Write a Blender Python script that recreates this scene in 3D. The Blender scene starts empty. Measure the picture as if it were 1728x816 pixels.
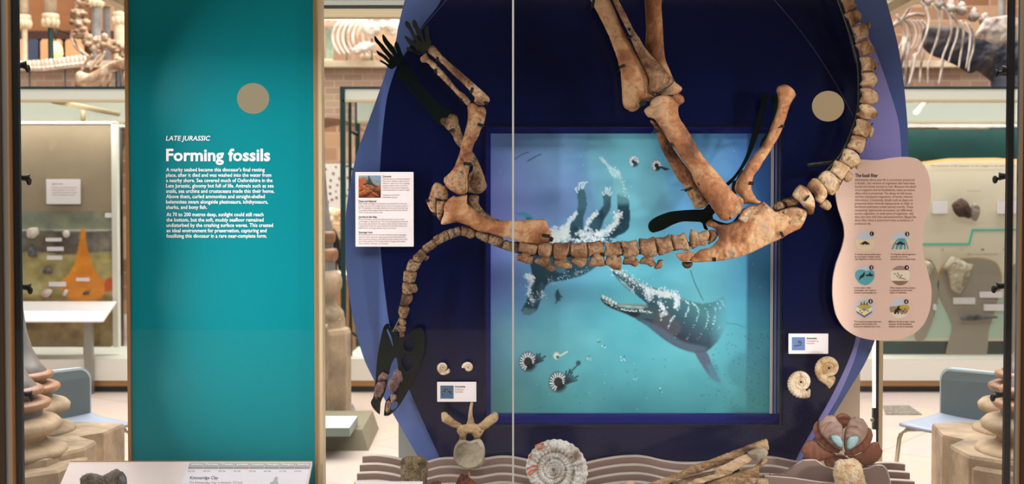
import bpy, math, random
import numpy as np
from mathutils import Vector, Matrix, noise
from mathutils.geometry import delaunay_2d_cdt, tessellate_polygon
R_ = math.radians
random.seed(7)
SC = bpy.context.scene
COL = SC.collection

# ------------------------------------------------------------ camera
F = 2000.0
CAMZ = 1.5
TH = R_(1.55)
cd = bpy.data.cameras.new('camera')
cam = bpy.data.objects.new('camera', cd); COL.objects.link(cam)
cam.location = (0, 0, CAMZ)
cam.rotation_euler = (R_(90) - TH, 0, 0)
cd.sensor_width = 36.0
cd.lens = 36.0 * F / 1728.0
cd.clip_end = 200
cd.dof.use_dof = True
cd.dof.focus_distance = 3.95
cd.dof.aperture_fstop = 4.0
SC.camera = cam

def P(px, py, Y):
    u = (px - 864) / F; v = (408 - py) / F
    dy = math.cos(TH) + v * math.sin(TH)
    dz = -math.sin(TH) + v * math.cos(TH)
    t = Y / dy
    return Vector((u * t, Y, CAMZ + dz * t))

def lin(c):
    out = []
    for v in c[:3]:
        v = v / 255.0
        out.append(v / 12.92 if v <= 0.04045 else ((v + 0.055) / 1.055) ** 2.4)
    return tuple(out) + (1.0,)

# ------------------------------------------------------------ light
SC.view_settings.view_transform = 'Standard'
SC.view_settings.look = 'None'
SC.view_settings.gamma = 1.0
SC.view_settings.exposure = 0.0
SC.view_settings.use_curve_mapping = False
w = bpy.data.worlds.new('world'); SC.world = w; w.use_nodes = True
w.node_tree.nodes['Background'].inputs[0].default_value = (1.0, 0.97, 0.93, 1)
w.node_tree.nodes['Background'].inputs[1].default_value = 0.24

def area(name, loc, rot, sx, sy, power, col=(1, 1, 1)):
    l = bpy.data.lights.new(name, 'AREA'); l.shape = 'RECTANGLE'; l.size = sx; l.size_y = sy
    l.energy = power; l.color = col
    o = bpy.data.objects.new(name, l); COL.objects.link(o)
    o.location = loc; o.rotation_euler = rot
    return o
# glazed museum roof: long rooflights over the hall in front of and behind the case
area('rooflight', (0, 12.0, 8.6), (0, 0, 0), 15, 9, 3300, (1.0, 0.97, 0.93))
area('rooflight', (0, 1.0, 8.6), (0, 0, 0), 15, 7, 480, (1.0, 0.97, 0.94))
area('rooflight', (0, 6.6, 8.6), (0, 0, 0), 15, 2.4, 560, (1.0, 0.97, 0.93))
area('rooflight', (0, -4.8, 8.4), (R_(25), 0, 0), 14, 4, 1200, (1.0, 0.98, 0.96))  # tilted area added behind the viewer for frontal fill on the case
# beams of the little black spotlights on the two front rails
for sx in (-1, 1):
    for z in (1.95, 1.58, 1.20, 0.86):
        d = Vector((-sx * 1.0, 0.36, (1.30 - z) * 0.35))
        o = area('post_spotlight_beam', (sx * 1.37, 3.47, z), d.to_track_quat('-Z', 'Y').to_euler(), 0.05, 0.05, 1.4 if sx < 0 else 1.4,
                 (1.0, 0.96, 0.93) if sx < 0 else (1.0, 0.95, 0.90))
        o.data.spread = R_(95)

# added fill lights without fixtures: brighten the far case panels and this rear header
area('far_case_fill', (-3.9, 9.78, 2.32), (R_(38), 0, 0), 3.0, 0.06, 12, (1.0, 0.96, 0.90))
area('far_case_fill', (3.9, 9.78, 2.32), (R_(38), 0, 0), 3.6, 0.06, 17, (1.0, 0.96, 0.90))
area('rear_header_fill', (0, 4.30, 2.27), (R_(105), 0, 0), 2.6, 0.03, 2.5, (1.0, 0.98, 0.94))

# ------------------------------------------------------------ helpers: tagging
def tagset(o, label=None, cat=None, group=None, kind=None):
    if label: o['label'] = label
    if cat: o['category'] = cat
    if group: o['group'] = group
    if kind: o['kind'] = kind
    return o

def thing(name, label, cat, loc=(0, 0, 0), rz=0, group=None):
    o = bpy.data.objects.new(name, None); COL.objects.link(o)
    o.location = loc; o.rotation_euler = (0, 0, rz); o.empty_display_size = 0.05
    return tagset(o, label, cat, group)

def attach(o, parent, local=False):
    if parent is not None:
        o.parent = parent
        if not local:
            # absolute coordinates under a chain of (unscaled) parents
            mw = Matrix.Identity(4); p = parent
            chain = []
            while p is not None:
                chain.append(p); p = p.parent
            for p in reversed(chain):
                mw = mw @ p.matrix_parent_inverse @ Matrix.LocRotScale(p.location, p.rotation_euler, p.scale)
            o.matrix_parent_inverse = mw.inverted()
    return o

class MB:
    def __init__(s): s.v = []; s.f = []; s.sm = []
    def add(s, vs, fs, smooth=False):
        n = len(s.v); s.v += [tuple(v) for v in vs]
        s.f += [tuple(i + n for i in f) for f in fs]; s.sm += [smooth] * len(fs); return s
    def box(s, a, b):
        x0, x1 = sorted((a[0], b[0])); y0, y1 = sorted((a[1], b[1])); z0, z1 = sorted((a[2], b[2]))
        vs = [(x, y, z) for z in (z0, z1) for y in (y0, y1) for x in (x0, x1)]
        return s.add(vs, [(0, 2, 3, 1), (4, 5, 7, 6), (0, 1, 5, 4), (2, 6, 7, 3), (1, 3, 7, 5), (0, 4, 6, 2)])
    def bbox(s, a, b, r=0.004):
        """box with chamfered vertical (y-facing) outline"""
        x0, x1 = sorted((a[0], b[0])); y0, y1 = sorted((a[1], b[1])); z0, z1 = sorted((a[2], b[2]))
        r = min(r, (x1 - x0) * .4, (z1 - z0) * .4)
        o = [(x0 + r, z0), (x1 - r, z0), (x1, z0 + r), (x1, z1 - r), (x1 - r, z1), (x0 + r, z1), (x0, z1 - r), (x0, z0 + r)]
        n = 8
        vs = [(x, y0, z) for x, z in o] + [(x, y1, z) for x, z in o]
        fs = [tuple(range(n)), tuple(range(2 * n - 1, n - 1, -1))]
        for i in range(n):
            j = (i + 1) % n; fs.append((j, i, i + n, j + n))
        return s.add(vs, fs)
    def tube(s, pts, rad, seg=8, sq=1.0, cap=True):
        pts = [Vector(p) for p in pts]; n = len(pts)
        if not hasattr(rad, '__len__'): rad = [rad] * n
        vs = []; up = Vector((0, 0, 1))
        for i, p in enumerate(pts):
            t = (pts[min(i + 1, n - 1)] - pts[max(i - 1, 0)])
            t = t.normalized() if t.length > 1e-9 else Vector((0, 0, 1))
            a = Vector((0, 1, 0)) if abs(t.y) < 0.9 else Vector((1, 0, 0))
            u = t.cross(a).normalized(); v = u.cross(t).normalized()
            for k in range(seg):
                an = 2 * math.pi * k / seg
                vs.append(p + (u * math.cos(an) + v * math.sin(an) * sq) * rad[i])
        fs = []
        for i in range(n - 1):
            for k in range(seg):
                k2 = (k + 1) % seg
                fs.append((i * seg + k, i * seg + k2, (i + 1) * seg + k2, (i + 1) * seg + k))
        if cap:
            fs.append(tuple(range(seg - 1, -1, -1))); fs.append(tuple((n - 1) * seg + k for k in range(seg)))
        return s.add(vs, fs, True)
    def lathe(s, prof, c=(0, 0, 0), seg=32, a0=0, a1=2 * math.pi):
        full = abs(a1 - a0 - 2 * math.pi) < 1e-6
        m = seg if full else seg + 1
        vs = []; fs = []
        for r, z in prof:
            for k in range(m):
                a = a0 + (a1 - a0) * k / seg
                vs.append((c[0] + r * math.cos(a), c[1] + r * math.sin(a), c[2] + z))
        for i in range(len(prof) - 1):
            for k in range(seg):
                k2 = (k + 1) % m
                fs.append((i * m + k, i * m + k2, (i + 1) * m + k2, (i + 1) * m + k))
        return s.add(vs, fs, True)
    def ell(s, c, r, nz=None, amp=0.0, seg=16, ring=10, freq=3.0):
        c = Vector(c); vs = []; fs = []
        for i in range(ring + 1):
            th = math.pi * i / ring
            for k in range(seg):
                ph = 2 * math.pi * k / seg
                d = Vector((math.sin(th) * math.cos(ph), math.sin(th) * math.sin(ph), math.cos(th)))
                q = 1 + amp * noise.fractal(d * freq + c * 5, 1.0, 2.0, 4)
                vs.append(c + Vector((d.x * r[0], d.y * r[1], d.z * r[2])) * q)
        for i in range(ring):
            for k in range(seg):
                k2 = (k + 1) % seg
                fs.append((i * seg + k, (i + 1) * seg + k, (i + 1) * seg + k2, i * seg + k2))
        return s.add(vs, fs, True)
    def make(s, name, m, parent=None, local=False, label=None, cat=None, group=None, kind=None):
        me = bpy.data.meshes.new(name); me.from_pydata(s.v, [], s.f); 
        me.polygons.foreach_set('use_smooth', s.sm if len(s.sm) == len(me.polygons) else [False] * len(me.polygons))
        me.materials.append(m); me.update()
        o = bpy.data.objects.new(name, me); COL.objects.link(o)
        attach(o, parent, local)
        return tagset(o, label, cat, group, kind)

def struct(name, mb, m):
    return mb.make(name, m, kind='structure')

def copy_tree(o, parent=None):
    c = o.copy(); COL.objects.link(c)
    if parent is not None: c.parent = parent
    for ch in list(o.children): copy_tree(ch, c)
    return c

# ------------------------------------------------------------ materials
def newmat(name):
    m = bpy.data.materials.new(name); m.use_nodes = True
    nt = m.node_tree; return m, nt, nt.nodes['Principled BSDF']

def flat(name, c, rough=0.5, metal=0.0, spec=0.5, emit=None, es=0.0, coat=0.0, var=0.0, vscale=8.0, bump=0.0, bscale=60.0, var2=None):
    m, nt, b = newmat(name)
    b.inputs['Base Color'].default_value = lin(c); b.inputs['Roughness'].default_value = rough
    b.inputs['Metallic'].default_value = metal; b.inputs['Specular IOR Level'].default_value = spec
    b.inputs['Coat Weight'].default_value = coat; b.inputs['Coat Roughness'].default_value = 0.05
    if emit:
        b.inputs['Emission Color'].default_value = lin(emit); b.inputs['Emission Strength'].default_value = es
    if var or bump:
        tc = nt.nodes.new('ShaderNodeTexCoord')
    if var:
        n = nt.nodes.new('ShaderNodeTexNoise'); n.inputs['Scale'].default_value = vscale; n.inputs['Detail'].default_value = 8
        n.inputs['Roughness'].default_value = 0.65
        nt.links.new(tc.outputs['Object'], n.inputs['Vector'])
        r = nt.nodes.new('ShaderNodeValToRGB')
        k0 = tuple(max(0, x * (1 - var)) for x in c) if var2 is None else var2
        k1 = tuple(min(255, x * (1 + var * .6)) for x in c)
        r.color_ramp.elements[0].color = lin(k0); r.color_ramp.elements[1].color = lin(k1)
        r.color_ramp.elements[0].position = 0.35; r.color_ramp.elements[1].position = 0.68
        nt.links.new(n.outputs['Fac'], r.inputs['Fac']); nt.links.new(r.outputs['Color'], b.inputs['Base Color'])
    if bump:
        n2 = nt.nodes.new('ShaderNodeTexNoise'); n2.inputs['Scale'].default_value = bscale; n2.inputs['Detail'].default_value = 6
        nt.links.new(tc.outputs['Object'], n2.inputs['Vector'])
        bp = nt.nodes.new('ShaderNodeBump'); bp.inputs['Strength'].default_value = bump; bp.inputs['Distance'].default_value = 0.01
        nt.links.new(n2.outputs['Fac'], bp.inputs['Height']); nt.links.new(bp.outputs['Normal'], b.inputs['Normal'])
    return m

def bonemat(name, cols, pos, scale=9.0, bump=0.6, rough=0.62, speck=(70, 45, 28), sp=0.36, stretch=(1, 1, 1)):
    """mottled fossil bone: colour bands of noise, dark pits, fine bump"""
    m, nt, b = newmat(name); L = nt.links
    tc = nt.nodes.new('ShaderNodeTexCoord'); oi = nt.nodes.new('ShaderNodeObjectInfo')
    mul = nt.nodes.new('ShaderNodeMath'); mul.operation = 'MULTIPLY'; mul.inputs[1].default_value = 20
    L.new(oi.outputs['Random'], mul.inputs[0])
    ad = nt.nodes.new('ShaderNodeVectorMath'); ad.operation = 'ADD'
    L.new(tc.outputs['Object'], ad.inputs[0]); L.new(mul.outputs[0], ad.inputs[1])
    sc = nt.nodes.new('ShaderNodeVectorMath'); sc.operation = 'MULTIPLY'; sc.inputs[1].default_value = stretch
    L.new(ad.outputs[0], sc.inputs[0])
    n = nt.nodes.new('ShaderNodeTexNoise'); n.inputs['Scale'].default_value = scale; n.inputs['Detail'].default_value = 9
    n.inputs['Roughness'].default_value = 0.62; n.inputs['Distortion'].default_value = 0.5
    L.new(sc.outputs[0], n.inputs['Vector'])
    r = nt.nodes.new('ShaderNodeValToRGB'); e = r.color_ramp.elements
    e[0].position = pos[0]; e[0].color = lin(cols[0]); e[1].position = pos[-1]; e[1].color = lin(cols[-1])
    for c, p in list(zip(cols, pos))[1:-1]:
        k = e.new(p); k.color = lin(c)
    L.new(n.outputs['Fac'], r.inputs['Fac'])
    n2 = nt.nodes.new('ShaderNodeTexNoise'); n2.inputs['Scale'].default_value = scale * 7; n2.inputs['Detail'].default_value = 6
    n2.inputs['Roughness'].default_value = 0.7
    L.new(sc.outputs[0], n2.inputs['Vector'])
    r2 = nt.nodes.new('ShaderNodeValToRGB'); r2.color_ramp.elements[0].position = sp - 0.06; r2.color_ramp.elements[1].position = sp + 0.09
    L.new(n2.outputs['Fac'], r2.inputs['Fac'])
    mx = nt.nodes.new('ShaderNodeMix'); mx.data_type = 'RGBA'
    mx.inputs[6].default_value = lin(speck); L.new(r2.outputs['Color'], mx.inputs[0]); L.new(r.outputs['Color'], mx.inputs[7])
    L.new(mx.outputs[2], b.inputs['Base Color'])
    bp = nt.nodes.new('ShaderNodeBump'); bp.inputs['Strength'].default_value = bump; bp.inputs['Distance'].default_value = 0.006
    L.new(n2.outputs['Fac'], bp.inputs['Height'])
    n3 = nt.nodes.new('ShaderNodeTexNoise'); n3.inputs['Scale'].default_value = scale * 2.6; n3.inputs['Detail'].default_value = 4; L.new(sc.outputs[0], n3.inputs['Vector'])
    bq = nt.nodes.new('ShaderNodeBump'); bq.inputs['Strength'].default_value = min(1, bump * .9); bq.inputs['Distance'].default_value = 0.016
    L.new(n3.outputs['Fac'], bq.inputs['Height']); L.new(bq.outputs['Normal'], bp.inputs['Normal']); L.new(bp.outputs['Normal'], b.inputs['Normal'])
    b.inputs['Roughness'].default_value = rough; b.inputs['Specular IOR Level'].default_value = 0.35
    return m

def glassmat(name, tint=(1, 1, 1), k=0.7, rough=0.01):
    m = bpy.data.materials.new(name); m.use_nodes = True; nt = m.node_tree; nt.nodes.clear(); L = nt.links
    o = nt.nodes.new('ShaderNodeOutputMaterial'); mx = nt.nodes.new('ShaderNodeMixShader')
    t = nt.nodes.new('ShaderNodeBsdfTransparent'); t.inputs[0].default_value = tuple(tint) + (1,)
    g = nt.nodes.new('ShaderNodeBsdfGlossy'); g.inputs['Roughness'].default_value = rough
    fr = nt.nodes.new('ShaderNodeFresnel'); fr.inputs['IOR'].default_value = 1.45
    mu = nt.nodes.new('ShaderNodeMath'); mu.operation = 'MULTIPLY'; mu.inputs[1].default_value = k
    L.new(fr.outputs[0], mu.inputs[0]); L.new(mu.outputs[0], mx.inputs[0])
    L.new(t.outputs[0], mx.inputs[1]); L.new(g.outputs[0], mx.inputs[2]); L.new(mx.outputs[0], o.inputs[0])
    return m

def vcolmat(name, rough=0.35, spec=0.4, emit=0.0):
    m, nt, b = newmat(name)
    a = nt.nodes.new('ShaderNodeVertexColor'); a.layer_name = 'Col'
    nt.links.new(a.outputs['Color'], b.inputs['Base Color'])
    b.inputs['Roughness'].default_value = rough; b.inputs['Specular IOR Level'].default_value = spec
    if emit:
        nt.links.new(a.outputs['Color'], b.inputs['Emission Color']); b.inputs['Emission Strength'].default_value = emit
    return m

M = {}
M['navy'] = flat('navy_print', (9, 15, 50), 0.14, spec=0.32)
M['midblue'] = flat('mid_blue_print', (150, 146, 214), 0.25, spec=0.5)  # lightened to carry the lavender reflection at the right in its colour
M['outerblue'] = flat('outer_blue_print', (84, 104, 160), 0.22, spec=0.5)
M['frameblue'] = flat('frame_blue', (24, 32, 108), 0.2, spec=0.5)
M['framedark'] = flat('frame_dark_blue', (6, 7, 34), 0.2, spec=0.5)
M['brass'] = flat('brushed_brass', (176, 132, 88), 0.42, metal=0.55)
M['alu'] = flat('champagne_aluminium', (204, 182, 146), 0.45, metal=0.3)
M['steel'] = flat('grey_steel', (150, 150, 142), 0.35, metal=0.7)
M['black'] = flat('black_metal', (9, 10, 10), 0.4)
M['blackplate'] = flat('black_green_acrylic', (2, 14, 10), 0.25, spec=0.35)
M['teal'] = flat('teal_panel_print', (0, 122, 132), 0.4, spec=0.12)
M['white'] = flat('white_card', (232, 222, 224), 0.6)
M['whitetext'] = flat('white_lettering', (250, 244, 246), 0.6)
M['ink'] = flat('black_ink', (28, 24, 26), 0.6)
M['greyink'] = flat('grey_brown_ink', (140, 112, 100), 0.6)
M['brownink'] = flat('brown_ink', (150, 96, 66), 0.6)
M['darkbrownink'] = flat('dark_brown_ink', (96, 62, 48), 0.6)
M['pink'] = flat('pale_pink_panel', (240, 204, 186), 0.55)
M['taupe'] = flat('taupe_board', (138, 112, 102), 0.55, var=0.05, vscale=3)
M['lilac'] = flat('lilac_white_print', (226, 218, 226), 0.5)
M['pinkwhite'] = flat('pinkish_print', (226, 208, 204), 0.5)
M['glass'] = glassmat('case_glass', (0.985, 0.99, 0.985), 0.36)
M['glassfar'] = glassmat('far_case_glass', (0.96, 0.975, 0.965), 0.8)
M['legbone'] = bonemat('brown_leg_bone', [(74, 42, 24), (132, 82, 48), (160, 106, 68), (186, 146, 106), (142, 124, 110)], [0.33, 0.43, 0.50, 0.58, 0.68], 8, 0.6, speck=(92, 54, 34), sp=0.33)
M['armbone'] = bonemat('mottled_arm_bone', [(80, 44, 28), (134, 80, 48), (164, 114, 76), (190, 150, 110), (112, 98, 92)], [0.32, 0.42, 0.5, 0.58, 0.70], 13, 1.0, sp=0.40)
M['tanbone'] = bonemat('tan_tail_bone', [(92, 58, 36), (150, 108, 74), (176, 142, 106), (206, 176, 140), (142, 126, 114)], [0.34, 0.43, 0.5, 0.58, 0.68], 14, 0.8, speck=(92, 64, 44), sp=0.37)
M['backbone'] = bonemat('brown_back_bone', [(72, 46, 32), (124, 84, 56), (150, 112, 80), (176, 140, 106), (104, 90, 82)], [0.32, 0.42, 0.5, 0.6, 0.72], 16, 1.0, sp=0.38)
M['neckbone'] = bonemat('crusty_neck_bone', [(60, 42, 34), (116, 80, 52), (160, 122, 84), (186, 152, 116), (82, 80, 84)], [0.34, 0.42, 0.5, 0.58, 0.68], 22, 1.5, sp=0.42)
M['jawbone'] = bonemat('purple_brown_jaw', [(62, 42, 44), (118, 86, 82), (146, 112, 104), (186, 146, 116), (90, 74, 80)], [0.3, 0.42, 0.52, 0.64, 0.78], 22, 1.2, sp=0.39, speck=(48, 34, 36))

# ------------------------------------------------------------ outline tools
def zz(ox, oy, s=8.0):
    def f(*a): return [(ox + a[i] / s, oy + a[i + 1] / s) for i in range(0, len(a), 2)]
    return f

def crom(pts, closed=True, step=1.2):
    n = len(pts); out = []
    rng = range(n) if closed else range(n - 1)
    for i in rng:
        if closed: p0, p1, p2, p3 = (pts[(i + k) % n] for k in (-1, 0, 1, 2))
        else: p0, p1, p2, p3 = pts[max(i - 1, 0)], pts[i], pts[i + 1], pts[min(i + 2, n - 1)]
        d = math.hypot(p2[0] - p1[0], p2[1] - p1[1]); m = max(1, int(round(d / step)))
        # centripetal-ish tension to avoid overshoot
        for k in range(m):
            t = k / m; t2 = t * t; t3 = t2 * t; a = 0.42
            h = (2 * t3 - 3 * t2 + 1, t3 - 2 * t2 + t, -2 * t3 + 3 * t2, t3 - t2)
            l1 = math.hypot(p1[0] - p0[0], p1[1] - p0[1]) + 1e-6; l3 = math.hypot(p3[0] - p2[0], p3[1] - p2[1]) + 1e-6
            out.append(tuple(h[0] * p1[c] + h[1] * a * min((p2[c] - p0[c]), 1e9) * min(1, 2 * d / (l1 + d)) +
                             h[2] * p2[c] + h[3] * a * (p3[c] - p1[c]) * min(1, 2 * d / (l3 + d)) for c in (0, 1)))
    if not closed: out.append(tuple(pts[-1]))
    return out

def inside(poly, X, Yy):
    p = np.array(poly); res = np.zeros(X.shape, bool); n = len(p)
    x0, y0 = p[:, 0], p[:, 1]; x1, y1 = np.roll(x0, -1), np.roll(y0, -1)
    for i in range(n):
        if y0[i] == y1[i]: continue
        c = ((y0[i] > Yy) != (y1[i] > Yy))
        xi = (x1[i] - x0[i]) * (Yy - y0[i]) / (y1[i] - y0[i]) + x0[i]
        res ^= (c & (X < xi))
    return res

def inflate(mb, pts, Y, k=1.0, kb=None, cell=1.6, amp=0.6, freq=0.12, rough_edge=0.0, cap=None, smooth=True, detail=None, seed=0.0, conv=None):
    """a solid whose silhouette is the outline, rounded towards and away from the viewer like the real bone"""
    if kb is None: kb = k
    o = crom(pts, True, cell) if smooth else densify(pts, cell)
    if rough_edge:
        o = [(x + rough_edge * noise.noise(Vector((x * .35, y * .35, seed + 3))), y + rough_edge * noise.noise(Vector((x * .35, y * .35, seed + 9)))) for x, y in o]
    ox = np.array(o); x0, y0 = ox.min(0) - cell * 2; x1, y1 = ox.max(0) + cell * 2
    nx = int((x1 - x0) / cell) + 1; ny = int((y1 - y0) / cell) + 1
    gx = x0 + cell * np.arange(nx); gy = y0 + cell * np.arange(ny); X, YY = np.meshgrid(gx, gy)
    m = inside(o, X, YY)
    u = np.zeros((ny, nx)); w_ = 1.85
    ii, jj = np.indices((ny, nx)); red = m & ((ii + jj) % 2 == 0); blk = m & ((ii + jj) % 2 == 1)
    red[0] = red[-1] = blk[0] = blk[-1] = False; red[:, 0] = red[:, -1] = blk[:, 0] = blk[:, -1] = False
    its = int(40 + max(nx, ny) * 1.2)
    q = 2 * cell * cell
    for it in range(min(its, 220)):
        for mk in (red, blk):
            nb = np.zeros_like(u); nb[1:-1, 1:-1] = u[:-2, 1:-1] + u[2:, 1:-1] + u[1:-1, :-2] + u[1:-1, 2:]
            u = np.where(mk, u + w_ * ((nb + q) / 4 - u), u)
    h = np.sqrt(np.maximum(u, 0))
    if cap: h = cap * np.tanh(h / cap)
    er = m.copy()
    er[1:-1, 1:-1] &= m[:-2, 1:-1] & m[2:, 1:-1] & m[1:-1, :-2] & m[1:-1, 2:]
    idx = np.argwhere(er)
    n0 = len(o)
    co = [Vector(p) for p in o] + [Vector((gx[j], gy[i])) for i, j in idx]
    hv = [0.0] * n0 + [float(h[i, j]) for i, j in idx]
    ed = [(i, (i + 1) % n0) for i in range(n0)]
    r = delaunay_2d_cdt(co, ed, [], 1, 1e-4)
    vs2, fs, ov = r[0], r[2], r[3]
    sc = Y / F
    front = []; back = []; bnd = []
    for i, v in enumerate(vs2):
        src = ov[i]; hh = hv[src[0]] if src else 0.0
        isb = (not src) or min(src) < n0
        if isb: hh = 0.0
        nz = 0.0
        if hh > 0:
            nz = amp * noise.fractal(Vector((v.x * freq, v.y * freq, seed)), 1.0, 2.0, 4) * min(1, hh / 3)
            if detail: nz += detail(v.x, v.y) * min(1, hh / 3)
            if conv: hh = conv(v.x, v.y, hh)
        front.append(P(v.x, v.y, Y) - Vector((0, (hh * k + nz) * sc, 0)))
        back.append(P(v.x, v.y, Y) + Vector((0, hh * kb * sc, 0)))
        bnd.append(isb)
    vs = list(front); mp = {}
    for i, b in enumerate(back):
        if bnd[i]: mp[i] = i
        else: mp[i] = len(vs); vs.append(b)
    faces = []
    for f in fs:
        a = front[f[1]] - front[f[0]]; b = front[f[2]] - front[f[0]]
        ff = tuple(f) if a.cross(b).y < 0 else tuple(reversed(f))
        faces.append(ff); faces.append(tuple(mp[i] for i in reversed(ff)))
    mb.add(vs, [f for f in faces if len(set(f)) > 2], True)
    return mb

def densify(pts, step):
    out = []; n = len(pts)
    for i in range(n):
        a, b = pts[i], pts[(i + 1) % n]; d = math.hypot(b[0] - a[0], b[1] - a[1]); m = max(1, int(d / step))
        out += [(a[0] + (b[0] - a[0]) * k / m, a[1] + (b[1] - a[1]) * k / m) for k in range(m)]
    return out

def plate(mb, pts, Y, t=0.004, holes=(), hsmooth=True, smooth=True, step=2.0, fn=None, bend=None):
    """flat cut sheet of thickness t with its front at distance Y"""
    fn = fn or (lambda x, y: P(x, y, Y))
    rings = [crom(pts, True, step) if smooth else list(pts)] + [crom(h, True, step) if (smooth and hsmooth) else list(h) for h in holes]
    co = []; ed = []
    for r in rings:
        n = len(co); co += [Vector(p) for p in r]; ed += [(n + i, n + (i + 1) % len(r)) for i in range(len(r))]
    r = delaunay_2d_cdt(co, ed, [], 0, 1e-4)
    v2, f2 = r[0], r[2]
    cx_ = np.array([[sum(v2[i][c] for i in f) / 3 for c in (0, 1)] for f in f2])
    keep = inside(rings[0], cx_[:, 0], cx_[:, 1])
    for h in rings[1:]: keep &= ~inside(h, cx_[:, 0], cx_[:, 1])
    f2 = [f for f, k_ in zip(f2, keep) if k_]
    base = [fn(v.x, v.y) for v in v2]
    bf = bend or (lambda x, y: 0.0)
    fr = [b + Vector((0, bf(v.x, v.y), 0)) for b, v in zip(base, v2)]
    nn = Vector((0, 1, 0))
    if fn and len(base) > 2:
        pass
    bk = [b + nn * t for b in fr]; n = len(fr)
    faces = []; cnt = {}
    for f in f2:
        a = fr[f[1]] - fr[f[0]]; b = fr[f[2]] - fr[f[0]]
        ff = tuple(f) if a.cross(b).y < 0 else tuple(reversed(f))
        faces.append(ff); faces.append(tuple(i + n for i in reversed(ff)))
        for i in range(len(ff)):
            e = (ff[i], ff[(i + 1) % len(ff)]); cnt[e] = 1
    for (a, b) in cnt:
        if (b, a) not in cnt: faces.append((b, a, a + n, b + n))
    mb.add(fr + bk, faces); return mb

def slab(mb, pts, Y0, Y1, smooth=False, step=3.0):
    """px outline seen at Y0, extruded straight back in the world to Y1"""
    return plate(mb, pts, Y0, Y1 - Y0, smooth=smooth, step=step)

# ------------------------------------------------------------ lettering
_tc = {}
def text2d(s, x0, x1, yb, size, bold=0.0, shear=0.0):
    """flat letters in photo pixel space: left x0, right x1 (or None), baseline yb, em size in px"""
    cu = bpy.data.curves.new('t', 'FONT'); cu.body = s; cu.size = 1.0; cu.offset = bold * 0.6; cu.shear = shear; cu.resolution_u = 2
    o = bpy.data.objects.new('t', cu)
    COL.objects.link(o)
    dg = bpy.context.evaluated_depsgraph_get()
    me = bpy.data.meshes.new_from_object(o.evaluated_get(dg))
    vs = [(v.co.x, v.co.y) for v in me.vertices]; fs = [tuple(p.vertices) for p in me.polygons]
    bpy.data.objects.remove(o); bpy.data.meshes.remove(me); bpy.data.curves.remove(cu)
    if not vs: return [], []
    mn = min(v[0] for v in vs); mxx = max(v[0] for v in vs)
    sx = size if x1 is None else (x1 - x0) / max(1e-6, mxx - mn)
    return [(x0 + (x - mn) * sx, yb - y * size) for x, y in vs], fs

def lettering(name, items, fn, mat, parent, off=0.0006, kind=None):
    mb = MB()
    for it in items:
        v, f = text2d(*it)
        vs = [fn(x, y) - Vector((0, off, 0)) for x, y in v]
        if not vs: continue
        mb.add(vs, f)
    o = mb.make(name, mat, parent)
    return o

def at(Y): return lambda x, y: P(x, y, Y)

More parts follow.
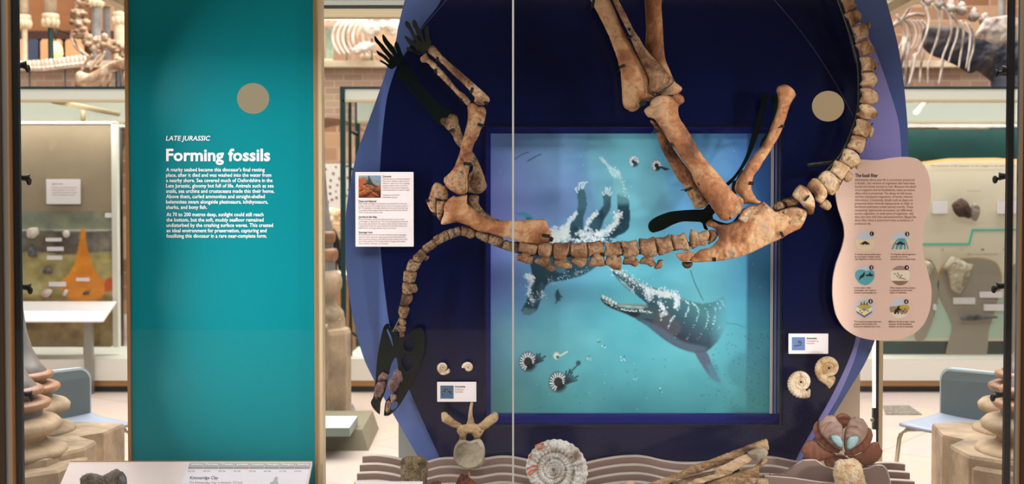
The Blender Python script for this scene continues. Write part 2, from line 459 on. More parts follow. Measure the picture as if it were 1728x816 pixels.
# ------------------------------------------------------------ painter for flat printed pictures (vertex colours of the print)
class Paint:
    def __init__(s, x0, y0, x1, y1, step):
        s.x = np.arange(x0, x1 + step * .5, step); s.y = np.arange(y0, y1 + step * .5, step)
        s.X, s.Y = np.meshgrid(s.x, s.y); s.c = np.zeros(s.X.shape + (3,)); s.step = step
    def grid(s, xs, ys, cols):
        cols = np.array(cols, float); ix = np.interp(s.X, xs, range(len(xs))); iy = np.interp(s.Y, ys, range(len(ys)))
        i0 = np.clip(ix.astype(int), 0, len(xs) - 2); j0 = np.clip(iy.astype(int), 0, len(ys) - 2)
        fx = (ix - i0)[..., None]; fy = (iy - j0)[..., None]
        fx = fx * fx * (3 - 2 * fx); fy = fy * fy * (3 - 2 * fy)
        s.c = (cols[j0, i0] * (1 - fx) + cols[j0, i0 + 1] * fx) * (1 - fy) + (cols[j0 + 1, i0] * (1 - fx) + cols[j0 + 1, i0 + 1] * fx) * fy
    def mask(s, poly, blur=0, smooth=True):
        p = crom(poly, True, 2.0) if smooth else poly
        m = inside(p, s.X, s.Y).astype(float)
        return s.blur(m, blur)
    def blur(s, m, n):
        for _ in range(n):
            m = (m + np.roll(m, 1, 0) + np.roll(m, -1, 0) + np.roll(m, 1, 1) + np.roll(m, -1, 1)) / 5
        return m
    def mix(s, m, col, a=1.0):
        m = (m * a)[..., None]; s.c = s.c * (1 - m) + np.array(col, float) * m
    def fill(s, poly, col, a=1.0, blur=1, smooth=True): s.mix(s.mask(poly, blur, smooth), col, a)
    def dot(s, x, y, r, col, a=1.0, ry=None):
        ry = ry or r
        d = np.sqrt(((s.X - x) / r) ** 2 + ((s.Y - y) / ry) ** 2); s.mix(np.clip((1.25 - d) * 2, 0, 1), col, a)
    def line(s, pts, wd, col, a=1.0):
        for (ax, ay), (bx, by) in zip(pts[:-1], pts[1:]):
            dx, dy = bx - ax, by - ay; L2 = dx * dx + dy * dy + 1e-9
            t = np.clip(((s.X - ax) * dx + (s.Y - ay) * dy) / L2, 0, 1)
            d = np.hypot(s.X - ax - t * dx, s.Y - ay - t * dy); s.mix(np.clip(wd / 2 + .5 - d, 0, 1), col, a)
    def noise(s, scale, amp, seed=0):
        rs = np.random.RandomState(seed); tot = np.zeros(s.X.shape)
        for o in range(4):
            k = scale / 2 ** o; nx = int((s.x[-1] - s.x[0]) / k) + 3; ny = int((s.y[-1] - s.y[0]) / k) + 3
            g = rs.rand(ny, nx); fx = (s.X - s.x[0]) / k; fy = (s.Y - s.y[0]) / k; i = fx.astype(int); j = fy.astype(int)
            fx -= i; fy -= j; fx = fx * fx * (3 - 2 * fx); fy = fy * fy * (3 - 2 * fy)
            tot += ((g[j, i] * (1 - fx) + g[j, i + 1] * fx) * (1 - fy) + (g[j + 1, i] * (1 - fx) + g[j + 1, i + 1] * fx) * fy - .5) / 2 ** o
        return tot * amp
    def make(s, name, fn, mat, parent=None, gain=1.0, **kw):
        ny, nx = s.X.shape
        vs = [fn(x, y) for y in s.y for x in s.x]
        idx = np.arange(ny * nx).reshape(ny, nx)
        fs = np.stack([idx[:-1, :-1], idx[1:, :-1], idx[1:, 1:], idx[:-1, 1:]], -1).reshape(-1, 4).tolist()
        me = bpy.data.meshes.new(name); me.from_pydata(vs, [], fs); me.materials.append(mat)
        a = me.color_attributes.new('Col', 'FLOAT_COLOR', 'POINT')
        c = np.clip(s.c, 0, 255) / 255.0
        c = np.where(c <= 0.04045, c / 12.92, ((c + 0.055) / 1.055) ** 2.4) * gain
        a.data.foreach_set('color', np.concatenate([c, np.ones(c.shape[:2] + (1,))], -1).astype(np.float32).ravel())
        o = bpy.data.objects.new(name, me); COL.objects.link(o); attach(o, parent)
        return tagset(o, **kw)

# ============================================================ HALL
def brickmat(name, c1, c2, cm, sx, rot=0, bump=0.3, bw=0.5, rh=0.25, mort=0.02, use='Object', off=0.5):
    m, nt, b = newmat(name); L = nt.links
    tc = nt.nodes.new('ShaderNodeTexCoord'); mp = nt.nodes.new('ShaderNodeMapping')
    mp.inputs['Rotation'].default_value = rot if hasattr(rot, '__len__') else (0, 0, rot)
    L.new(tc.outputs[use], mp.inputs['Vector'])
    bk = nt.nodes.new('ShaderNodeTexBrick'); bk.inputs['Scale'].default_value = sx
    bk.inputs['Color1'].default_value = lin(c1); bk.inputs['Color2'].default_value = lin(c2); bk.inputs['Mortar'].default_value = lin(cm)
    bk.inputs['Mortar Size'].default_value = mort; bk.inputs['Brick Width'].default_value = bw; bk.inputs['Row Height'].default_value = rh
    bk.offset = off
    L.new(mp.outputs[0], bk.inputs['Vector'])
    n = nt.nodes.new('ShaderNodeTexNoise'); n.inputs['Scale'].default_value = 3; L.new(tc.outputs[use], n.inputs['Vector'])
    mx = nt.nodes.new('ShaderNodeMix'); mx.data_type = 'RGBA'; mx.blend_type = 'MULTIPLY'; mx.inputs[0].default_value = 0.25
    L.new(bk.outputs['Color'], mx.inputs[6]); L.new(n.outputs['Color'], mx.inputs[7]); L.new(mx.outputs[2], b.inputs['Base Color'])
    b.inputs['Roughness'].default_value = 0.6
    return m
M['floor'] = brickmat('cream_floor_tiles', (198, 182, 176), (206, 184, 168), (178, 156, 144), 1.0, R_(38), bw=0.9, rh=0.9, mort=0.008, off=0.0)
M['floor'].node_tree.nodes['Principled BSDF'].inputs['Roughness'].default_value = 0.35
M['brick'] = brickmat('museum_brick', (176, 146, 120), (160, 124, 104), (186, 164, 144), 2.2, (R_(90), 0, 0), bw=0.45, rh=0.16, mort=0.012)
M['backbrick'] = brickmat('patterned_back_brick', (190, 150, 116), (132, 88, 60), (170, 140, 112), 1.1, (R_(90), 0, 0), bw=0.5, rh=0.22, mort=0.015)
M['orangewall'] = flat('orange_plaster', (150, 96, 56), 0.8, var=0.25, vscale=0.6)  # orange brown with random mottling
M['stone'] = flat('carved_sandstone', (158, 136, 110), 0.85, var=0.24, vscale=5, bump=0.25, bscale=40)
M['palestone'] = flat('pale_sandstone', (206, 186, 158), 0.85, var=0.12, vscale=4, bump=0.2, bscale=40)
M['greymarble'] = flat('grey_marble', (124, 120, 118), 0.35, var=0.16, vscale=6)
M['orangemarble'] = flat('orange_marble', (150, 106, 74), 0.45, var=0.25, vscale=9)
M['darkwood'] = flat('dark_wood', (62, 34, 22), 0.6)
M['wood'] = flat('warm_oak', (202, 150, 100), 0.5, var=0.12, vscale=4)
M['sidewall'] = flat('hall_side_wall', (34, 32, 38), 0.8)
M['plinthwhite'] = flat('pale_plinth', (222, 218, 206), 0.6)
M['plinthcream'] = flat('cream_plinth', (232, 206, 176), 0.6)
M['caseheader'] = flat('pale_green_grey_header', (204, 206, 194), 0.5)
M['casegreen'] = flat('dark_green_edge', (14, 52, 52), 0.35)
M['tanpanel'] = flat('taupe_display_panel', (150, 132, 108), 0.6, var=0.06, vscale=1.5)
M['whitebone'] = bonemat('white_museum_bone', [(170, 140, 116), (214, 192, 172), (232, 216, 202), (240, 228, 216)], [0.3, 0.42, 0.55, 0.7], 6, 0.5, speck=(130, 100, 80), sp=0.28)
M['brownwhitebone'] = bonemat('brown_white_bone', [(110, 74, 52), (168, 130, 100), (204, 174, 146), (224, 204, 184)], [0.32, 0.44, 0.55, 0.66], 7, 0.6, speck=(86, 54, 38), sp=0.34)
M['greybone'] = bonemat('grey_elephant_bone', [(84, 72, 66), (138, 124, 116), (176, 160, 148), (196, 182, 172)], [0.3, 0.42, 0.55, 0.7], 5, 0.5, speck=(60, 50, 46), sp=0.33)
M['darkhide'] = bonemat('dark_blue_brown_hide', [(18, 20, 28), (40, 42, 54), (60, 48, 44), (96, 84, 84)], [0.34, 0.46, 0.58, 0.74], 3, 0.6, speck=(14, 14, 18), sp=0.34)

M['ribgrey'] = bonemat('brown_grey_rib', [(96, 80, 72), (150, 134, 122), (190, 174, 162), (206, 192, 182)], [.34, .44, .54, .66], 3, .4, speck=(70, 56, 50), sp=.3)
mb = MB(); mb.box((-11, -8, -0.1), (11, 17.2, 0)); struct('floor', mb, M['floor'])
mb = MB(); mb.box((-11, -8, 9.0), (11, 17.2, 9.1)); struct('ceiling', mb, M['sidewall'])
mb = MB(); mb.box((-11, 17.0, 0), (11, 17.2, 9)); struct('wall_back', mb, M['backbrick'])
mb = MB(); mb.box((-11.2, -8, 0), (-11, 17.2, 9)); struct('wall_left', mb, M['sidewall'])
mb = MB(); mb.box((11, -8, 0), (11.2, 17.2, 9)); struct('wall_right', mb, M['sidewall'])
mb = MB(); mb.box((-11, -8.2, 0), (11, -8, 9)); struct('wall_front', mb, M['sidewall'])

# upper gallery band: brick wall with pointed openings in front of the back wall
GZ = 3.05
mb = MB(); 
def arch_wall(mb, X0, X1, Y0, Y1, z1, centres, w_, zs, za):
    """brick wall with pointed arches cut out"""
    cuts = sorted(centres); xs = X0
    for c in cuts:
        l, r = c - w_ / 2, c + w_ / 2
        mb.box((xs, Y0, 0), (l, Y1, z1))
        n = 6
        lp = [(l + (w_ / 2) * (1 - math.cos(t * math.pi / 2 / n)) , zs + (za - zs) * math.sin(t * math.pi / 2 / n)) for t in range(n + 1)]
        for i in range(n):
            for s in (0, 1):
                (xa, za_), (xb, zb_) = lp[i], lp[i + 1]
                if s: xa, xb = 2 * c - xa, 2 * c - xb
                poly = [(xa, za_), (xb, zb_), (xb, z1), (xa, z1)]
                if s: poly.reverse()
                vs = [(x, Y0, z) for x, z in poly] + [(x, Y1, z) for x, z in poly]
                mb.add(vs, [(0, 1, 2, 3), (7, 6, 5, 4), (0, 4, 5, 1), (1, 5, 6, 2), (2, 6, 7, 3), (3, 7, 4, 0)])
        xs = r
    mb.box((xs, Y0, 0), (X1, Y1, z1))
xa = P(552, 220, 13).x
arch_wall(mb, -11, 11, 13.0, 14.2, GZ, [xa - 4.2, xa - 2.1, xa, xa + 2.1, xa + 4.2, xa + 6.3, xa + 8.4], 1.1, P(552, 262, 13).z, P(552, 198, 13).z)
struct('wall_gallery', mb, M['brick'])
mb = MB(); mb.box((-11, 12.9, GZ), (11, 14.3, GZ + 0.07)); struct('trim_1', mb, M['palestone'])

# arcade trim on the back wall, left side
mb = MB(); zt = P(0, 60, 16.8).z; mb.box((-11, 16.75, zt - .06), (-4.2, 17, zt + .06)); struct('trim_2', mb, M['darkwood'])
M['peach'] = flat('peach_panel', (222, 160, 112), 0.7)
M['slateblue'] = flat('slate_blue_panel', (64, 70, 92), 0.6)
pa, pb = P(10, -80, 16.8), P(150, 58, 16.8); mb = MB(); mb.bbox((pa.x, 16.8, pb.z), (pb.x, 16.9, pa.z), .03); mb.make('wall_panel', M['orangewall'], label='wide orange brown wall recess behind the slim columns at top left', cat='wall panel')
for i, (a, b_, mt) in enumerate([(30, 45, 'peach'), (46, 64, 'slateblue'), (68, 104, 'peach'), (110, 140, 'peach')]):
    pa, pb = P(a, 66, 16.7), P(b_, 112, 16.7)
    mb = MB(); mb.bbox((pa.x, 16.7, pb.z - .6), (pb.x, 16.76, pa.z), 0.03); mb.make('wall_panel', M[mt], label=['narrow peach wall panel by the black post', 'slate blue wall panel behind the tail bones', 'peach wall panel behind the teal column shaft', 'peach wall panel behind the neck bones'][i], cat='wall panel')

def column(px, Y, ycap0, ycap1, yb, wcap, wsh, msh, label, top=-80):
    c = P(px, yb, Y); s = Y / F
    t = thing('arcade_column', label, 'column', (c.x, Y, GZ), group='arcade columns')
    zc0, zc1 = P(px, ycap0, Y).z, P(px, ycap1, Y).z
    mb = MB(); r = wsh * s / 2
    mb.lathe([(r * 1.5, GZ), (r * 1.5, GZ + .06), (r * 1.1, GZ + .1), (r, GZ + .14), (r, zc1)], (c.x, Y, 0), 20); mb.make('shaft', M[msh], t)
    mb = MB(); rc = wcap * s / 2
    mb.lathe([(r, zc1 - .02), (r * 1.35, zc1 + .02), (r * 1.1, zc1 + .05), (rc * .8, zc0 - .1), (rc * .95, zc0 - .05), (rc, zc0 - .04), (rc, zc0), (rc * .9, zc0 + .01)], (c.x, Y, 0), 16)
    for k in range(8):
        a = k * math.pi / 4
        mb.ell((c.x + rc * .78 * math.cos(a), Y + rc * .78 * math.sin(a), zc0 - .09), (.035, .035, .05), seg=8, ring=6)
    mb.make('capital', M['palestone'], t)
    zt = P(px, top, Y).z
    mb = MB(); mb.lathe([(rc * .7, zc0), (rc * .72, zc0 + .15), (rc * 1.3, zc0 + .6), (rc * 1.6, zt)], (c.x, Y, 0), 12); mb.make('arch_springer', M['stone'], t)
column(42, 13.6, 27, 44, 100, 22, 9, 'palestone', 'slim pale column nearest the black post above the tail bones')
column(86, 13.6, 25, 44, 97, 28, 9, 'casegreen', 'dark teal shafted column left of the long neck skeleton')
column(163, 13.6, -8, 0, 60, 22, 15, 'greymarble', 'thick grey shaft just right of the neck skeleton')
column(180, 14.0, -8, 0, 60, 18, 12, 'greymarble', 'thinner grey shaft second right of the neck skeleton')
column(203, 13.8, 22, 34, 70, 26, 20, 'palestone', 'broad pale stone shaft beside the brass edge of the teal panel')
column(1690, 13.8, -30, -20, 40, 26, 12, 'greymarble', 'grey shaft at far right behind the dark skeleton')

# lamp globe seen behind the teal column
c = P(94, 86, 16.2); mb = MB(); mb.lathe([(.001, .13), (.05, .12), (.09, .04), (.10, -.04), (.07, -.10), (.001, -.12)], (c.x, 16.2, c.z), 20)
M['lampglow'] = flat('warm_lamp_glass', (255, 214, 150), 0.5, emit=(255, 206, 140), es=0.9)
lg = mb.make('lamp_globe', M['lampglow'], label='glowing warm lamp globe behind the dark teal column', cat='lamp')
mb = MB(); mb.tube([(c.x, 16.2, c.z + .12), (c.x, 16.2, c.z + .3), (c.x, 17.0, c.z + .3)], .01, 8); mb.make('bracket', M['black'], lg)

# ---- far skeletons ------------------------------------------------
# left: upright neck of a large dinosaur with a raised limb bone
Yn = 11.4
t = thing('long_necked_skeleton', 'brown and white neck skeleton rising behind the left case', 'skeleton', (P(190, 140, Yn).x, Yn, 0))
neck = [(133, -12), (137, 6), (133, 22), (134, 40), (139, 56), (148, 70), (160, 80), (172, 70), (186, 74), (200, 82), (214, 92)]
for i, (x, y) in enumerate(crom(neck, False, 15)):
    mb = MB(); c = P(x, y, Yn); s = Yn / F
    mb.ell(c, (9.5 * s, 8 * s, 7 * s), amp=.5, freq=2.2)
    for k in range(4):
        a = random.uniform(0, 6.28); rr = random.uniform(8, 14) * s
        mb.ell(c + Vector((rr * math.cos(a), random.uniform(-8, 4) * s, rr * math.sin(a) * .8)), (random.uniform(4, 6.5) * s,) * 2 + (random.uniform(3, 6) * s,), amp=.5, freq=3, seg=10, ring=7)
    mb.make('neck_vertebra', M['brownwhitebone'], t)
for q in ([(122, 50), (120, 62), (128, 80), (142, 92)], [(126, 66), (136, 84), (150, 96)], [(156, 92), (146, 104), (136, 122)], [(168, 92), (160, 104), (152, 118)], [(178, 86), (172, 98), (164, 110)]):
    mb = MB(); mb.tube([P(x, y, Yn - .1) for x, y in crom(q, False, 4)], 2.4 * Yn / F, 8); mb.make('neck_rib', M['brownwhitebone'], t)
mb = MB(); inflate(mb, [(128, 124), (134, 120), (150, 124), (170, 114), (190, 104), (214, 96), (240, 88), (240, 112), (216, 116), (190, 122), (168, 134), (150, 142), (150, 152), (128, 152), (127, 138)], Yn - .25, 0.9, cell=2, amp=.8)
mb.make('limb_bone', M['brownwhitebone'], t)
for q in ([(176, 128), (168, 150)], [(188, 124), (180, 150)], [(200, 122), (194, 150)], [(212, 120), (208, 150)]):
    mb = MB(); mb.tube([P(x, y, Yn) for x, y in q], 2.2 * Yn / F, 8); mb.make('rib', M['brownwhitebone'], t)
mb = MB(); mb.tube([P(200, 100, Yn), (P(200, 100, Yn).x, Yn, 0)], .03, 10); mb.make('support_post', M['black'], t); mb = MB(); mb.tube([P(136, 0, Yn) + Vector((0, .1, 0)), P(134, 40, Yn) + Vector((0, .1, 0)), P(160, 90, Yn) + Vector((0, .1, 0))], .012, 8); mb.make('support_post', M['black'], t)

# left: long white tail lying along the ledge
Yt = 12.5
t = thing('tail_skeleton', 'row of small white tail bones lying along the far ledge', 'skeleton', (P(90, 118, Yt).x, Yt, GZ))
for i in range(17):
    x = 30 + i * 7.2; yb = 113 + (2 if i < 6 else 2 - (i - 6) * .85)
    mb = MB(); s = Yt / F; c = P(x, yb, Yt)
    mb.ell(c, (4.0 * s, 5 * s, 3.2 * s), amp=.3); hh = 4 + 7 * math.sin(min(1, (i + 4) / 12) * 1.7)
    mb.tube([P(x, yb - 2, Yt), P(x - 1.5, yb - hh * .6, Yt), P(x - 2.5, yb - hh - 3, Yt)], [2.6 * s, 2.2 * s, 2.8 * s], 8)
    mb.make('tail_vertebra', M['whitebone'], t)
mb = MB(); mb.tube([P(30, 117, Yt), P(72, 118, Yt), P(100, 115, Yt), P(150, 108, Yt)], 2.2 * Yt / F, 8); 
mb.make('support_rail', M['whitebone'], t)
for x in (50, 110): mb = MB(); mb.tube([P(x, 117, Yt), (P(x, 117, Yt).x, Yt, .0)], .01, 8); mb.make('support_post', M['black'], t)

# middle: pale rib cage and skulls on the gallery ledge
Yr = 12.95
t = thing('whale_skeleton', 'white arched rib cage with lumpy skull seen above the brick ledge', 'skeleton', (P(600, 113, Yr).x, Yr, GZ))
mb = MB()
for i in range(9):
    c = P(540 + i * 9, 34, Yr); mb.ell(c, (5 * Yr / F, .05, 4.5 * Yr / F), amp=.3, seg=10, ring=8); mb.ell(c + Vector((0, 0, .04)), (.012, .03, .05), seg=8, ring=6)
mb.make('backbone', M['whitebone'], t)
for i in range(7):
    x = 572 + i * 8.5
    q = [(x + 6, 34), (x - 4, 42), (x - 10, 56), (x - 10, 70), (x - 4, 84), (x + 2, 92)]
    mb = MB(); mb.tube([P(a, b, Yr - .05 - .01 * i) for a, b in crom(q, False, 4)], [2.3 * Yr / F] * len(crom(q, False, 4)), 8); mb.make('rib', M['whitebone'], t)
for nm, o in (('skull', [(610, 38), (625, 36), (640, 40), (644, 52), (636, 62), (622, 64), (612, 54)]), ('jaw', [(594, 84), (606, 74), (622, 70), (634, 74), (630, 84), (616, 88), (602, 92)]), ('skull', [(652, 40), (664, 32), (676, 36), (676, 54), (664, 62), (654, 54)]), ('neck_bone', [(640, 34), (652, 36), (654, 46), (644, 50)])):
    mb = MB(); inflate(mb, o, Yr - .2, .9, cell=2, amp=2.2, freq=.16, rough_edge=1.5, seed=len(t.children)); mb.make(nm, M['whitebone'], t)
mb = MB(); mb.tube([P(585, 40, Yr), (P(585, 40, Yr).x, Yr, GZ + .06)], .014, 8); mb.make('support_post', M['steel'], t); mb = MB(); mb.tube([P(628, 60, Yr - .15), (P(628, 60, Yr).x, Yr - .02, GZ + .06)], .014, 8); mb.make('support_post', M['steel'], t)
# brown base bones, teal pillar, pale plinths on the ledge
mb = MB(); inflate(mb, [(604, 96), (612, 90), (632, 90), (640, 98), (632, 104), (614, 104)], 12.97, .9, cell=2, amp=1.6, freq=.2); mb.make('fossil_lump', M['brownwhitebone'], label='brown and white bone lump on the ledge under the white skull', cat='fossil')
c = P(556, 100, 13.1); mb = MB(); mb.lathe([(.045, GZ + .07), (.045, P(0, 48, 13.1).z)], (c.x, 13.1, 0), 14); mb.make('shaft', flat('mint_marble', (150, 168, 150), .4, var=.2, vscale=8), label='mint and cream marble shaft left of the white rib cage', cat='column')
for a, b_, l in ((546, 562, 'small cream block under the marble shaft'), (596, 640, 'long cream block under the skull')):
    mb = MB(); pa, pb = P(a, 100 if a < 570 else 103, 12.97), P(b_, 112, 12.97); mb.bbox((pa.x, 12.93, GZ + .07), (pb.x, 13.15, pa.z), .02); mb.make('plinth_block', M['plinthcream'], label=l + ' on the far ledge', cat='block')

# right: large grey skeleton with long ribs
Ye = 11.5
t = thing('elephant_skeleton', 'large dark grey skeleton with long curved ribs behind the right case', 'skeleton', (P(1650, 140, Ye).x, Ye, 0))
for i, (x, y) in enumerate([(1548, -2), (1566, 2), (1586, 8), (1604, 14), (1622, 18), (1643, 28), (1662, 36)]):
    mb = MB(); s = Ye / F; c = P(x, y, Ye + .1); mb.ell(c, (9 * s, .07, 8 * s), amp=.35, freq=2.4); mb.ell(c + Vector((0, -.01, .03)), (6 * s, .04, 9 * s), amp=.4, freq=3); mb.make('vertebra', M['greybone'], t)
ribs = [[(1552, 2), (1562, 14), (1568, 34), (1562, 60), (1552, 84), (1542, 104)], [(1572, 6), (1582, 20), (1586, 44), (1580, 70), (1572, 92), (1566, 116), (1566, 142)],
        [(1590, 12), (1602, 28), (1606, 50), (1600, 72), (1592, 92), (1586, 114)], [(1604, 22), (1616, 40), (1614, 64), (1606, 86), (1600, 106)],
        [(1620, 34), (1626, 52), (1624, 76), (1620, 98), (1618, 114)], [(1628, 38), (1637, 56), (1636, 80), (1632, 104), (1630, 116)], [(1634, 40), (1643, 58), (1642, 84), (1636, 104), (1634, 120)],
        [(1546, 90), (1542, 112), (1534, 142)], [(1558, 84), (1554, 112), (1552, 142)], [(1592, 100), (1588, 122), (1584, 142)]]
for q in ribs:
    c = crom(q, False, 4); mb = MB(); mb.tube([P(a, b, Ye - .25) for a, b in c], [(2.5 - 1.2 * i / len(c)) * Ye / F for i in range(len(c))], 8); mb.make('rib', M['ribgrey'], t)
mb = MB(); inflate(mb, [(1654, 44), (1664, 32), (1684, 28), (1708, 26), (1722, 40), (1722, 66), (1700, 72), (1680, 74), (1662, 68), (1660, 56), (1650, 66), (1645, 60)], Ye - .2, .8, cell=2, amp=3, freq=.07); mb.make('pelvis', M['greybone'], t)
mb = MB(); inflate(mb, [(1560, 46), (1590, 44), (1620, 46), (1640, 60), (1662, 66), (1700, 70), (1726, 66), (1726, 146), (1682, 146), (1668, 134), (1650, 120), (1636, 124), (1612, 110), (1590, 100), (1570, 92), (1556, 76)], Ye + .25, .55, cell=2.4, amp=5, freq=.045); mb.make('dark_body', M['darkhide'], t, label='dark blue brown body behind the ribs')
for x in (1694, 1716):
    mb = MB(); mb.tube([P(x, 130, Ye + .2), (P(x, 130, Ye).x, Ye + .2, .9), (P(x, 130, Ye).x, Ye + .2, 0)], [.12, .08, .1], 12); mb.make('leg', M['darkhide'], t)
# smaller pale ribs and limb to its left
Yd = 12.1
t = thing('small_rib_cage', 'smaller pale rib cage with long limb bones left of the grey skeleton', 'skeleton', (P(1524, 140, Yd).x, Yd, 0))
for i in range(7):
    x = 1512 + i * 7
    q = [(x, 34), (x + 9, 42), (x + 13, 58), (x + 9, 74), (x + 3, 84)]
    mb = MB(); c = crom(q, False, 4); mb.tube([P(a, b, Yd) for a, b in c], 1.7 * Yd / F, 8); mb.make('rib', M['ribgrey'], t)
mb = MB(); mb.tube([P(a, b, Yd) for a, b in crom([(1506, 46), (1516, 36), (1530, 28), (1546, 24), (1560, 26)], False, 4)], 3.2 * Yd / F, 10); mb.make('backbone', M['ribgrey'], t)
for q in ([(1528, 62), (1524, 90), (1518, 120)], [(1534, 70), (1530, 100), (1526, 142)], [(1544, 92), (1538, 120), (1532, 150)]):
    mb = MB(); mb.tube([P(a, b, Yd - .1) for a, b in q], [4.6 * Yd / F, 2.8 * Yd / F, 3.4 * Yd / F], 10); mb.make('limb_bone', M['ribgrey'], t)
for q in ([(1514, 8), (1512, 22), (1518, 34)], [(1536, 4), (1534, 14), (1520, 36), (1508, 44)]):
    mb = MB(); mb.tube([P(a, b, Yd - .1) for a, b in q], 2.6 * Yd / F, 10); mb.make('spine_process', M['ribgrey'], t)
mb = MB(); mb.tube([P(1530, 60, Yd + .05), (P(1530, 60, Yd).x, Yd + .05, 0)], .02, 8); mb.make('support_post', M['black'], t)

# ---- far display cases ---------------------------------------------
def far_case(label, x0, x1, Y, depth=0.95, frame='casegreen', left_open=False):
    X0, X1 = P(x0, 400, Y).x, P(x1, 400, Y).x
    zt = P(864, 146, Y).z; z1 = P(864, 168, Y).z; z2 = P(864, 190, Y).z; zb = P(864, 606, Y).z; zp = P(864, 648, Y).z
    t = thing('museum_case', label, 'display case', ((X0 + X1) / 2, Y + depth / 2, 0))
    mb = MB(); mb.box((X0 + .03, Y + .06, 0), (X1 - .03, Y + depth - .06, .05)); mb.make('black_kick', M['black'], t)
    mb = MB(); mb.bbox((X0 + .02, Y + .03, .05), (X1 - .02, Y + depth - .03, .10)); mb.make('brass_kick', M['brass'], t)
    mb = MB(); mb.bbox((X0, Y, .10), (X1, Y + depth, zb)); mb.make('plinth', M['plinthwhite'], t)
    mb = MB()
    mb.box((X0, Y - .005, zt - .02), (X1, Y + .05, zt)); mb.make('top_edge', M[frame], t)
    mb = MB(); mb.box((X0, Y + depth - .05, zt - .02), (X1, Y + depth, zt)); mb.make('top_edge', M[frame], t)
    mb = MB(); mb.box((X0, Y + .05, zt - .012), (X1, Y + depth - .05, zt - .004)); mb.make('top_glass', M['glassfar'], t)
    mb = MB(); mb.bbox((X0, Y, z1), (X1, Y + .05, zt - .02)); mb.make('header', M['caseheader'], t)
    mb = MB(); mb.bbox((X0, Y + depth - .05, z2), (X1, Y + depth, zt - .02)); mb.make('header', M['caseheader'], t)
    mb = MB(); mb.bbox((X0, Y - .01, z1 - .02), (X1, Y + .04, z1)); mb.make('header_rail', M['alu'], t)
    mb = MB(); mb.bbox((X0, Y + depth - .05, z2 - .02), (X1, Y + depth + .01, z2)); mb.make('header_rail', M['alu'], t)
    for X in (X0, X1):
        mb = MB(); mb.box((X - .02, Y - .01, zb), (X + .02, Y + .03, zt)); mb.make('post', M[frame], t)
        mb = MB(); mb.box((X - .02, Y + depth - .03, zb), (X + .02, Y + depth + .01, zt)); mb.make('post', M[frame], t)
    mb = MB(); mb.box((X0, Y, zb), (X1, Y + .01, z1)); mb.make('front_glass', M['glassfar'], t)
    mb = MB(); mb.box((X0, Y + depth - .01, zb), (X1, Y + depth, z2)); mb.make('rear_glass', M['glassfar'], t)
    return t, X0, X1
cl, _, _ = far_case('glazed case at far left with a tan board and pale header', -120, 400, 9.7)
cm, mx0, _ = far_case('dark edged case partly hidden by the left side of the blue board', 579, 1030, 9.7)
cr, _, _ = far_case('glazed case at right with a dark green band across its panel', 1160, 1900, 9.7)
# diagonal arms and lamp holders under the headers
for cse, pts, mt in ((cl, [(88, 170, 9.75), (200, 192, 10.4)], 'alu'), (cl, [(140, 186, 10.3), (140, 205, 10.3)], 'alu'), (cr, [(1545, 190, 9.9), (1566, 168, 10.5)], 'plinthwhite')):
    mb = MB(); mb.tube([P(*p) for p in pts], .022, 8); mb.make('ceiling_arm', M[mt], cse)
mb = MB(); a = P(590, 172, 9.9); b_ = P(590, 600, 9.9); mb.box((a.x - .012, 9.9, b_.z), (a.x + .012, 9.93, a.z)); mb.make('inner_post', M['casegreen'], cm)
for y in (222, 284, 560):
    c = P(592, y, 9.9); mb = MB(); mb.tube([c, c + Vector((.03, -.02, -.01))], .012, 8); mb.tube([c + Vector((.03, -.02, -.01)), c + Vector((.07, -.04, -.03))], .018, 8); mb.make('inner_spotlight', M['black'], cm)

# left far case content: tan panel with layered geology picture
Yp = 10.0
pan = thing('geology_panel', 'tall tan display panel in the far left case with an orange magma picture', 'display panel', (P(110, 600, Yp).x, Yp, P(110, 606, 9.7).z))
a, b_ = P(-40, 209, Yp), P(192, 585, Yp)
mb = MB(); mb.bbox((a.x, Yp, b_.z), (b_.x, Yp + .04, a.z), .03); mb.make('board', M['tanpanel'], pan)
mb = MB(); mb.bbox((b_.x, Yp - .02, b_.z), (b_.x + .045, Yp + .05, a.z + .01)); mb.bbox((a.x, Yp - .02, a.z), (b_.x + .045, Yp + .05, a.z + .02)); mb.make('edge_frame', M['plinthwhite'], pan)
for x in (148, 20):
    c = P(x, 590, Yp + .02); mb = MB(); mb.box((c.x - .03, Yp, P(0, 606, 9.7).z), (c.x + .03, Yp + .04, b_.z)); mb.make('support_leg', M['steel'], pan)
pt = Paint(-30, 356, 191.5, 582, 1.5)
pt.grid([-30, 191], [356, 387], [[(128, 134, 120), (132, 132, 112)], [(124, 130, 116), (134, 134, 112)]])
nz = pt.noise(26, 60, 3)[..., None]
def band(y0, y1, c, wob=0, seed=1, xs=None):
    w_ = wob * np.sin(pt.X * .05 + seed); m = pt.blur(((pt.Y > y0 + w_) & (pt.Y <= y1 + w_)).astype(float), 1); pt.mix(m, c)
band(386, 390, (206, 200, 190)); band(390, 430, (104, 96, 86), 1.5, 1); band(427, 640, (168, 152, 100), 2.5, 2); band(495, 640, (150, 126, 74), 3, 4)
pt.c += nz * np.clip((pt.Y - 388) / 4, 0, 1)[..., None]
pt.fill([(137, 386), (143, 386), (146, 410), (154, 440), (164, 462), (178, 474), (192, 468), (192, 488), (178, 490), (172, 502), (158, 509), (144, 510), (143, 560), (141, 568), (140, 510), (124, 508), (112, 500), (103, 486), (104, 474), (114, 464), (126, 444), (133, 410)], (226, 138, 36))
pt.c += (pt.noise(14, 30, 5))[..., None] * np.array([1, .8, .3])
pt.fill([(178, 472), (192, 468), (192, 488), (177, 491)], (196, 84, 40))
pt.c = np.clip(pt.c, 0, 255)
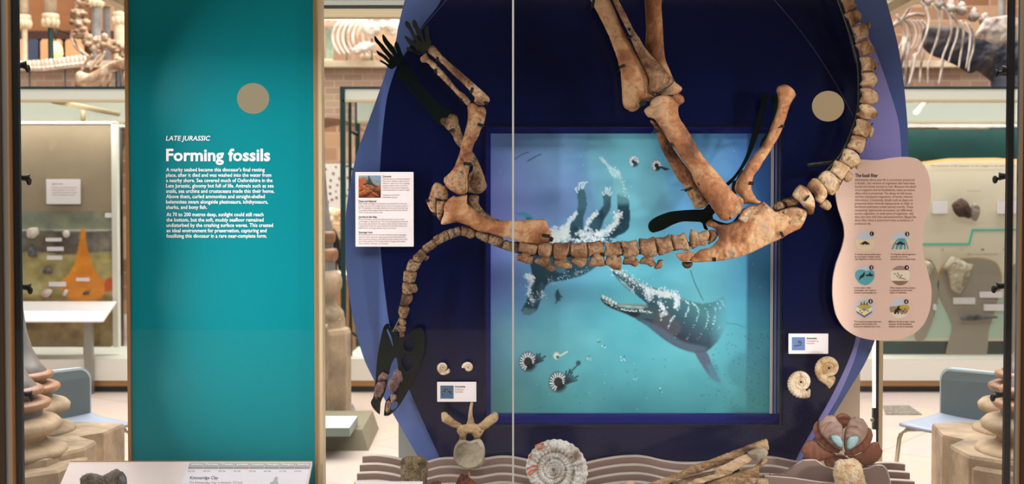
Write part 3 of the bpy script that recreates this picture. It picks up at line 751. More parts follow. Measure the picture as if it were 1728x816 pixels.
pt.make('geology_print', at(Yp - .004), vcolmat('geology_print', .6), pan, .95)
for (x0, y0, x1, y1, nm) in ((80, 416, 108, 423, 's'), (80, 431, 106, 438, 's'), (83, 475, 112, 483, 's'), (129, 468, 152, 474, 's'), (78, 401, 105, 407, 's'), (178, 359, 189, 367, 's')):
    p, q = P(x0, y0, Yp), P(x1, y1, Yp); mb = MB(); mb.bbox((p.x, Yp - .012, q.z), (q.x, Yp - .006, p.z)); mb.make('caption_strip', M['white'], pan)
p, q = P(81, 302, Yp), P(138, 344, Yp)
lb = thing('label_card', 'small white label card on the tan board of the far left case', 'label', ((p.x + q.x) / 2, Yp, q.z))
mb = MB(); mb.bbox((p.x, Yp - .04, q.z), (q.x, Yp - .02, p.z)); mb.make('card', M['white'], lb)
lettering('lettering', [('Igneous rocks', 88, 106, 311, 4, .02)] + [(s_, 88, 88 + w_, 317 + 4.2 * i, 3.4) for i, (s_, w_) in enumerate((('Molten rock rises and cools', 42), ('deep inside the crust where', 40), ('crystals slowly grow larger', 43), ('before reaching the surface', 38)))], at(Yp - .0405), M['greyink'], lb)
M['rockdark'] = bonemat('dark_grey_rock', [(40, 42, 46), (78, 80, 84), (110, 110, 110), (140, 138, 132)], [.3, .45, .58, .72], 14, .9)
M['rockpale'] = bonemat('pale_pink_rock', [(170, 140, 124), (206, 184, 170), (226, 210, 200), (236, 226, 220)], [.3, .45, .58, .72], 14, .9, speck=(120, 92, 80), sp=.3)
for o, mt, l in (([(47, 420), (54, 412), (62, 424), (62, 432), (48, 432)], 'rockdark', 'pointed grey rock on the geology picture'), ([(72, 456), (80, 449), (88, 456), (86, 461), (74, 461)], 'rockdark', 'small flat grey rock above the pale rocks'),
                 ([(69, 494), (76, 487), (87, 488), (88, 494), (80, 502), (70, 500)], 'rockpale', 'pink white rock at the foot of the geology picture'), ([(105, 496), (110, 488), (116, 490), (112, 499), (106, 499)], 'rockpale', 'small white and black rock beside the magma blob'),
                 ([(139, 496), (146, 490), (151, 492), (148, 497)], 'rockdark', 'tiny grey rock on the orange magma'), ([(45, 388), (50, 384), (64, 384), (66, 394), (58, 402), (46, 400)], 'rockpale', 'rounded white rock on the top of the picture'), ([(105, 392), (112, 388), (118, 392), (116, 400), (108, 400)], 'rockpale', 'small round tan rock left of the magma neck')):
    mb = MB(); inflate(mb, o, Yp - .03, .8, .4, cell=1.5, amp=.8, freq=.4); mb.make('rock', M[mt], label=l, cat='rock')
# white sloping reading panel in front
def slope_panel(name, lab, cat, pts, mat, thick=.012, legs=None, mleg='steel'):
    t = thing(name, lab, cat, (sum(p[0] for p in pts) / 4, sum(p[1] for p in pts) / 4, 0)); v = [Vector(p) for p in pts]; n = (v[1] - v[0]).cross(v[3] - v[0]).normalized()
    if n.z < 0: n = -n
    mb = MB(); mb.add([tuple(p) for p in v] + [tuple(p - n * thick) for p in v], [(0, 1, 2, 3), (7, 6, 5, 4), (0, 4, 5, 1), (1, 5, 6, 2), (2, 6, 7, 3), (3, 7, 4, 0)]); mb.make('top', mat, t)
    return t
t = slope_panel('reading_panel', 'white sloping reading panel across the front of the geology board', 'label', [P(-30, 508, 9.95), P(197, 508, 9.95), P(174, 541, 9.45), P(-30, 541, 9.45)], M['white'])
mb = MB(); c = P(140, 541, 9.5); mb.box((c.x - .03, 9.6, 0), (c.x + .03, 9.66, P(0, 530, 9.6).z)); mb.make('leg', M['steel'], t)
lettering('lettering', [(s_, 60, 60 + w_, 516 + 5 * i, 3.6) for i, (s_, w_) in enumerate((('Rocks formed from magma are called igneous', 66), ('Some cool slowly deep underground', 60), ('Others erupt from volcanoes', 52)))], lambda x, y: P(x, y, 9.95 - (y - 508) / 33 * .5 - .003), M['greyink'], t)
# half moon of light frosting
c = P(83, 242, 9.68); mb = MB(); r = 10 * 9.7 / F
mb.add([(c.x, 9.685, c.z)] + [(c.x + r * math.sin(i * math.pi / 12), 9.685, c.z + r * 1.15 * math.cos(i * math.pi / 12)) for i in range(13)], [(0, i + 1, i + 2) for i in range(12)])
M['dot'] = bpy.data.materials.new('frosted_dot'); M['dot'].use_nodes = True
nt = M['dot'].node_tree; nt.nodes.clear(); o_ = nt.nodes.new('ShaderNodeOutputMaterial'); mx = nt.nodes.new('ShaderNodeMixShader'); mx.inputs[0].default_value = .62
tr = nt.nodes.new('ShaderNodeBsdfTransparent'); ad = nt.nodes.new('ShaderNodeAddShader'); df = nt.nodes.new('ShaderNodeBsdfDiffuse'); tl = nt.nodes.new('ShaderNodeBsdfTranslucent')
df.inputs[0].default_value = lin((172, 156, 124)); tl.inputs[0].default_value = lin((96, 80, 56))
nt.links.new(df.outputs[0], ad.inputs[0]); nt.links.new(tl.outputs[0], ad.inputs[1]); nt.links.new(tr.outputs[0], mx.inputs[1]); nt.links.new(ad.outputs[0], mx.inputs[2]); nt.links.new(mx.outputs[0], o_.inputs[0])
mb.make('glass_marker', M['dot'], label='pale half round marker on the glass of the far left case', cat='sticker')

# right far case content
Yq = 10.05
pr = thing('fossil_wall_chart', 'cream display panel with dark green band in the right hand far case', 'display panel', (P(1620, 600, Yq).x, Yq, P(0, 606, 9.7).z))
a, b_ = P(1480, 218, Yq), P(1760, 606, Yq)
M['greenband'] = flat('deep_green_band', (8, 54, 50), .4, var=.25, vscale=2)
M['creampanel'] = flat('cream_panel_print', (214, 200, 178), .6)
mb = MB(); mb.bbox((a.x, Yq, P(0, 604, 9.8).z), (b_.x, Yq + .04, a.z)); mb.make('backing_board', M['greenband'], pr)
mb = MB(); plate(mb, [(1480, 290), (1530, 276), (1600, 267), (1680, 266), (1765, 272), (1765, 575), (1480, 575)], Yq - .012, .012, smooth=False); mb.make('orange_edge', flat('orange_edge', (232, 186, 120), .6), pr)
mb = MB(); plate(mb, [(1480, 296), (1530, 282), (1600, 272), (1680, 271), (1765, 277), (1765, 575), (1480, 575)], Yq - .018, .006, smooth=False); mb.make('cream_print', M['creampanel'], pr)
mb = MB(); plate(mb, [(1480, 500), (1765, 500), (1765, 570), (1480, 570)], Yq - .021, .003, smooth=False); mb.make('mint_band', flat('mint_band', (176, 196, 178), .6), pr)
mb = MB(); plate(mb, [(1480, 410), (1634, 410), (1640, 386), (1765, 386), (1765, 389), (1643, 389), (1637, 413), (1480, 413)], Yq - .022, .002, smooth=False); mb.make('teal_line', flat('teal_line', (64, 190, 168), .5), pr)
M['greyblob'] = flat('taupe_blob_print', (150, 138, 124), .6)
M['orangeblob'] = flat('ochre_edge_print', (196, 156, 92), .6)
for o in ([(1560, 442), (1572, 440), (1582, 460), (1584, 500), (1574, 540), (1560, 572), (1545, 572), (1550, 500)], [(1582, 478), (1590, 452), (1606, 440), (1650, 436), (1680, 444), (1690, 470), (1680, 520), (1668, 560), (1660, 604), (1600, 604), (1606, 550), (1590, 510)], [(1700, 470), (1712, 446), (1765, 440), (1765, 600), (1700, 600), (1696, 530)]):
    oc = [(x * 1.0 + (1 if x > 1600 else -2), y - 2) for x, y in o]
    mb = MB(); plate(mb, oc, Yq - .026, .002); mb.make('ochre_shape', M['orangeblob'], pr)
    mb = MB(); plate(mb, o, Yq - .030, .003); mb.make('taupe_shape', M['greyblob'], pr)
lettering('lettering', [('The evolution of life depends on the oxygen in the atmosphere and the Earth rocks', 1570, 1760, 281, 5, .02), ('Most magnetic rocks', 1632, 1655, 323, 4), ('Millions of years before present', 1632, 1684, 430, 4)] + [(s_, x, x + 5, 422, 4) for s_, x in (('2', 1588), ('1.5', 1620), ('1', 1656), ('0', 1692))], at(Yq - .034), M['greyink'], pr)
for i, (x0, y0, x1, y1) in enumerate(((1570, 339, 1595, 360), (1679, 339, 1716, 360), (1605, 501, 1641, 512), (1649, 491, 1686, 501), (1656, 512, 1692, 523), (1571, 512, 1576, 522))):
    p, q = P(x0, y0, Yq), P(x1, y1, Yq); mb = MB(); mb.bbox((p.x, Yq - .06, q.z), (q.x, Yq - .045, p.z)); mb.make('label_card', M['white'], label=['white card just right of the pink panel in the far case', 'white card by the black post right of the dark rocks', 'white strip label below the big pale rock', 'upper white strip label by the black post', 'lower white strip label by the black post', 'sliver of white label beside the pink panel'][i], cat='label')
M['rockbrown'] = bonemat('dark_brown_rock', [(34, 30, 34), (64, 52, 52), (96, 66, 54), (120, 100, 88)], [.3, .45, .58, .72], 14, .9)
M['rockcream'] = bonemat('cream_limestone', [(120, 104, 84), (176, 160, 136), (206, 194, 172), (222, 212, 194)], [.3, .45, .58, .72], 12, .9, speck=(90, 78, 62), sp=.33)
for o, mt, l in (([(1606, 346), (1614, 338), (1622, 334), (1632, 340), (1638, 352), (1637, 368), (1626, 366), (1618, 366), (1610, 358)], 'rockbrown', 'dark knobbly rock above the teal line in the far right case'),
                 ([(1639, 346), (1644, 342), (1652, 346), (1654, 358), (1648, 372), (1640, 370), (1637, 358)], 'greyblob', 'smooth grey brown rock half beside the dark knobbly rock'),
                 ([(1590, 452), (1598, 442), (1606, 432), (1622, 438), (1634, 444), (1642, 446), (1638, 462), (1630, 478), (1620, 494), (1606, 488), (1602, 470), (1598, 458)], 'rockcream', 'big pale angular rock in the far right case'),
                 ([(1560, 440), (1570, 442), (1576, 452), (1570, 464), (1560, 462)], 'rockcream', 'grey rock peeping out beside the pink panel'),
                 ([(1620, 534), (1640, 530), (1680, 532), (1684, 536), (1650, 540), (1622, 540)], 'rockdark', 'thin blue grey stick fossil low in the far right case')):
    mb = MB(); inflate(mb, o, Yq - .12, .7, .5, cell=1.6, amp=1.5, freq=.14, rough_edge=.8); mb.make('rock', M[mt], label=l, cat='rock')

# middle gap content behind glass
t = thing('specimen_board', 'round white board dotted with small dark specimens beside the brass post', 'display board', (P(560, 340, 11.3).x, 11.3, 0))
pt = Paint(500, 276, 640, 360, 1.5); pt.c[:] = (226, 220, 214)
rs = random.Random(4)
for row in range(6):
    for k in range(14):
        an = math.radians(150 - k * 9 - (row % 2) * 4); rr = 42 + row * 10
        x, y = 590 + rr * 1.3 * math.cos(an) - 0, 372 - rr * math.sin(an)
        pt.dot(x, y, rs.uniform(1.4, 2.8), rs.choice([(60, 50, 46), (130, 70, 50), (90, 84, 80), (150, 100, 70)]), 1, rs.uniform(1.6, 3))
pt.make('printed_face', at(11.29), vcolmat('specimen_print', .6), t)
a, b_ = P(500, 276, 11.3), P(640, 360, 11.3)
mb = MB(); mb.box((a.x, 11.3, b_.z), (b_.x, 11.34, a.z)); mb.make('board', M['plinthwhite'], t)
mb = MB(); mb.box((a.x + .3, 11.3, 0), (a.x + .36, 11.34, b_.z)); mb.make('post', M['steel'], t)
Yg = 11.0
t = thing('mottled_model', 'tan and pink mottled animal model with black legs by the brass post', 'model', (P(560, 440, Yg).x, Yg, 0))
M['mottled'] = bonemat('mottled_tan', [(150, 84, 52), (206, 156, 110), (232, 200, 164), (238, 216, 190)], [.36, .45, .55, .7], 9, .4, speck=(60, 40, 34), sp=.36)
mb = MB(); inflate(mb, [(520, 366), (540, 358), (560, 350), (590, 362), (600, 400), (590, 440), (576, 450), (570, 420), (556, 404), (530, 400)], Yg, .8, cell=2.4, amp=3, freq=.08); mb.make('body', M['mottled'], t)
for o in ([(546, 396), (556, 404), (566, 430), (568, 458), (562, 462), (552, 436), (542, 410)], [(560, 384), (568, 390), (576, 430), (574, 458), (568, 440), (562, 410)]):
    mb = MB(); inflate(mb, o, Yg - .1, .8, cell=2, amp=.6); mb.make('leg', M['black'], t)
mb = MB(); mb.tube([P(567, 400, Yg), P(567, 470, Yg)], .012, 8); mb.tube([P(567, 470, Yg), (P(567, 470, Yg).x, Yg, 0)], .012, 8); mb.make('stand_rod', flat('rust_rod', (140, 66, 48), .5), t)
t = thing('oak_desk', 'white topped oak counter behind the small stone pier', 'counter', (P(570, 500, 11.6).x, 11.6, 0))
a, b_ = P(520, 462, 11.4), P(700, 470, 11.4)
mb = MB(); mb.bbox((a.x, 11.2, b_.z), (b_.x, 12.0, a.z)); mb.make('worktop', M['white'], t)
mb = MB(); mb.bbox((a.x + .05, 11.3, 0), (b_.x - .05, 11.95, b_.z)); mb.make('cabinet', M['wood'], t)

# ---- stone piers -----------------------------------------------------
def base_prof(seg):
    return {'shaft': ([(.058, 2.9), (.062, 1.05), (.078, .93), (.104, .83), (.142, .75), (.172, .713), (.172, .705)], 'greymarble'),
            'upper_ring': ([(.15, .712), (.188, .71), (.204, .70), (.207, .688), (.198, .674), (.175, .665), (.16, .662)], 'orangemarble'),
            'collar': ([(.166, .668), (.166, .64)], 'greymarble'),
            'lower_ring': ([(.16, .648), (.214, .646), (.234, .636), (.239, .622), (.228, .606), (.20, .598), (.18, .596)], 'orangemarble'),
            'drum': ([(.20, .604), (.20, .56), (.205, .555)], 'greymarble'),
            'upper_torus': ([(.18, .566), (.225, .562), (.268, .548), (.286, .528), (.28, .50), (.25, .482), (.225, .475), (.212, .45), (.225, .43), (.262, .425), (.30, .412), (.312, .398), (.31, .38), (.28, .365)], 'stone')}
def pier(name, label, axes, poly, zt=.372, s=1.0, zsc=1.0, near=None):
    zm = (lambda z: z * zsc)
    if near:
        axes = [(x * near, y * near) for x, y in axes]; poly = [(x * near, y * near) for x, y in poly]; s = s * near
        zm = lambda z: 0 if z == 0 else (3.2 if z > 2.5 else 1.5 - (1.5 - z * zsc) * near)
    c = axes[0]; t = thing('stone_pier', label, 'pier', (c[0], c[1], 0))
    for (ax, ay) in axes:
        for nm, (pf, mt) in base_prof(0).items():
            mb = MB(); pf2 = [(r * s, zm(z)) for r, z in reversed(pf)]; mb.lathe(pf2, (ax, ay, 0), 40); mb.make(nm, M[mt], t)
    mb = MB(); n = len(poly)
    # chamfered top block
    cx = sum(p[0] for p in poly) / n; cy = sum(p[1] for p in poly) / n
    ins = [(cx + (x - cx) * .985, cy + (y - cy) * .985) for x, y in poly]
    vs = [(x, y, 0) for x, y in poly] + [(x, y, zm(zt) - .012) for x, y in poly] + [(x, y, zm(zt)) for x, y in ins]
    fs = [tuple(range(2 * n, 3 * n))]
    for i in range(n):
        j = (i + 1) % n; fs += [(i, j, n + j, n + i), (n + i, n + j, 2 * n + j, 2 * n + i)]
    mb.add(vs, fs); mb.make('plinth', M['stone'], t)
    # lower stepped collar stones round each shaft
    for (ax, ay) in axes:
        mb = MB(); mb.lathe([(.40 * s, 0), (.40 * s, zm(.33)), (.385 * s, zm(.345)), (.33 * s, zm(.352)), (.325 * s, zm(.384)), (.29 * s, zm(.398))], (ax, ay, 0), 8, .3, .3 + 2 * math.pi); 
        mb.sm = [False] * len(mb.sm); mb.make('collar_stone', M['stone'], t)
    return t
pier('p', 'sandstone pier base with grey shafts and orange rings at lower left', [(-2.40, 5.5), (-2.555, 6.02), (-2.95, 5.75)],
     [(-3.4, 5.2), (-2.45, 5.2), (-2.16, 5.34), (-2.03, 5.60), (-2.03, 5.76), (-2.16, 5.88), (-2.07, 5.98), (-2.05, 6.24), (-2.3, 6.30), (-3.4, 6.34)], zt=.39, zsc=.955, near=.86)
pier('p', 'pale sandstone pier base with orange rings at lower right', [(2.49, 5.5), (2.68, 6.02), (2.98, 5.75)],
     [(3.4, 5.2), (2.3, 5.2), (2.10, 5.42), (2.10, 5.66), (2.22, 5.80), (2.16, 5.92), (2.22, 6.24), (2.4, 6.30), (3.4, 6.34)], zt=.39, zsc=.955, near=.86)
pier('p', 'small distant stone pier base just right of the brass post', [(P(540, 500, 8.4).x, 8.4), (P(515, 500, 8.9).x, 8.9)],
     [(P(500, 600, 8.1).x, 8.1), (P(553, 600, 8.1).x, 8.1), (P(556, 600, 8.3).x, 8.25), (P(576, 600, 8.6).x, 8.7), (P(566, 600, 9).x, 9.0), (P(500, 600, 9).x, 9.1)], zt=.372, s=.55, zsc=1.90)

# ---- chairs ------------------------------------------------------------
M['chairgrey'] = flat('grey_blue_shell', (92, 104, 106), .45)
M['chairseat'] = flat('pale_blue_seat', (140, 150, 168), .45)
M['chairedge'] = flat('pale_chair_edge', (166, 180, 186), .4)
M['chrome'] = flat('brushed_chrome', (196, 190, 168), .25, metal=.85)
def chair(loc, rz, label):
    t = thing('shell_chair', label, 'chair', loc, rz, 'grey shell chairs')
    w_, h0, h1, r = .205, .47, .68, .055
    # back (thin curved shell) with rounded corners
    def shell(x0, z0, z1, inset, y0, th, mat, nm):
        mb = MB(); pts = []
        W = w_ - inset; H = z1 - inset
        prof = [(-W * .94, z0), (W * .94, z0)] + [(W - r + r * math.cos(a), H - r + r * math.sin(a)) for a in [i * math.pi / 2 / 6 for i in range(7)]] + [(-W + r - r * math.sin(a), H - r + r * math.cos(a)) for a in [i * math.pi / 2 / 6 for i in range(7)]]
        n = len(prof); f = lambda x: -.5 * x * x
        vs = [(x, y0 + f(x) + (z - z0) * .12, z) for x, z in prof] + [(x, y0 + th + f(x) + (z - z0) * .12, z) for x, z in prof]
        mb.add(vs, [tuple(range(n)), tuple(range(2 * n - 1, n - 1, -1))] + [((i + 1) % n, i, i + n, (i + 1) % n + n) for i in range(n)]); return mb.make(nm, mat, t, True)
    shell(0, .44, h1 + .02, 0, .20, .016, M['chairedge'], 'backrest')
    shell(0, .445, h1 + .02, .010, .194, .008, M['chairgrey'], 'backrest_pad')
    mb = MB(); nx, ny = 8, 10; vs = []
    for k in (0, 1):
        for j in range(ny + 1):
            for i in range(nx + 1):
                x = (i / nx - .5) * .39; y = (j / ny - .5) * .40; vs.append((x, y, .45 + .3 * x * x + .25 * max(0, y) ** 2 - .5 * max(0, -y - .15) ** 2 - .014 * k))
    fs = []; m_ = (nx + 1) * (ny + 1)
    for j in range(ny):
        for i in range(nx):
            a = j * (nx + 1) + i; fs.append((a, a + 1, a + nx + 2, a + nx + 1)); fs.append((m_ + a, m_ + a + nx + 1, m_ + a + nx + 2, m_ + a + 1))
    for j in range(ny):
        a = j * (nx + 1); fs.append((a, a + nx + 1, m_ + a + nx + 1, m_ + a)); a += nx; fs.append((a, m_ + a, m_ + a + nx + 1, a + nx + 1))
    for i in range(nx):
        fs.append((i + 1, i, m_ + i, m_ + i + 1)); a = ny * (nx + 1) + i; fs.append((a, a + 1, m_ + a + 1, m_ + a))
    mb.add(vs, fs, True); mb.make('seat', M['chairseat'], t, True)
    for sx in (-1, 1):
        for sy in (-1, 1):
            q = [(sx * .10, sy * .10, .431), (sx * .17, sy * .16, .427), (sx * .19, sy * .18, .415), (sx * .198, sy * .19, .385), (sx * .225, sy * .225, 0.0)]
            mb = MB(); mb.tube(q, .011, 10); mb.make('leg', M['chrome'], t, True)
    mb = MB(); mb.tube([(-.1, -.1, .431), (.1, .1, .431)], .01, 8); mb.tube([(.1, -.1, .431), (-.1, .1, .431)], .01, 8); mb.make('under_frame', M['chrome'], t, True)
    return t
def face(dx, dy): return math.atan2(dx, -dy)
c1 = chair((2.17, 5.75, 0), face(-.75, -.66), 'grey blue shell chair behind the stone pier at lower right')
c2 = chair((-2.135, 5.75, 0), face(.75, -.66), 'grey blue shell chair behind the stone pier at lower left')

# ---- floor items ---------------------------------------------------------
M['grille'] = flat('speckled_grille', (124, 116, 104), .8, var=.5, vscale=60)
for x0, x1, xs0, y0, y1, l in ((420, 601, 596, 684, 698, 'dark speckled floor grille left of the blue board'), (1494, 1556, 1540, 686, 701, 'dark speckled floor grille right of the blue board')):
    def fl(px, py):
        Y = 1.5 / ((py - 353.9) / F); return P(px, py, Y)
    p = [fl(x0, y1), fl(x1, y1), fl(xs0, y0), fl(x0, y0)]
    if x0 > 1000: p = [fl(1494, 701), fl(1556, 701), fl(1534, 686), fl(1490, 686)]
    mb = MB(); mb.add([(q.x, q.y, .006) for q in p] + [(q.x, q.y, .0) for q in p], [(0, 1, 2, 3), (0, 4, 5, 1), (1, 5, 6, 2), (2, 6, 7, 3), (3, 7, 4, 0)]); mb.make('floor_grille', M['grille'], label=l, cat='grille')
t = thing('low_lectern', 'low olive plinth with a white tilted tray beside the brass post', 'lectern', (P(575, 757, 7.3).x, 7.3, 0))
a, b_ = P(440, 757, 7.35), P(622, 757, 7.35); 
mb = MB(); X0, X1 = a.x, b_.x
mb.add([(X0, 7.35, 0), (X1, 7.35, 0), (X1 - .02, 8.1, 0), (X0, 8.1, 0), (X0, 7.42, .12), (X1 - .05, 7.42, .12), (X1 - .05, 8.0, .14), (X0, 8.0, .14)], [(0, 1, 5, 4), (1, 2, 6, 5), (2, 3, 7, 6), (3, 0, 4, 7), (4, 5, 6, 7)])
mb.make('pedestal', flat('olive_pedestal', (122, 114, 92), .6), t)
tp = [P(440, 722, 7.1), P(590, 722, 7.1), P(604, 702, 7.55), P(440, 702, 7.55)]
mb = MB(); mb.add([tuple(p) for p in tp] + [(p.x, p.y, p.z - .05) for p in tp], [(0, 1, 2, 3), (7, 6, 5, 4), (0, 4, 5, 1), (1, 5, 6, 2), (2, 6, 7, 3), (3, 7, 4, 0)]); mb.make('tray', flat('tray_side', (120, 132, 124), .5), t)
tq = [Vector(p) + (Vector(tp[0]) + Vector(tp[2]) - 2 * Vector(p)) * .01 + Vector((0, 0, .002)) for p in tp]
mb = MB(); mb.add([tuple(p) for p in tq] + [(p.x, p.y, p.z - .001) for p in tq], [(0, 1, 2, 3), (7, 6, 5, 4)]); mb.make('printed_top', M['lilac'], t)

# ============================================================ THE DISPLAY CASE
CX = 1.455; CY0 = 3.40; CY1 = 4.60; CZ0 = 0.40; CZ1 = 2.26
case = thing('display_case', 'large brass framed glass case filling the picture around the mounted skeleton', 'display case', (0, 4.0, 0))
mb = MB(); mb.bbox((-CX - .03, CY0 - .03, 0), (CX + .03, CY1 + .03, CZ0), .01); mb.make('plinth', M['plinthwhite'], case)
mb = MB(); mb.bbox((-CX - .03, CY0 - .03, CZ1 + .05), (CX + .03, CY1 + .03, CZ1 + .35), .01); mb.make('canopy', M['caseheader'], case)
mb = MB(); zb0 = P(864, 30, CY1).z; zb1 = P(864, 19, CY1).z
mb.bbox((-CX, CY1 - .02, zb0), (CX - .02, CY1 + .03, zb1 + .005)); mb.make('rear_top_rail', M['alu'], case)
mb = MB(); mb.bbox((-CX, CY1 + .01, zb1 + .006), (CX - .02, CY1 + .03, CZ1 + .06)); mb.make('rear_header', M['plinthwhite'], case)
mb = MB(); mb.bbox((-CX, CY1 - .01, zb1 + .012), (CX - .02, CY1 + .02, zb1 + .022)); mb.make('rear_seal', M['black'], case)
for s, nm in ((1, 'r'), (-1, 'l')):
    mb = MB(); mb.box((s * (CX - .04), CY0, zb0), (s * CX, CY1, zb1 + .01)); mb.make('side_top_rail', M['alu'], case)
# rear posts
for s in (-1, 1):
    mb = MB(); x = s * (P(1484, 700, CY1).x); mb.bbox((x - .008, CY1 - .015, CZ0), (x + .008, CY1 + .02, zb0)); mb.make('rear_post', M['alu'], case)
M['darkpost'] = flat('dark_bronze_post', (62, 46, 32), 0.4, metal=0.4)
# front posts: stacked profiles
for s in (-1, 1):
    for a, b_, mt, y0, y1, nm in (((1.416, 1.4345, 'black', 3.41, 3.425, 'black_rail'), (1.4345, 1.445, 'brass', 3.40, 3.412, 'brass_strip'), (1.445, 1.459, 'steel', 3.40, 3.412, 'grey_seal'), (1.459, 1.52, 'darkpost', 3.39, 3.41, 'front_post')) if s < 0 else
                                  ((1.424, 1.441, 'black', 3.41, 3.425, 'black_rail'), (1.451, 1.457, 'steel', 3.40, 3.412, 'grey_seal'), (1.457, 1.464, 'brass', 3.40, 3.412, 'brass_strip'), (1.464, 1.52, 'darkpost', 3.39, 3.41, 'front_post'))):
        mb = MB(); mb.box((s * a, y0, CZ0), (s * b_, y1, CZ1 + .05)); mb.make(nm, M[mt], case)
# glass
mb = MB(); mb.box((-1.44, CY0, CZ0), (-.0015, CY0 + .008, CZ1 + .05)); mb.make('front_glass', M['glass'], case)
mb = MB(); mb.box((.0045, CY0, CZ0), (1.44, CY0 + .008, CZ1 + .05)); mb.make('front_glass', M['glass'], case)
mb = MB(); xs = P(865.8, 400, CY0).x; mb.box((xs - .0026, CY0 - .001, CZ0), (xs + .0026, CY0 + .009, CZ1 + .05)); mb.make('glass_joint', flat('pale_silicone', (186, 186, 176), .5), case)
mb = MB(); mb.box((-1.44, CY1, CZ0), (1.42, CY1 + .008, zb0)); mb.make('rear_glass', M['glass'], case)
# teal text panel between slim brass strips
YT = 3.92
a, b_ = P(221, -60, YT), P(530, 800, YT)
tp = thing('text_panel', 'tall teal text panel headed Forming fossils', 'text panel', ((a.x + b_.x) / 2, YT, CZ0))
xl = P(220.5, 400, YT).x; xr = P(530.5, 400, YT).x
mb = MB(); mb.box((xl, YT, CZ0), (xr, YT + .02, CZ1 + .04)); mb.make('board', M['teal'], tp)
mb = MB(); mb.box((xl - .011, YT - .012, CZ0), (xl - .001, YT + .03, CZ1 + .04)); mb.make('left_brass_strip', M['brass'], tp)
mb = MB(); mb.box((xr + .001, YT - .012, CZ0), (xr + .010, YT + .03, CZ1 + .04)); mb.make('right_brass_strip', M['brass'], tp)
mb = MB(); mb.box((xr + .010, YT - .008, CZ0), (xr + .027, YT + .05, CZ1 + .04)); mb.make('aluminium_strip', M['alu'], tp)
tl = [('LATE JURASSIC', 280, 355, 237, 11.5, .018, .2), ('Forming fossils', 280.5, 456, 271, 28.5, .042)]
body = [('A murky seabed became this dinosaur\u2019s final resting', 446.8), ('place, after it died and was washed into the water from', 458), ('a nearby shore. Sea covered much of Oxfordshire in the', 460), ('Late Jurassic, gloomy but full of life. Animals such as sea', 462), ('snails, sea urchins and crustaceans made this their home.', 463), ('Above them, curled ammonites and straight-shelled', 447), ('belemnites swam alongside plesiosaurs, ichthyosaurs,', 452.5), ('sharks, and bony fish.', 349.5)]
for i, (s_, x1) in enumerate(body): tl.append((s_, 280.5, x1, 289 + i * 9.03, 8.9, .015))
for i, (s_, x1) in enumerate([('At 70 to 200 metres deep, sunlight could still reach', 445), ('the bottom, but the soft, muddy seafloor remained', 445), ('undisturbed by the crashing surface waves. This created', 461), ('an ideal environment for preservation, capturing and', 450), ('fossilising this dinosaur in a rare near-complete form.', 450.5)]): tl.append((s_, 281, x1, 364.5 + i * 9.03, 8.9, .015))
lettering('lettering', tl, at(YT), M['whitetext'], tp, .0012)

# frosted marker dots on the front glass
for px, py, l in ((427, 166, 'round frosted dot on the glass over the teal panel'), (1397.5, 179, 'round frosted dot on the glass over the dark blue board')):
    c = P(px, py, CY0 - .002); r = 27.0 * CY0 / F; mb = MB()
    mb.add([(c.x + r * math.cos(k * math.pi / 32), CY0 - .002, c.z + r * .95 * math.sin(k * math.pi / 32)) for k in range(64)] + [(c.x + r * math.cos(k * math.pi / 32), CY0 - .0005, c.z + r * .95 * math.sin(k * math.pi / 32)) for k in range(64)], [tuple(range(64)), tuple(range(127, 63, -1))] + [((k + 1) % 64, k, 64 + k, 64 + (k + 1) % 64) for k in range(64)])
    mb.make('glass_marker', M['dot'], label=l, cat='sticker')

# little black spotlights on the black rails
sl = [(-1, 38, 110, 'first'), (-1, 43, 300, 'second'), (-1, 45, 484, 'third'), (-1, 47, 665, 'fourth'), (1, 1698, 118, 'first'), (1, 1693, 297, 'second'), (1, 1689, 482, 'third'), (1, 1687, 665, 'fourth')]
for s, px, py, nth in sl:
    Ys = 3.48; c = P(px, py, Ys); rail = Vector((s * 1.417, Ys, c.z - .01))
    t = thing('spotlight', 'small black spotlight on the %s rail, %s from the top' % ('left' if s < 0 else 'right', nth), 'spotlight', tuple(rail), group=None)
    head = Vector((c.x, Ys, c.z)); d = Vector((-s * .75, .25, .12 if py < 200 else -.02)).normalized()
    mb = MB(); mb.tube([head - d * .012, head - d * .004, head + d * .008, head + d * .012], [.0075, .009, .0115, .0125], 16); mb.make('lamp_head', M['black'], t)
    mb = MB(); mb.tube([rail, head - d * .010], .0045, 8); mb.ell(rail, (.008, .008, .012), seg=10, ring=8); mb.make('swivel_arm', M['black'], t)

# LED strip at the rear right corner
t = thing('led_strip', 'bright vertical light strip beside the rear right brass post', 'light strip', (P(1475, 816, 4.5).x, 4.5, CZ0))
M['led'] = flat('led_white', (255, 244, 236), .4, emit=(255, 240, 228), es=2.2)
x = P(1475, 700, 4.5).x
for y0, y1 in ((573, 687), (725, 830)):
    p, q = P(1475, y0, 4.5), P(1475, y1, 4.5); mb = MB(); mb.tube([p, q], .0065, 10); mb.make('tube', M['led'], t)
p, q = P(1478, 687, 4.52), P(1478, 725, 4.52); mb = MB(); mb.bbox((p.x - .012, 4.51, q.z), (p.x + .008, 4.53, p.z)); mb.make('holder', M['black'], t)
mb = MB(); p = P(1472, 708, 4.48); mb.ell(p, (.008, .008, .008)); mb.make('knob', M['steel'], t)
p, q = P(1482, 560, 4.54), P(1482, 830, 4.54); mb = MB(); mb.box((p.x - .012, 4.53, CZ0), (p.x + .001, 4.55, zb0)); mb.make('channel', M['black'], t)

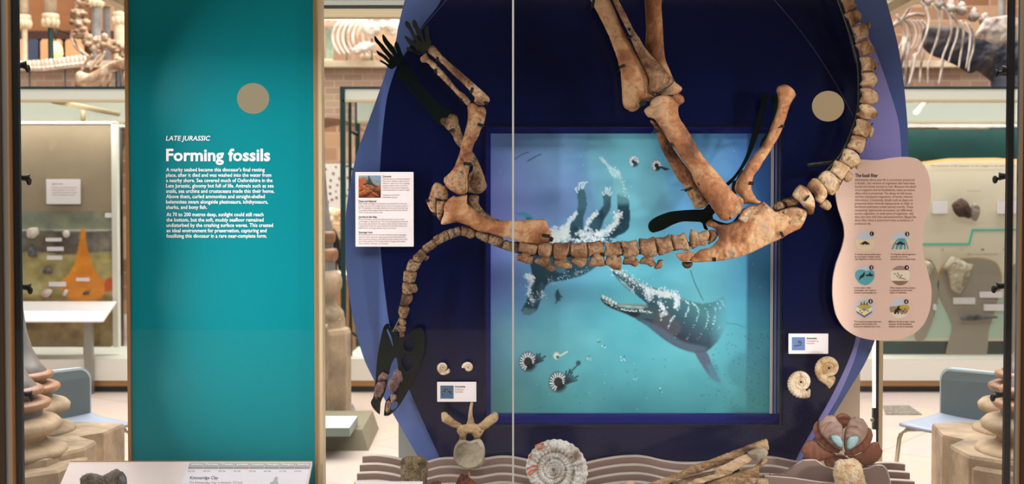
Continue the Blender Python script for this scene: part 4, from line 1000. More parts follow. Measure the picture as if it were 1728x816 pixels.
# ============================================================ BLUE BOARD
YB = 4.0
outer = [(700, -60), (683, 0), (672, 45), (668, 68), (645, 140), (622, 204), (602, 259), (589, 320), (583.5, 365), (583, 420), (586, 470), (594, 526), (605, 575), (617, 612), (640, 657), (668, 706), (707, 773), (740, 830),
         (1330, 830), (1370, 760), (1408, 698), (1436, 652), (1460, 612), (1478, 570), (1505, 480), (1524, 390), (1532, 320), (1533, 262), (1531, 204), (1525, 140), (1517, 85), (1508, 45), (1496, 0), (1484, -60)]
mid = [(790, -60), (800, 0), (780, 42), (740, 112), (710, 230), (700, 370), (712, 480), (740, 600), (760, 700), (790, 772), (800, 830),
       (1320, 830), (1360, 760), (1412, 674), (1440, 612), (1452, 570), (1480, 480), (1508, 390), (1520, 320), (1521, 262), (1516, 204), (1500, 150), (1482, 98), (1462, 55), (1440, 15), (1428, -60)]
dark = [(752, -60), (744, 0), (714, 42), (688, 82), (668, 116), (653, 165), (645, 230), (640.5, 300), (640, 370), (643, 430), (648, 480), (656, 540), (668, 600), (692, 660), (716, 715), (742, 772), (760, 830),
        (1310, 830), (1350, 760), (1400, 674), (1430, 612), (1444, 570), (1450, 480), (1448, 390), (1444, 320), (1450, 262), (1455, 204), (1452, 150), (1442, 98), (1426, 40), (1414, 0), (1400, -60)]
hole = [(818.5, 212.5), (1321, 212.5), (1321, 718), (818.5, 718)]
bd = thing('blue_display_board', 'large rounded dark blue backing board behind the skeleton', 'display board', (P(1058, 816, YB).x, YB, CZ0))
mb = MB(); plate(mb, outer, YB + .020, .012, holes=[hole], hsmooth=False); mb.make('pale_blue_layer', M['outerblue'], bd, label='pale blue outer layer')
mb = MB(); plate(mb, mid, YB + .010, .010, holes=[hole], hsmooth=False); mb.make('violet_layer', M['midblue'], bd, label='violet blue middle layer')
mb = MB(); plate(mb, dark, YB, .010, holes=[hole], hsmooth=False); mb.make('navy_layer', M['navy'], bd, label='near black navy front layer')
# recess walls
YR = 4.10
def ring(x0, y0, x1, y1, Y): return [P(x, y, Y) for x, y in ((x0, y0), (x1, y0), (x1, y1), (x0, y1))]
def recess(mb, A, B):
    mb.add([tuple(p) for p in A + B], [(0, 1, 5, 4), (1, 2, 6, 5), (2, 3, 7, 6), (3, 0, 4, 7)])
XA, XB = P(818.5, 0, YB).x, P(1321, 0, YB).x; ZA, ZB = P(0, 212.5, YB).z, P(0, 718, YB).z
def rect(x0, x1, z0, z1, Y): return [Vector((x0, Y, z1)), Vector((x1, Y, z1)), Vector((x1, Y, z0)), Vector((x0, Y, z0))]
def boxframe(mb, x0, x1, z0, z1, t, Y0, Y1):
    mb.box((x0, Y0, z0), (x1, Y1, z0 + t)); mb.box((x0, Y0, z1 - t), (x1, Y1, z1)); mb.box((x0, Y0, z0 + t), (x0 + t, Y1, z1 - t)); mb.box((x1 - t, Y0, z0 + t), (x1, Y1, z1 - t))
mb = MB(); boxframe(mb, XA - .004, XB + .004, ZB - .004, ZA + .004, .008, YB - .004, YB + .04); mb.make('window_lip', M['framedark'], bd)
mb = MB(); boxframe(mb, XA - .0, XB + .0, ZB - .0, ZA + .0, .006, YB + .04, YR + .02); mb.make('recess_lining', M['frameblue'], bd)
a_, b_ = P(828, 225, YR - .012), P(1302.5, 697, YR - .012)
mb = MB(); Yt0, Yt1 = YR - .012, YR - .001
mb.box((XA, Yt0, a_.z), (XB, Yt1, ZA)); mb.box((XA, Yt0, ZB), (XB, Yt1, b_.z)); mb.box((XA, Yt0, b_.z), (a_.x, Yt1, a_.z)); mb.box((b_.x, Yt0, b_.z), (XB, Yt1, a_.z)); mb.make('inner_trim', M['frameblue'], bd)
M['etched'] = flat('etched_line', (70, 84, 120), .4)
for q in ([(1296, -12), (1341, 40), (1378, 90), (1412, 144), (1440, 196)], [(764, -12), (724, 34), (700, 64), (678, 100)]):
    mb = MB(); mb.tube([P(x, y, YB - .0002) for x, y in crom(q, False, 6)], .0007, 5); mb.make('etched_line', M['etched'], bd)
# rear support boxes
for px0, px1, y0, mt in ((672, 800, 560, 'plinthwhite'), (1330, 1452, 560, 'plinthcream')):
    p, q = P(px0, y0, 4.3), P(px1, y0, 4.3); mb = MB(); mb.bbox((p.x, 4.3, CZ0), (q.x, 4.5, p.z)); mb.make('support_box', M[mt], bd)

# ============================================================ UNDERWATER PICTURE
pic = thing('underwater_picture', 'square underwater scene with a carcass and a striped sea reptile', 'picture', (P(1064, 700, YR).x, YR, P(1064, 700, YR).z))
S = YR
pt = Paint(818, 214, 1312, 710, 1.3)
pt.grid([828, 946, 1064, 1182, 1300], [225, 343, 461, 579, 697],
        [[(104, 134, 190), (104, 150, 194), (92, 172, 196), (84, 142, 190), (58, 100, 168)],
         [(118, 130, 192), (112, 144, 198), (104, 178, 206), (98, 156, 204), (62, 112, 180)],
         [(104, 124, 188), (92, 160, 196), (94, 180, 202), (98, 178, 200), (70, 140, 184)],
         [(96, 146, 166), (88, 162, 176), (82, 168, 184), (88, 170, 184), (72, 150, 172)],
         [(80, 130, 132), (68, 140, 146), (62, 136, 148), (66, 142, 152), (80, 158, 160)]])
pt.c += pt.noise(60, 14, 11)[..., None] * np.array([1, 1, .8])
E_ = zz(860, 225, 4.412); F_ = zz(860, 400, 4.412); G_ = zz(1000, 440, 3.708); H_ = zz(860, 570, 6.8)
rs = random.Random(12)
# pale shafts of light
pt.fill([(1000, 225), (1090, 225), (1130, 330), (1110, 400), (1040, 400), (1000, 330)], (128, 200, 214), .35, 14)
pt.fill([(1150, 225), (1220, 225), (1280, 340), (1200, 360)], (120, 170, 214), .22, 14)
# slim belemnites and sharks
pt.line(E_(38, 192, 92, 156, 140, 138), 1.4, (66, 84, 140)); pt.line(E_(135, 206, 190, 172, 232, 155), 1.8, (60, 80, 136))
pt.fill(E_(36, 575, 60, 592, 100, 590, 140, 598, 172, 622, 176, 634, 130, 640, 120, 625, 90, 612, 55, 600), (70, 140, 166)); pt.fill(E_(120, 624, 176, 632, 150, 640, 125, 640), (40, 96, 124)); pt.fill(E_(90, 590, 95, 576, 106, 592), (60, 126, 156), smooth=False)
# carcass
dk, md, lt, fo = (30, 60, 76), (60, 104, 120), (150, 200, 214), (226, 240, 248)
def foamline(pts, n, spread, r0=.8, r1=2.6, col=fo, a=.8):
    n = int(n * .62); r1 *= .8; spread *= 1.12; r0 *= .8
    c = crom(pts, False, 1.0)
    for _ in range(n):
        x, y = rs.choice(c); pt.dot(x + rs.gauss(0, spread), y + rs.gauss(0, spread), rs.uniform(r0, r1), tuple(v + rs.uniform(-24, 8) for v in col), a)
pt.fill(E_(300, 800, 420, 720, 540, 735, 640, 745, 760, 730, 830, 700, 800, 760, 720, 830, 500, 830, 300, 860), dk, .95, 2)
pt.fill(F_(150, 60, 620, 60, 660, 190, 600, 250, 520, 290, 400, 320, 300, 335, 262, 375, 240, 430, 205, 535, 150, 575, 105, 572, 92, 545, 130, 460, 152, 380, 168, 280), dk, .97, 1)
m = pt.mask(F_(150, 60, 620, 60, 660, 190, 600, 250, 520, 290, 400, 320, 300, 335, 262, 375, 240, 430, 205, 535, 150, 575, 105, 572, 92, 545, 130, 460, 152, 380, 168, 280), 1)
pt.mix(m * np.clip((pt.X - 960) / 60, 0, 1), (96, 160, 184), .35); pt.mix(m * np.clip(pt.noise(16, 2.2, 8), 0, 1), (84, 130, 150), .6)
for lg in (E_(505, 440, 512, 520, 500, 590, 470, 625, 420, 705, 425, 750, 535, 745, 548, 620, 572, 535, 560, 440, 540, 400), E_(695, 445, 702, 530, 640, 600, 590, 652, 562, 720, 600, 742, 665, 728, 702, 640, 748, 560, 750, 460), E_(805, 450, 870, 455, 892, 550, 888, 700, 840, 745, 740, 770, 716, 725, 790, 640, 806, 560)):
    pt.fill(lg, dk, .95, 1); mm = pt.mask(lg, 2); pt.mix(mm * np.clip(.5 + pt.noise(20, 2.0, 4), 0, 1), md, .7)
m = pt.mask(E_(505, 400, 560, 400, 575, 560, 500, 560), 6); pt.mix(m, (120, 166, 180), .2)
m = pt.mask(E_(695, 440, 750, 440, 750, 600, 700, 600), 6); pt.mix(m, (120, 166, 180), .2)
m = pt.mask(E_(800, 440, 890, 440, 890, 520, 800, 520), 8); pt.mix(m, (120, 180, 196), .5)
for toes in (E_(505, 440, 490, 412, 500, 402), E_(515, 420, 520, 372, 530, 366), E_(535, 410, 540, 366, 552, 362), E_(545, 410, 560, 368, 580, 360), E_(700, 460, 690, 436), E_(710, 450, 716, 402), E_(725, 450, 726, 405, 735, 420), E_(735, 452, 750, 402), E_(742, 462, 766, 436)):
    pt.line(toes, 2.6, (160, 196, 208)); pt.line(toes, 1.0, fo)
pt.fill(E_(665, 172, 690, 180, 706, 200, 760, 250, 810, 275, 830, 300, 815, 335, 780, 330, 745, 290, 715, 230, 690, 215), (168, 216, 226), .9, 1)
pt.fill(E_(780, 330, 830, 310, 850, 370, 880, 470, 800, 452, 770, 400), (132, 200, 214), .7, 3)
def foamband(pts, wd, a, seed, thr=.0):
    m_ = np.zeros(pt.X.shape)
    for (ax, ay), (bx, by) in zip(pts[:-1], pts[1:]):
        dx, dy = bx - ax, by - ay; t = np.clip(((pt.X - ax) * dx + (pt.Y - ay) * dy) / (dx * dx + dy * dy + 1e-9), 0, 1)
        m_ = np.maximum(m_, np.clip(1.3 - np.hypot(pt.X - ax - t * dx, pt.Y - ay - t * dy) / (wd / 2), 0, 1))
    pt.mix(pt.blur(np.clip(m_ * 1.6 + pt.noise(7, 1.7, seed) - thr - .35, 0, 1) * (m_ > 0), 1), fo, a)
foamband(E_(520, 738, 600, 748, 680, 748, 740, 715, 790, 660, 805, 615), 9, .85, 21); foamband(E_(325, 800, 350, 760, 405, 738, 410, 800), 20, .9, 22, -.15)
foamband(E_(497, 590, 452, 650, 427, 705, 425, 740), 6, .8, 23); foamband(E_(655, 590, 600, 640, 575, 700), 6, .75, 24); foamband(E_(540, 780, 640, 775, 700, 790, 560, 810), 10, .6, 25, .1)
foamband(F_(120, 292, 165, 300, 168, 330, 150, 370, 145, 430, 175, 465), 8, .6, 26, .15)
foamline(E_(668, 175, 700, 200, 730, 240), 40, 1.2, .5, 1.2); foamline(E_(740, 250, 790, 270, 815, 320, 760, 300), 70, 2, .5, 1.4); foamline(E_(830, 330, 850, 400, 880, 480), 50, 1.5, .5, 1.2)
foamline(E_(495, 590, 450, 650, 425, 700, 425, 740), 120, 2.0); foamline(E_(650, 590, 600, 640, 575, 690, 570, 720), 110, 1.6)
foamline(E_(520, 735, 600, 745, 680, 750, 740, 720, 790, 660, 800, 620), 330, 3.2); foamline(E_(790, 600, 830, 610), 60, 3); foamline(E_(320, 800, 350, 750, 400, 735), 330, 6, 1, 3.2); foamline(E_(325, 690, 335, 740), 40, 2, .5, 1.5)
foamline(E_(440, 790, 520, 800, 620, 800, 700, 790), 160, 3.5)
foamline(E_(620, 816, 700, 790, 780, 790), 60, 4, col=(150, 190, 200))
foamline(F_(125, 290, 165, 300, 165, 330), 90, 2.6); foamline(F_(150, 370, 145, 430, 170, 470), 70, 2.4, .5, 1.6); foamline(F_(240, 400, 235, 440), 40, 2, .5, 1.4); foamline(F_(300, 320, 400, 300, 520, 270, 600, 240), 130, 3, .5, 1.7, (150, 190, 206)); foamline(F_(130, 490, 180, 495), 26, 2, .5, 1.2); foamline(F_(180, 420, 240, 430), 50, 4, .5, 1.4)
# skull tip
pt.fill(F_(92, 545, 110, 520, 150, 530, 200, 535, 160, 575, 105, 575), (92, 130, 140), .7, 2); pt.line(F_(90, 548, 120, 505, 140, 465), 1.2, (24, 44, 60))
# small shark
pt.fill(F_(340, 440, 345, 400, 352, 388, 362, 390, 375, 425, 400, 450, 375, 450, 380, 475, 360, 475, 340, 500, 345, 465), (42, 72, 88), .9, 1)
# sea reptile
body = G_(112, 44, 200, 68, 320, 148, 420, 178, 500, 200, 580, 240, 680, 266, 760, 255, 826, 222, 852, 330, 842, 400, 780, 505, 705, 568, 640, 572, 540, 542, 440, 482, 340, 402, 262, 352, 330, 330, 345, 272, 290, 222, 210, 150, 130, 82)
jaw = G_(48, 235, 70, 226, 110, 240, 150, 268, 250, 288, 345, 274, 400, 300, 380, 360, 262, 352, 200, 325, 100, 284)
fade = np.clip((1231 - pt.X) / 34, 0, 1)
m = pt.mask(body, 1) * fade; d = np.clip(((pt.Y - 440) - .62 * (pt.X - 1035) - (-6)) / 62, 0, 1)
topc, botc = np.array((72, 128, 140)), np.array((40, 52, 68)); col = topc * (1 - d[..., None]) + botc * d[..., None]
pt.c = pt.c * (1 - m[..., None]) + col * m[..., None]
m2 = pt.mask(G_(262, 345, 400, 400, 560, 500, 720, 540, 700, 570, 620, 572, 500, 522, 400, 452, 330, 398), 4) * fade; pt.mix(m2, (84, 108, 126), .75)
m3 = pt.mask(G_(360, 300, 480, 330, 560, 420, 500, 470, 380, 390), 6); pt.mix(m3, (96, 92, 98), .55)
pt.fill(jaw, (58, 84, 92), 1, 1); pt.fill(G_(60, 250, 120, 275, 200, 305, 300, 330, 262, 352, 200, 325, 100, 284), (24, 36, 46), .9, 2)
pt.fill(G_(150, 272, 250, 270, 335, 272, 345, 290, 250, 300, 170, 290), (116, 138, 138), .9, 1)
pt.fill(G_(130, 90, 215, 160, 290, 225, 340, 262, 300, 215, 240, 190, 190, 150), (38, 70, 82), .7, 1)
for i in range(15):
    x, y = [(a * (1 - i / 15) + b * (i / 15)) for a, b in ((62, 158), (228, 272))]; p = G_(x, y + 6, x - 3 + 1.5 * (i < 3), y - 16 + (i > 9) * 6); pt.line(p, 1.1, (234, 240, 238))
for i in range(16):
    x, y = [(a * (1 - i / 16) + b * (i / 16)) for a, b in ((165, 330), (276, 292))]; pt.line(G_(x, y + 8, x, y - 2), .9, (220, 230, 228))
for i in range(14):
    x, y = [(a * (1 - i / 14) + b * (i / 14)) for a, b in ((180, 270), (118, 196))]; pt.line(G_(x, y, x - 4, y + 14), .9, (190, 214, 216))
foamband(G_(118, 50, 200, 84, 300, 150, 360, 185), 6, .55, 31, .1); foamband(G_(340, 192, 390, 192, 440, 208, 505, 210, 530, 240, 520, 288), 10, .8, 32, -.02); foamband(G_(345, 200, 360, 235), 8, .7, 33); foamband(G_(418, 262, 440, 290, 460, 325, 430, 340), 7, .6, 34, .05)
foamline(G_(70, 250, 110, 268, 150, 290, 220, 310, 300, 312, 380, 325), 170, .9, .6, 1.3, (230, 240, 240)); foamline(G_(118, 48, 200, 84, 300, 150, 360, 180), 260, 3.0, .5, 1.7); foamline(G_(180, 105, 260, 180), 50, 2.5, .5, 1.1)
foamline(G_(340, 190, 380, 190, 440, 205, 500, 212), 230, 4.2, .8, 2.2); foamline(G_(345, 210, 360, 240), 50, 3, .6, 1.6); foamline(G_(510, 205, 535, 230, 520, 290), 120, 2.4, 1, 2.4); foamline(G_(415, 265, 440, 290, 460, 325), 70, 2.6, .8, 2.2)
for q, n, r in ((G_(580, 250, 602, 270, 595, 310, 580, 350), 70, 1.8), (G_(515, 340, 490, 370, 478, 410, 470, 420), 50, 1.7), (G_(625, 262, 655, 290, 662, 330, 650, 370), 60, 1.5), (G_(700, 290, 722, 320, 722, 370, 708, 410), 50, 1.3), (G_(735, 268, 768, 300, 765, 350, 755, 400), 50, 1.1), (G_(780, 262, 800, 300), 30, .9), (G_(800, 240, 830, 290), 26, .8), (G_(425, 345, 430, 370), 18, 1.2)):
    foamline(q, n, .7, .5, r, (196, 226, 232))
for q in (G_(578, 365, 560, 400, 535, 450, 515, 480), G_(650, 375, 632, 415, 630, 440), G_(705, 415, 680, 460, 660, 485), G_(750, 410, 730, 460, 708, 500), G_(600, 460, 590, 490), G_(795, 410, 770, 440)):
    foamline(q, 11, .8, .5, 1.1, (170, 204, 214))
fin = G_(640, 568, 706, 562, 750, 650, 790, 735, 800, 760, 740, 730, 690, 660); pt.fill(fin, (78, 82, 108), .85, 1); pt.mix(pt.mask(G_(720, 650, 770, 650, 810, 770, 730, 740), 8), (72, 140, 154), .6)
pt.line(G_(612, 60, 640, 140, 690, 243), 2.2, (72, 120, 142), .8); pt.line(G_(840, 388, 900, 395, 950, 415), 1.6, (66, 120, 140), .7)
# ammonites swimming
def ammo(cx, cy, r, tent, ang, dark=(20, 28, 36)):
    pt.dot(cx, cy, r, dark, 1, r * 1.12)
    for k in range(15):
        a = k / 15 * 4.9 + 1.9; x, y = cx + r * .80 * math.cos(a), cy + r * .86 * math.sin(a)
        pt.line([(cx + r * .58 * math.cos(a), cy + r * .62 * math.sin(a)), (cx + r * 1.0 * math.cos(a + .12), cy + r * 1.1 * math.sin(a + .12))], 1.1 + .5 * (k % 2) + r * .04, (236, 240, 244))
    pt.dot(cx, cy, r * .42, (34, 48, 50)); 
    for k in range(tent):
        a = ang + (k - tent / 2) * .22; L = r * rs.uniform(1.2, 2.0); x0, y0 = cx + r * .8, cy + r * .3; pt.line([(x0, y0), (x0 + L * math.cos(a), y0 + L * math.sin(a))], 2.4, (30, 52, 62))
ammo(891, 610, 13.5, 5, -.75); ammo(942, 644, 14.0, 6, -.8); ammo(1108, 279, 7.5, 2, .5); ammo(1070, 272, 8.0, 0, 0, (46, 70, 96)); pt.dot(1072, 269, 3.2, (150, 190, 210))
pt.line([(958, 632), (970, 620), (976, 614)], 2.0, (32, 60, 66)); pt.dot(976, 612, 4, (30, 60, 64), .8)
pt.dot(939, 600, 5, (226, 222, 206), .9, 6); pt.dot(941, 602, 2.6, (60, 100, 110)); pt.line([(945, 600), (957, 593)], 2.4, (210, 212, 196))
for x, y in ((1073, 637), (1052, 604), (1114, 658), (995, 607), (1010, 575), (1020, 582)):
    for _ in range(5): pt.dot(x + rs.gauss(0, 2.2), y + rs.gauss(0, 2.6), rs.uniform(.6, 1.5), rs.choice([(206, 220, 220), (60, 90, 100)]), .8)
for _ in range(150):
    x, y = rs.uniform(1180, 1300), rs.uniform(560, 696); pt.dot(x, y, rs.uniform(.4, 1.1), (40, 84, 90), .7)
for _ in range(80):
    x, y = rs.uniform(840, 1300), rs.uniform(240, 696); pt.dot(x, y, rs.uniform(.4, .9), (190, 220, 224), .6)
for _ in range(26):
    x, y = rs.uniform(870, 1290), rs.uniform(600, 692); a = rs.uniform(0, 3); pt.line([(x, y), (x + 4 * math.cos(a), y + 4 * math.sin(a))], 1, (56, 96, 98), .7)
M['mural'] = vcolmat('underwater_print', .3, .35)
pt.make('print', at(YR), M['mural'], pic, 1.12)
mb = MB(); mb.box((XA - .03, YR + .003, ZB - .03), (XB + .03, YR + .02, ZA + .03)); mb.make('backing', M['framedark'], pic)
mb = MB(); p, q = P(1301.5, 225, YR - .014), P(1303.3, 697, YR - .014); mb.box((p.x, YR - .016, q.z), (q.x, YR - .0125, p.z)); mb.make('pale_edge_strip', flat('pale_edge', (210, 204, 196), .5), pic)

# ============================================================ PINK PANEL
YK = 3.945
pk = thing('fossil_filter_panel', 'pale pink wavy panel headed The fossil filter with six round pictures', 'text panel', (P(1490, 572, YK).x, YK, P(1490, 572, YK).z))
po = [(1452, 269), (1480, 270), (1505, 266), (1530, 264.5), (1548, 268), (1560, 279), (1568, 298), (1571, 325), (1568, 350), (1560, 376), (1557, 400), (1558, 425), (1564, 452), (1571, 480), (1572, 500), (1569, 523), (1560, 545), (1546, 560), (1525, 570), (1500, 574), (1470, 573), (1444, 566), (1424, 552), (1411, 530), (1405.5, 500), (1406, 470), (1411, 445), (1420, 420), (1425, 398), (1423, 378), (1414, 350), (1410, 325), (1413, 300), (1424, 280), (1436, 271)]
mb = MB(); plate(mb, po, YK, .009); mb.make('panel', M['pink'], pk)
fL = ['Information about past life is sometimes preserved', 'in fossils - the remains of organisms that have been', 'buried and slowly turned to rock. Between the death', 'of an organism and its fossilisation, many processes', 'affect what is preserved. The decay of soft tissue,', 'and the subsequent separation of bones, remove', 'information. Conversely, details such as shape are', 'preserved when minerals replace bone or shell, or', 'hardened sediments create natural moulds. These', 'competing \u2018taphonomic processes\u2019 act differently', 'across organisms, or even parts of organisms, and', 'they also vary with time and environment. Biases like', 'these filter what is preserved today as evidence of', 'prehistoric life.']
ex = [1543, 1544, 1546, 1544, 1539, 1540, 1540.5, 1541, 1541, 1540, 1541, 1546, 1541, 1470]
lettering('heading', [('The fossil filter', 1443, 1481.5, 298.5, 8.3, .035)], at(YK), M['ink'], pk, .001)
lettering('body_text', [(s_, 1443 - .05 * i, x1, 305 + i * 5.68, 5.7, .004) for i, (s_, x1) in enumerate(zip(fL, ex))], at(YK), M['brownink'], pk, .001)
caps = [(1442.5, 430, ('A carcass can be pulled apart', 'by scavengers. Smaller bones', 'can disperse in wind and rain.')), (1502.5, 430, ('To fossilise, land organisms', 'normally have to be', 'transported to a water body.')),
        (1441.5, 486.5, ('In the water, other', 'scavengers can result in', 'further bones being lost.')), (1501.5, 486.5, ('What remains of the skeleton', 'is gradually buried under', 'layers of sediment.')),
        (1441, 543.5, ('This burial increases heat and', 'pressure which harden the', 'bones and sediment into rock.')), (1499.5, 543.5, ('Millions of years later, what', 'remains of the fossilised', 'skeleton can be re-exposed.'))]
it = []
for x, y, ls in caps:
    mxl = max(len(l) for l in ls)
    for i, l in enumerate(ls): it.append((l, x, x + len(l) * 1.52, y + i * 4.1, 4.2, .012))
lettering('caption_text', it, at(YK), M['darkbrownink'], pk, .001)
ic = [(1460, 407.5), (1519.5, 408), (1459.5, 464.5), (1519, 464.5), (1458.5, 521), (1518, 520)]
def disc(cx, cy, r, Y, mat, parent, nm, n=40, clip=None):
    mb = MB(); pts = [(cx + r * math.cos(2 * math.pi * i / n), cy + r * math.sin(2 * math.pi * i / n)) for i in range(n)]
    if clip: pts = [(x, min(max(y, clip[0]), clip[1])) for x, y in pts]
    plate(mb, pts, Y, .0004, smooth=False); return mb.make(nm, mat, parent)
IC = {k: flat('icon_' + k, c, .6) for k, c in dict(sky=(206, 212, 226), sand=(240, 216, 180), teal=(92, 172, 184), cream=(246, 230, 202), brown=(150, 116, 88), taupe=(168, 140, 124), ochre=(206, 172, 72), ink=(34, 28, 28), stream=(84, 160, 178), green=(90, 104, 60)).items()}
def sh(parent, pts, k, nm, lay, smooth=True):
    mb = MB(); plate(mb, pts, YK - .0006 - .0004 * lay, .0004, smooth=smooth, step=1.0); return mb.make(nm, IC[k], parent)
names = ['dinosaur on sand', 'dinosaur in streams', 'bodies in water', 'bones in sediment', 'block of ground', 'digger finding bones']
for i, (cx, cy) in enumerate(ic):
    r = 16.5; base = disc(cx, cy, r, YK - .0008, IC[['sand', 'sand', 'sky', 'cream', 'sky', 'cream'][i]], pk, 'round_picture'); base['label'] = 'round picture of ' + names[i]
    if i in (0, 1, 5): disc(cx, cy, r - .1, YK - .0012, IC['sky'], base, 'sky', clip=(cy - 99, cy - 4))
    if i == 2: sh(base, [(cx - 16, cy - 5), (cx - 12, cy - 9), (cx - 5, cy - 10), (cx + 3, cy - 8), (cx + 9, cy - 9), (cx + 15, cy - 7), (cx + 16, cy + 3), (cx + 10, cy + 12), (cx, cy + 16), (cx - 10, cy + 12), (cx - 16, cy + 3)], 'teal', 'water', 2)
    if i == 3:
        disc(cx, cy, r, YK - .0012, IC['taupe'], base, 'upper_layer', clip=(cy - 99, cy - 9)); disc(cx, cy, r, YK - .0012, IC['brown'], base, 'lower_layer', clip=(cy + 9, cy + 99))
    if i == 0 or i == 1:
        if i == 1:
            for k, (dx, w_) in enumerate(((-13, 2), (-6, 2.4), (1, 3), (8, 2), (13, 1.2))): sh(base, [(cx + dx * .4 - w_ / 2 + 2, cy - 6), (cx + dx * .4 + w_ / 2 + 2, cy - 6), (cx + dx * .8 + w_, cy + 3), (cx + dx + w_ / 2, cy + 12), (cx + dx - w_, cy + 12), (cx + dx * .8 - w_ / 2, cy + 3)], 'stream', 'stream', 3)
        sh(base, [(cx - 9, cy + 4), (cx - 4, cy + 1), (cx, cy - 1), (cx + 4, cy + 1), (cx + 8, cy + 4), (cx + 7, cy + 5), (cx + 4, cy + 4), (cx + 3, cy + 5.5), (cx + 1, cy + 4), (cx - 2, cy + 4), (cx - 3, cy + 5.5), (cx - 5, cy + 4)], 'ink', 'dinosaur', 5)
    if i == 2:
        sh(base, [(cx - 10, cy + 8), (cx - 8, cy + 1), (cx - 4, cy - 2), (cx - 1, cy - 6), (cx, cy - 3), (cx - 2, cy + 2), (cx - 6, cy + 4)], 'ink', 'body', 5)
        sh(base, [(cx + 1, cy - 1), (cx + 6, cy - 2), (cx + 9, cy - 6), (cx + 10, cy - 3), (cx + 14, cy - 1), (cx + 13, cy + 1), (cx + 8, cy + 1), (cx + 3, cy + 1)], 'ink', 'body', 5)
    if i == 3:
        for (dx, dy, a) in ((-9, -3, .3), (-4, -4, 1.2), (-5, 1, .9), (-1, 4, .5), (2, 0, 2.2), (4, 5, .2), (1, 3, 1.4), (8, 6, .4), (-2, -1, .8)):
            sh(base, [(cx + dx - 2.4 * math.cos(a), cy + dy - 2.4 * math.sin(a)), (cx + dx + .6 * math.sin(a), cy + dy - .6 * math.cos(a)), (cx + dx + 2.4 * math.cos(a), cy + dy + 2.4 * math.sin(a)), (cx + dx - .6 * math.sin(a), cy + dy + .6 * math.cos(a))], 'ink', 'bone', 5, False)
    if i == 4:
        sh(base, [(cx - 13, cy), (cx, cy + 8), (cx + 13, cy), (cx + 13, cy + 6), (cx, cy + 15), (cx - 13, cy + 6)], 'brown', 'lower_block', 2, False)
        sh(base, [(cx - 13, cy - 4), (cx, cy + 4), (cx + 13, cy - 4), (cx + 13, cy + 3), (cx, cy + 11), (cx - 13, cy + 3)], 'cream', 'middle_block', 3, False)
        sh(base, [(cx - 13, cy - 4), (cx, cy - 10), (cx + 13, cy - 4), (cx, cy + 4)], 'ochre', 'top_block', 4, False)
        sh(base, [(cx - 4, cy), (cx, cy + 3.5), (cx + 4, cy), (cx, cy - 1)], 'stream', 'pond', 5, False)
        for dx in (-5, 0, 5): sh(base, [(cx + dx - 1.6, cy - 7), (cx + dx, cy - 15 + abs(dx) * .4), (cx + dx + 1.6, cy - 7)], 'green', 'tree', 6, False)
        for dx, dy in ((-7, 3), (-4, 6), (6, 3)): sh(base, [(cx + dx - 2, cy + dy), (cx + dx, cy + dy - .8), (cx + dx + 2, cy + dy + 1), (cx + dx, cy + dy + .8)], 'ink', 'bone', 6, False)
    if i == 5:
        sh(base, [(cx - 16, cy - 3), (cx - 6, cy - 4), (cx + 4, cy - 6), (cx + 15, cy - 5), (cx + 16, cy + 2), (cx, cy + 2), (cx - 16, cy + 3)], 'ochre', 'hill', 2)
        sh(base, [(cx - 16, cy - 2), (cx - 8, cy - 3), (cx - 2, cy + 3), (cx + 8, cy + 2), (cx + 15, cy + 3), (cx + 10, cy + 9), (cx - 4, cy + 6), (cx - 15, cy + 6)], 'taupe', 'slope', 3)
        sh(base, [(cx - 9, cy + 9), (cx - 8, cy + 3), (cx - 5, cy), (cx - 3, cy - 3), (cx - 1, cy - 4.5), (cx + .5, cy - 3), (cx - .5, cy - 1), (cx + 1, cy + 1), (cx + 4, cy + 2), (cx + 4, cy + 3), (cx, cy + 3), (cx - 2, cy + 4), (cx - 1, cy + 9), (cx - 3, cy + 9), (cx - 4, cy + 5), (cx - 6, cy + 9)], 'ink', 'digger', 5)
        for dx, dy in ((6, 5), (9, 1), (4, 9)): sh(base, [(cx + dx - 2, cy + dy + 1), (cx + dx, cy + dy - .8), (cx + dx + 2, cy + dy - 1), (cx + dx, cy + dy + .8)], 'ink', 'bone', 5, False)
    bx, by = [(1471.2, 394), (1531, 394.5), (1470.5, 451), (1530.2, 451), (1469.2, 508), (1529.3, 508.5)][i]
    nb = disc(bx, by, 3.7, YK - .0030, IC['ink'], pk, 'number_badge', 20)
    lettering('number', [(str(i + 1), bx - 1.1, None, by + 2.1, 5.8, .03)], at(YK - .0034), M['whitetext'], nb, .0003)

# ============================================================ CARDS ON THE BOARD
YC = 3.97
def card(label, x0, y0, x1, y1, Y=YC):
    p, q = P(x0, y0, Y), P(x1, y1, Y); t = thing('label_card', label, 'label', ((p.x + q.x) / 2, Y, q.z))
    mb = MB(); mb.bbox((p.x, Y, q.z), (q.x, Y + .005, p.z), .0008); mb.make('card', M['white'], t); 
    mb = MB(); mb.box((p.x + .02, Y + .005, q.z + .02), (q.x - .02, YB + (.02 if x0 < 620 else 0), p.z - .02)); mb.make('spacer', M['black'], t); return t
t = card('tall white text card with a small colour picture at left', 599.5, 290, 698, 415.8)
pp = Paint(605, 296, 642.4, 333.4, .55)
pp.grid([605, 643], [296, 306, 318, 334], [[(150, 170, 180), (120, 150, 176)], [(120, 90, 70), (130, 150, 170)], [(168, 88, 46), (130, 76, 46)], [(120, 56, 30), (84, 42, 26)]])
pp.c += pp.noise(5, 90, 2)[..., None] * np.array([1.1, .7, .5]) * np.clip((pp.Y - 300) / 12, 0.2, 1)[..., None]
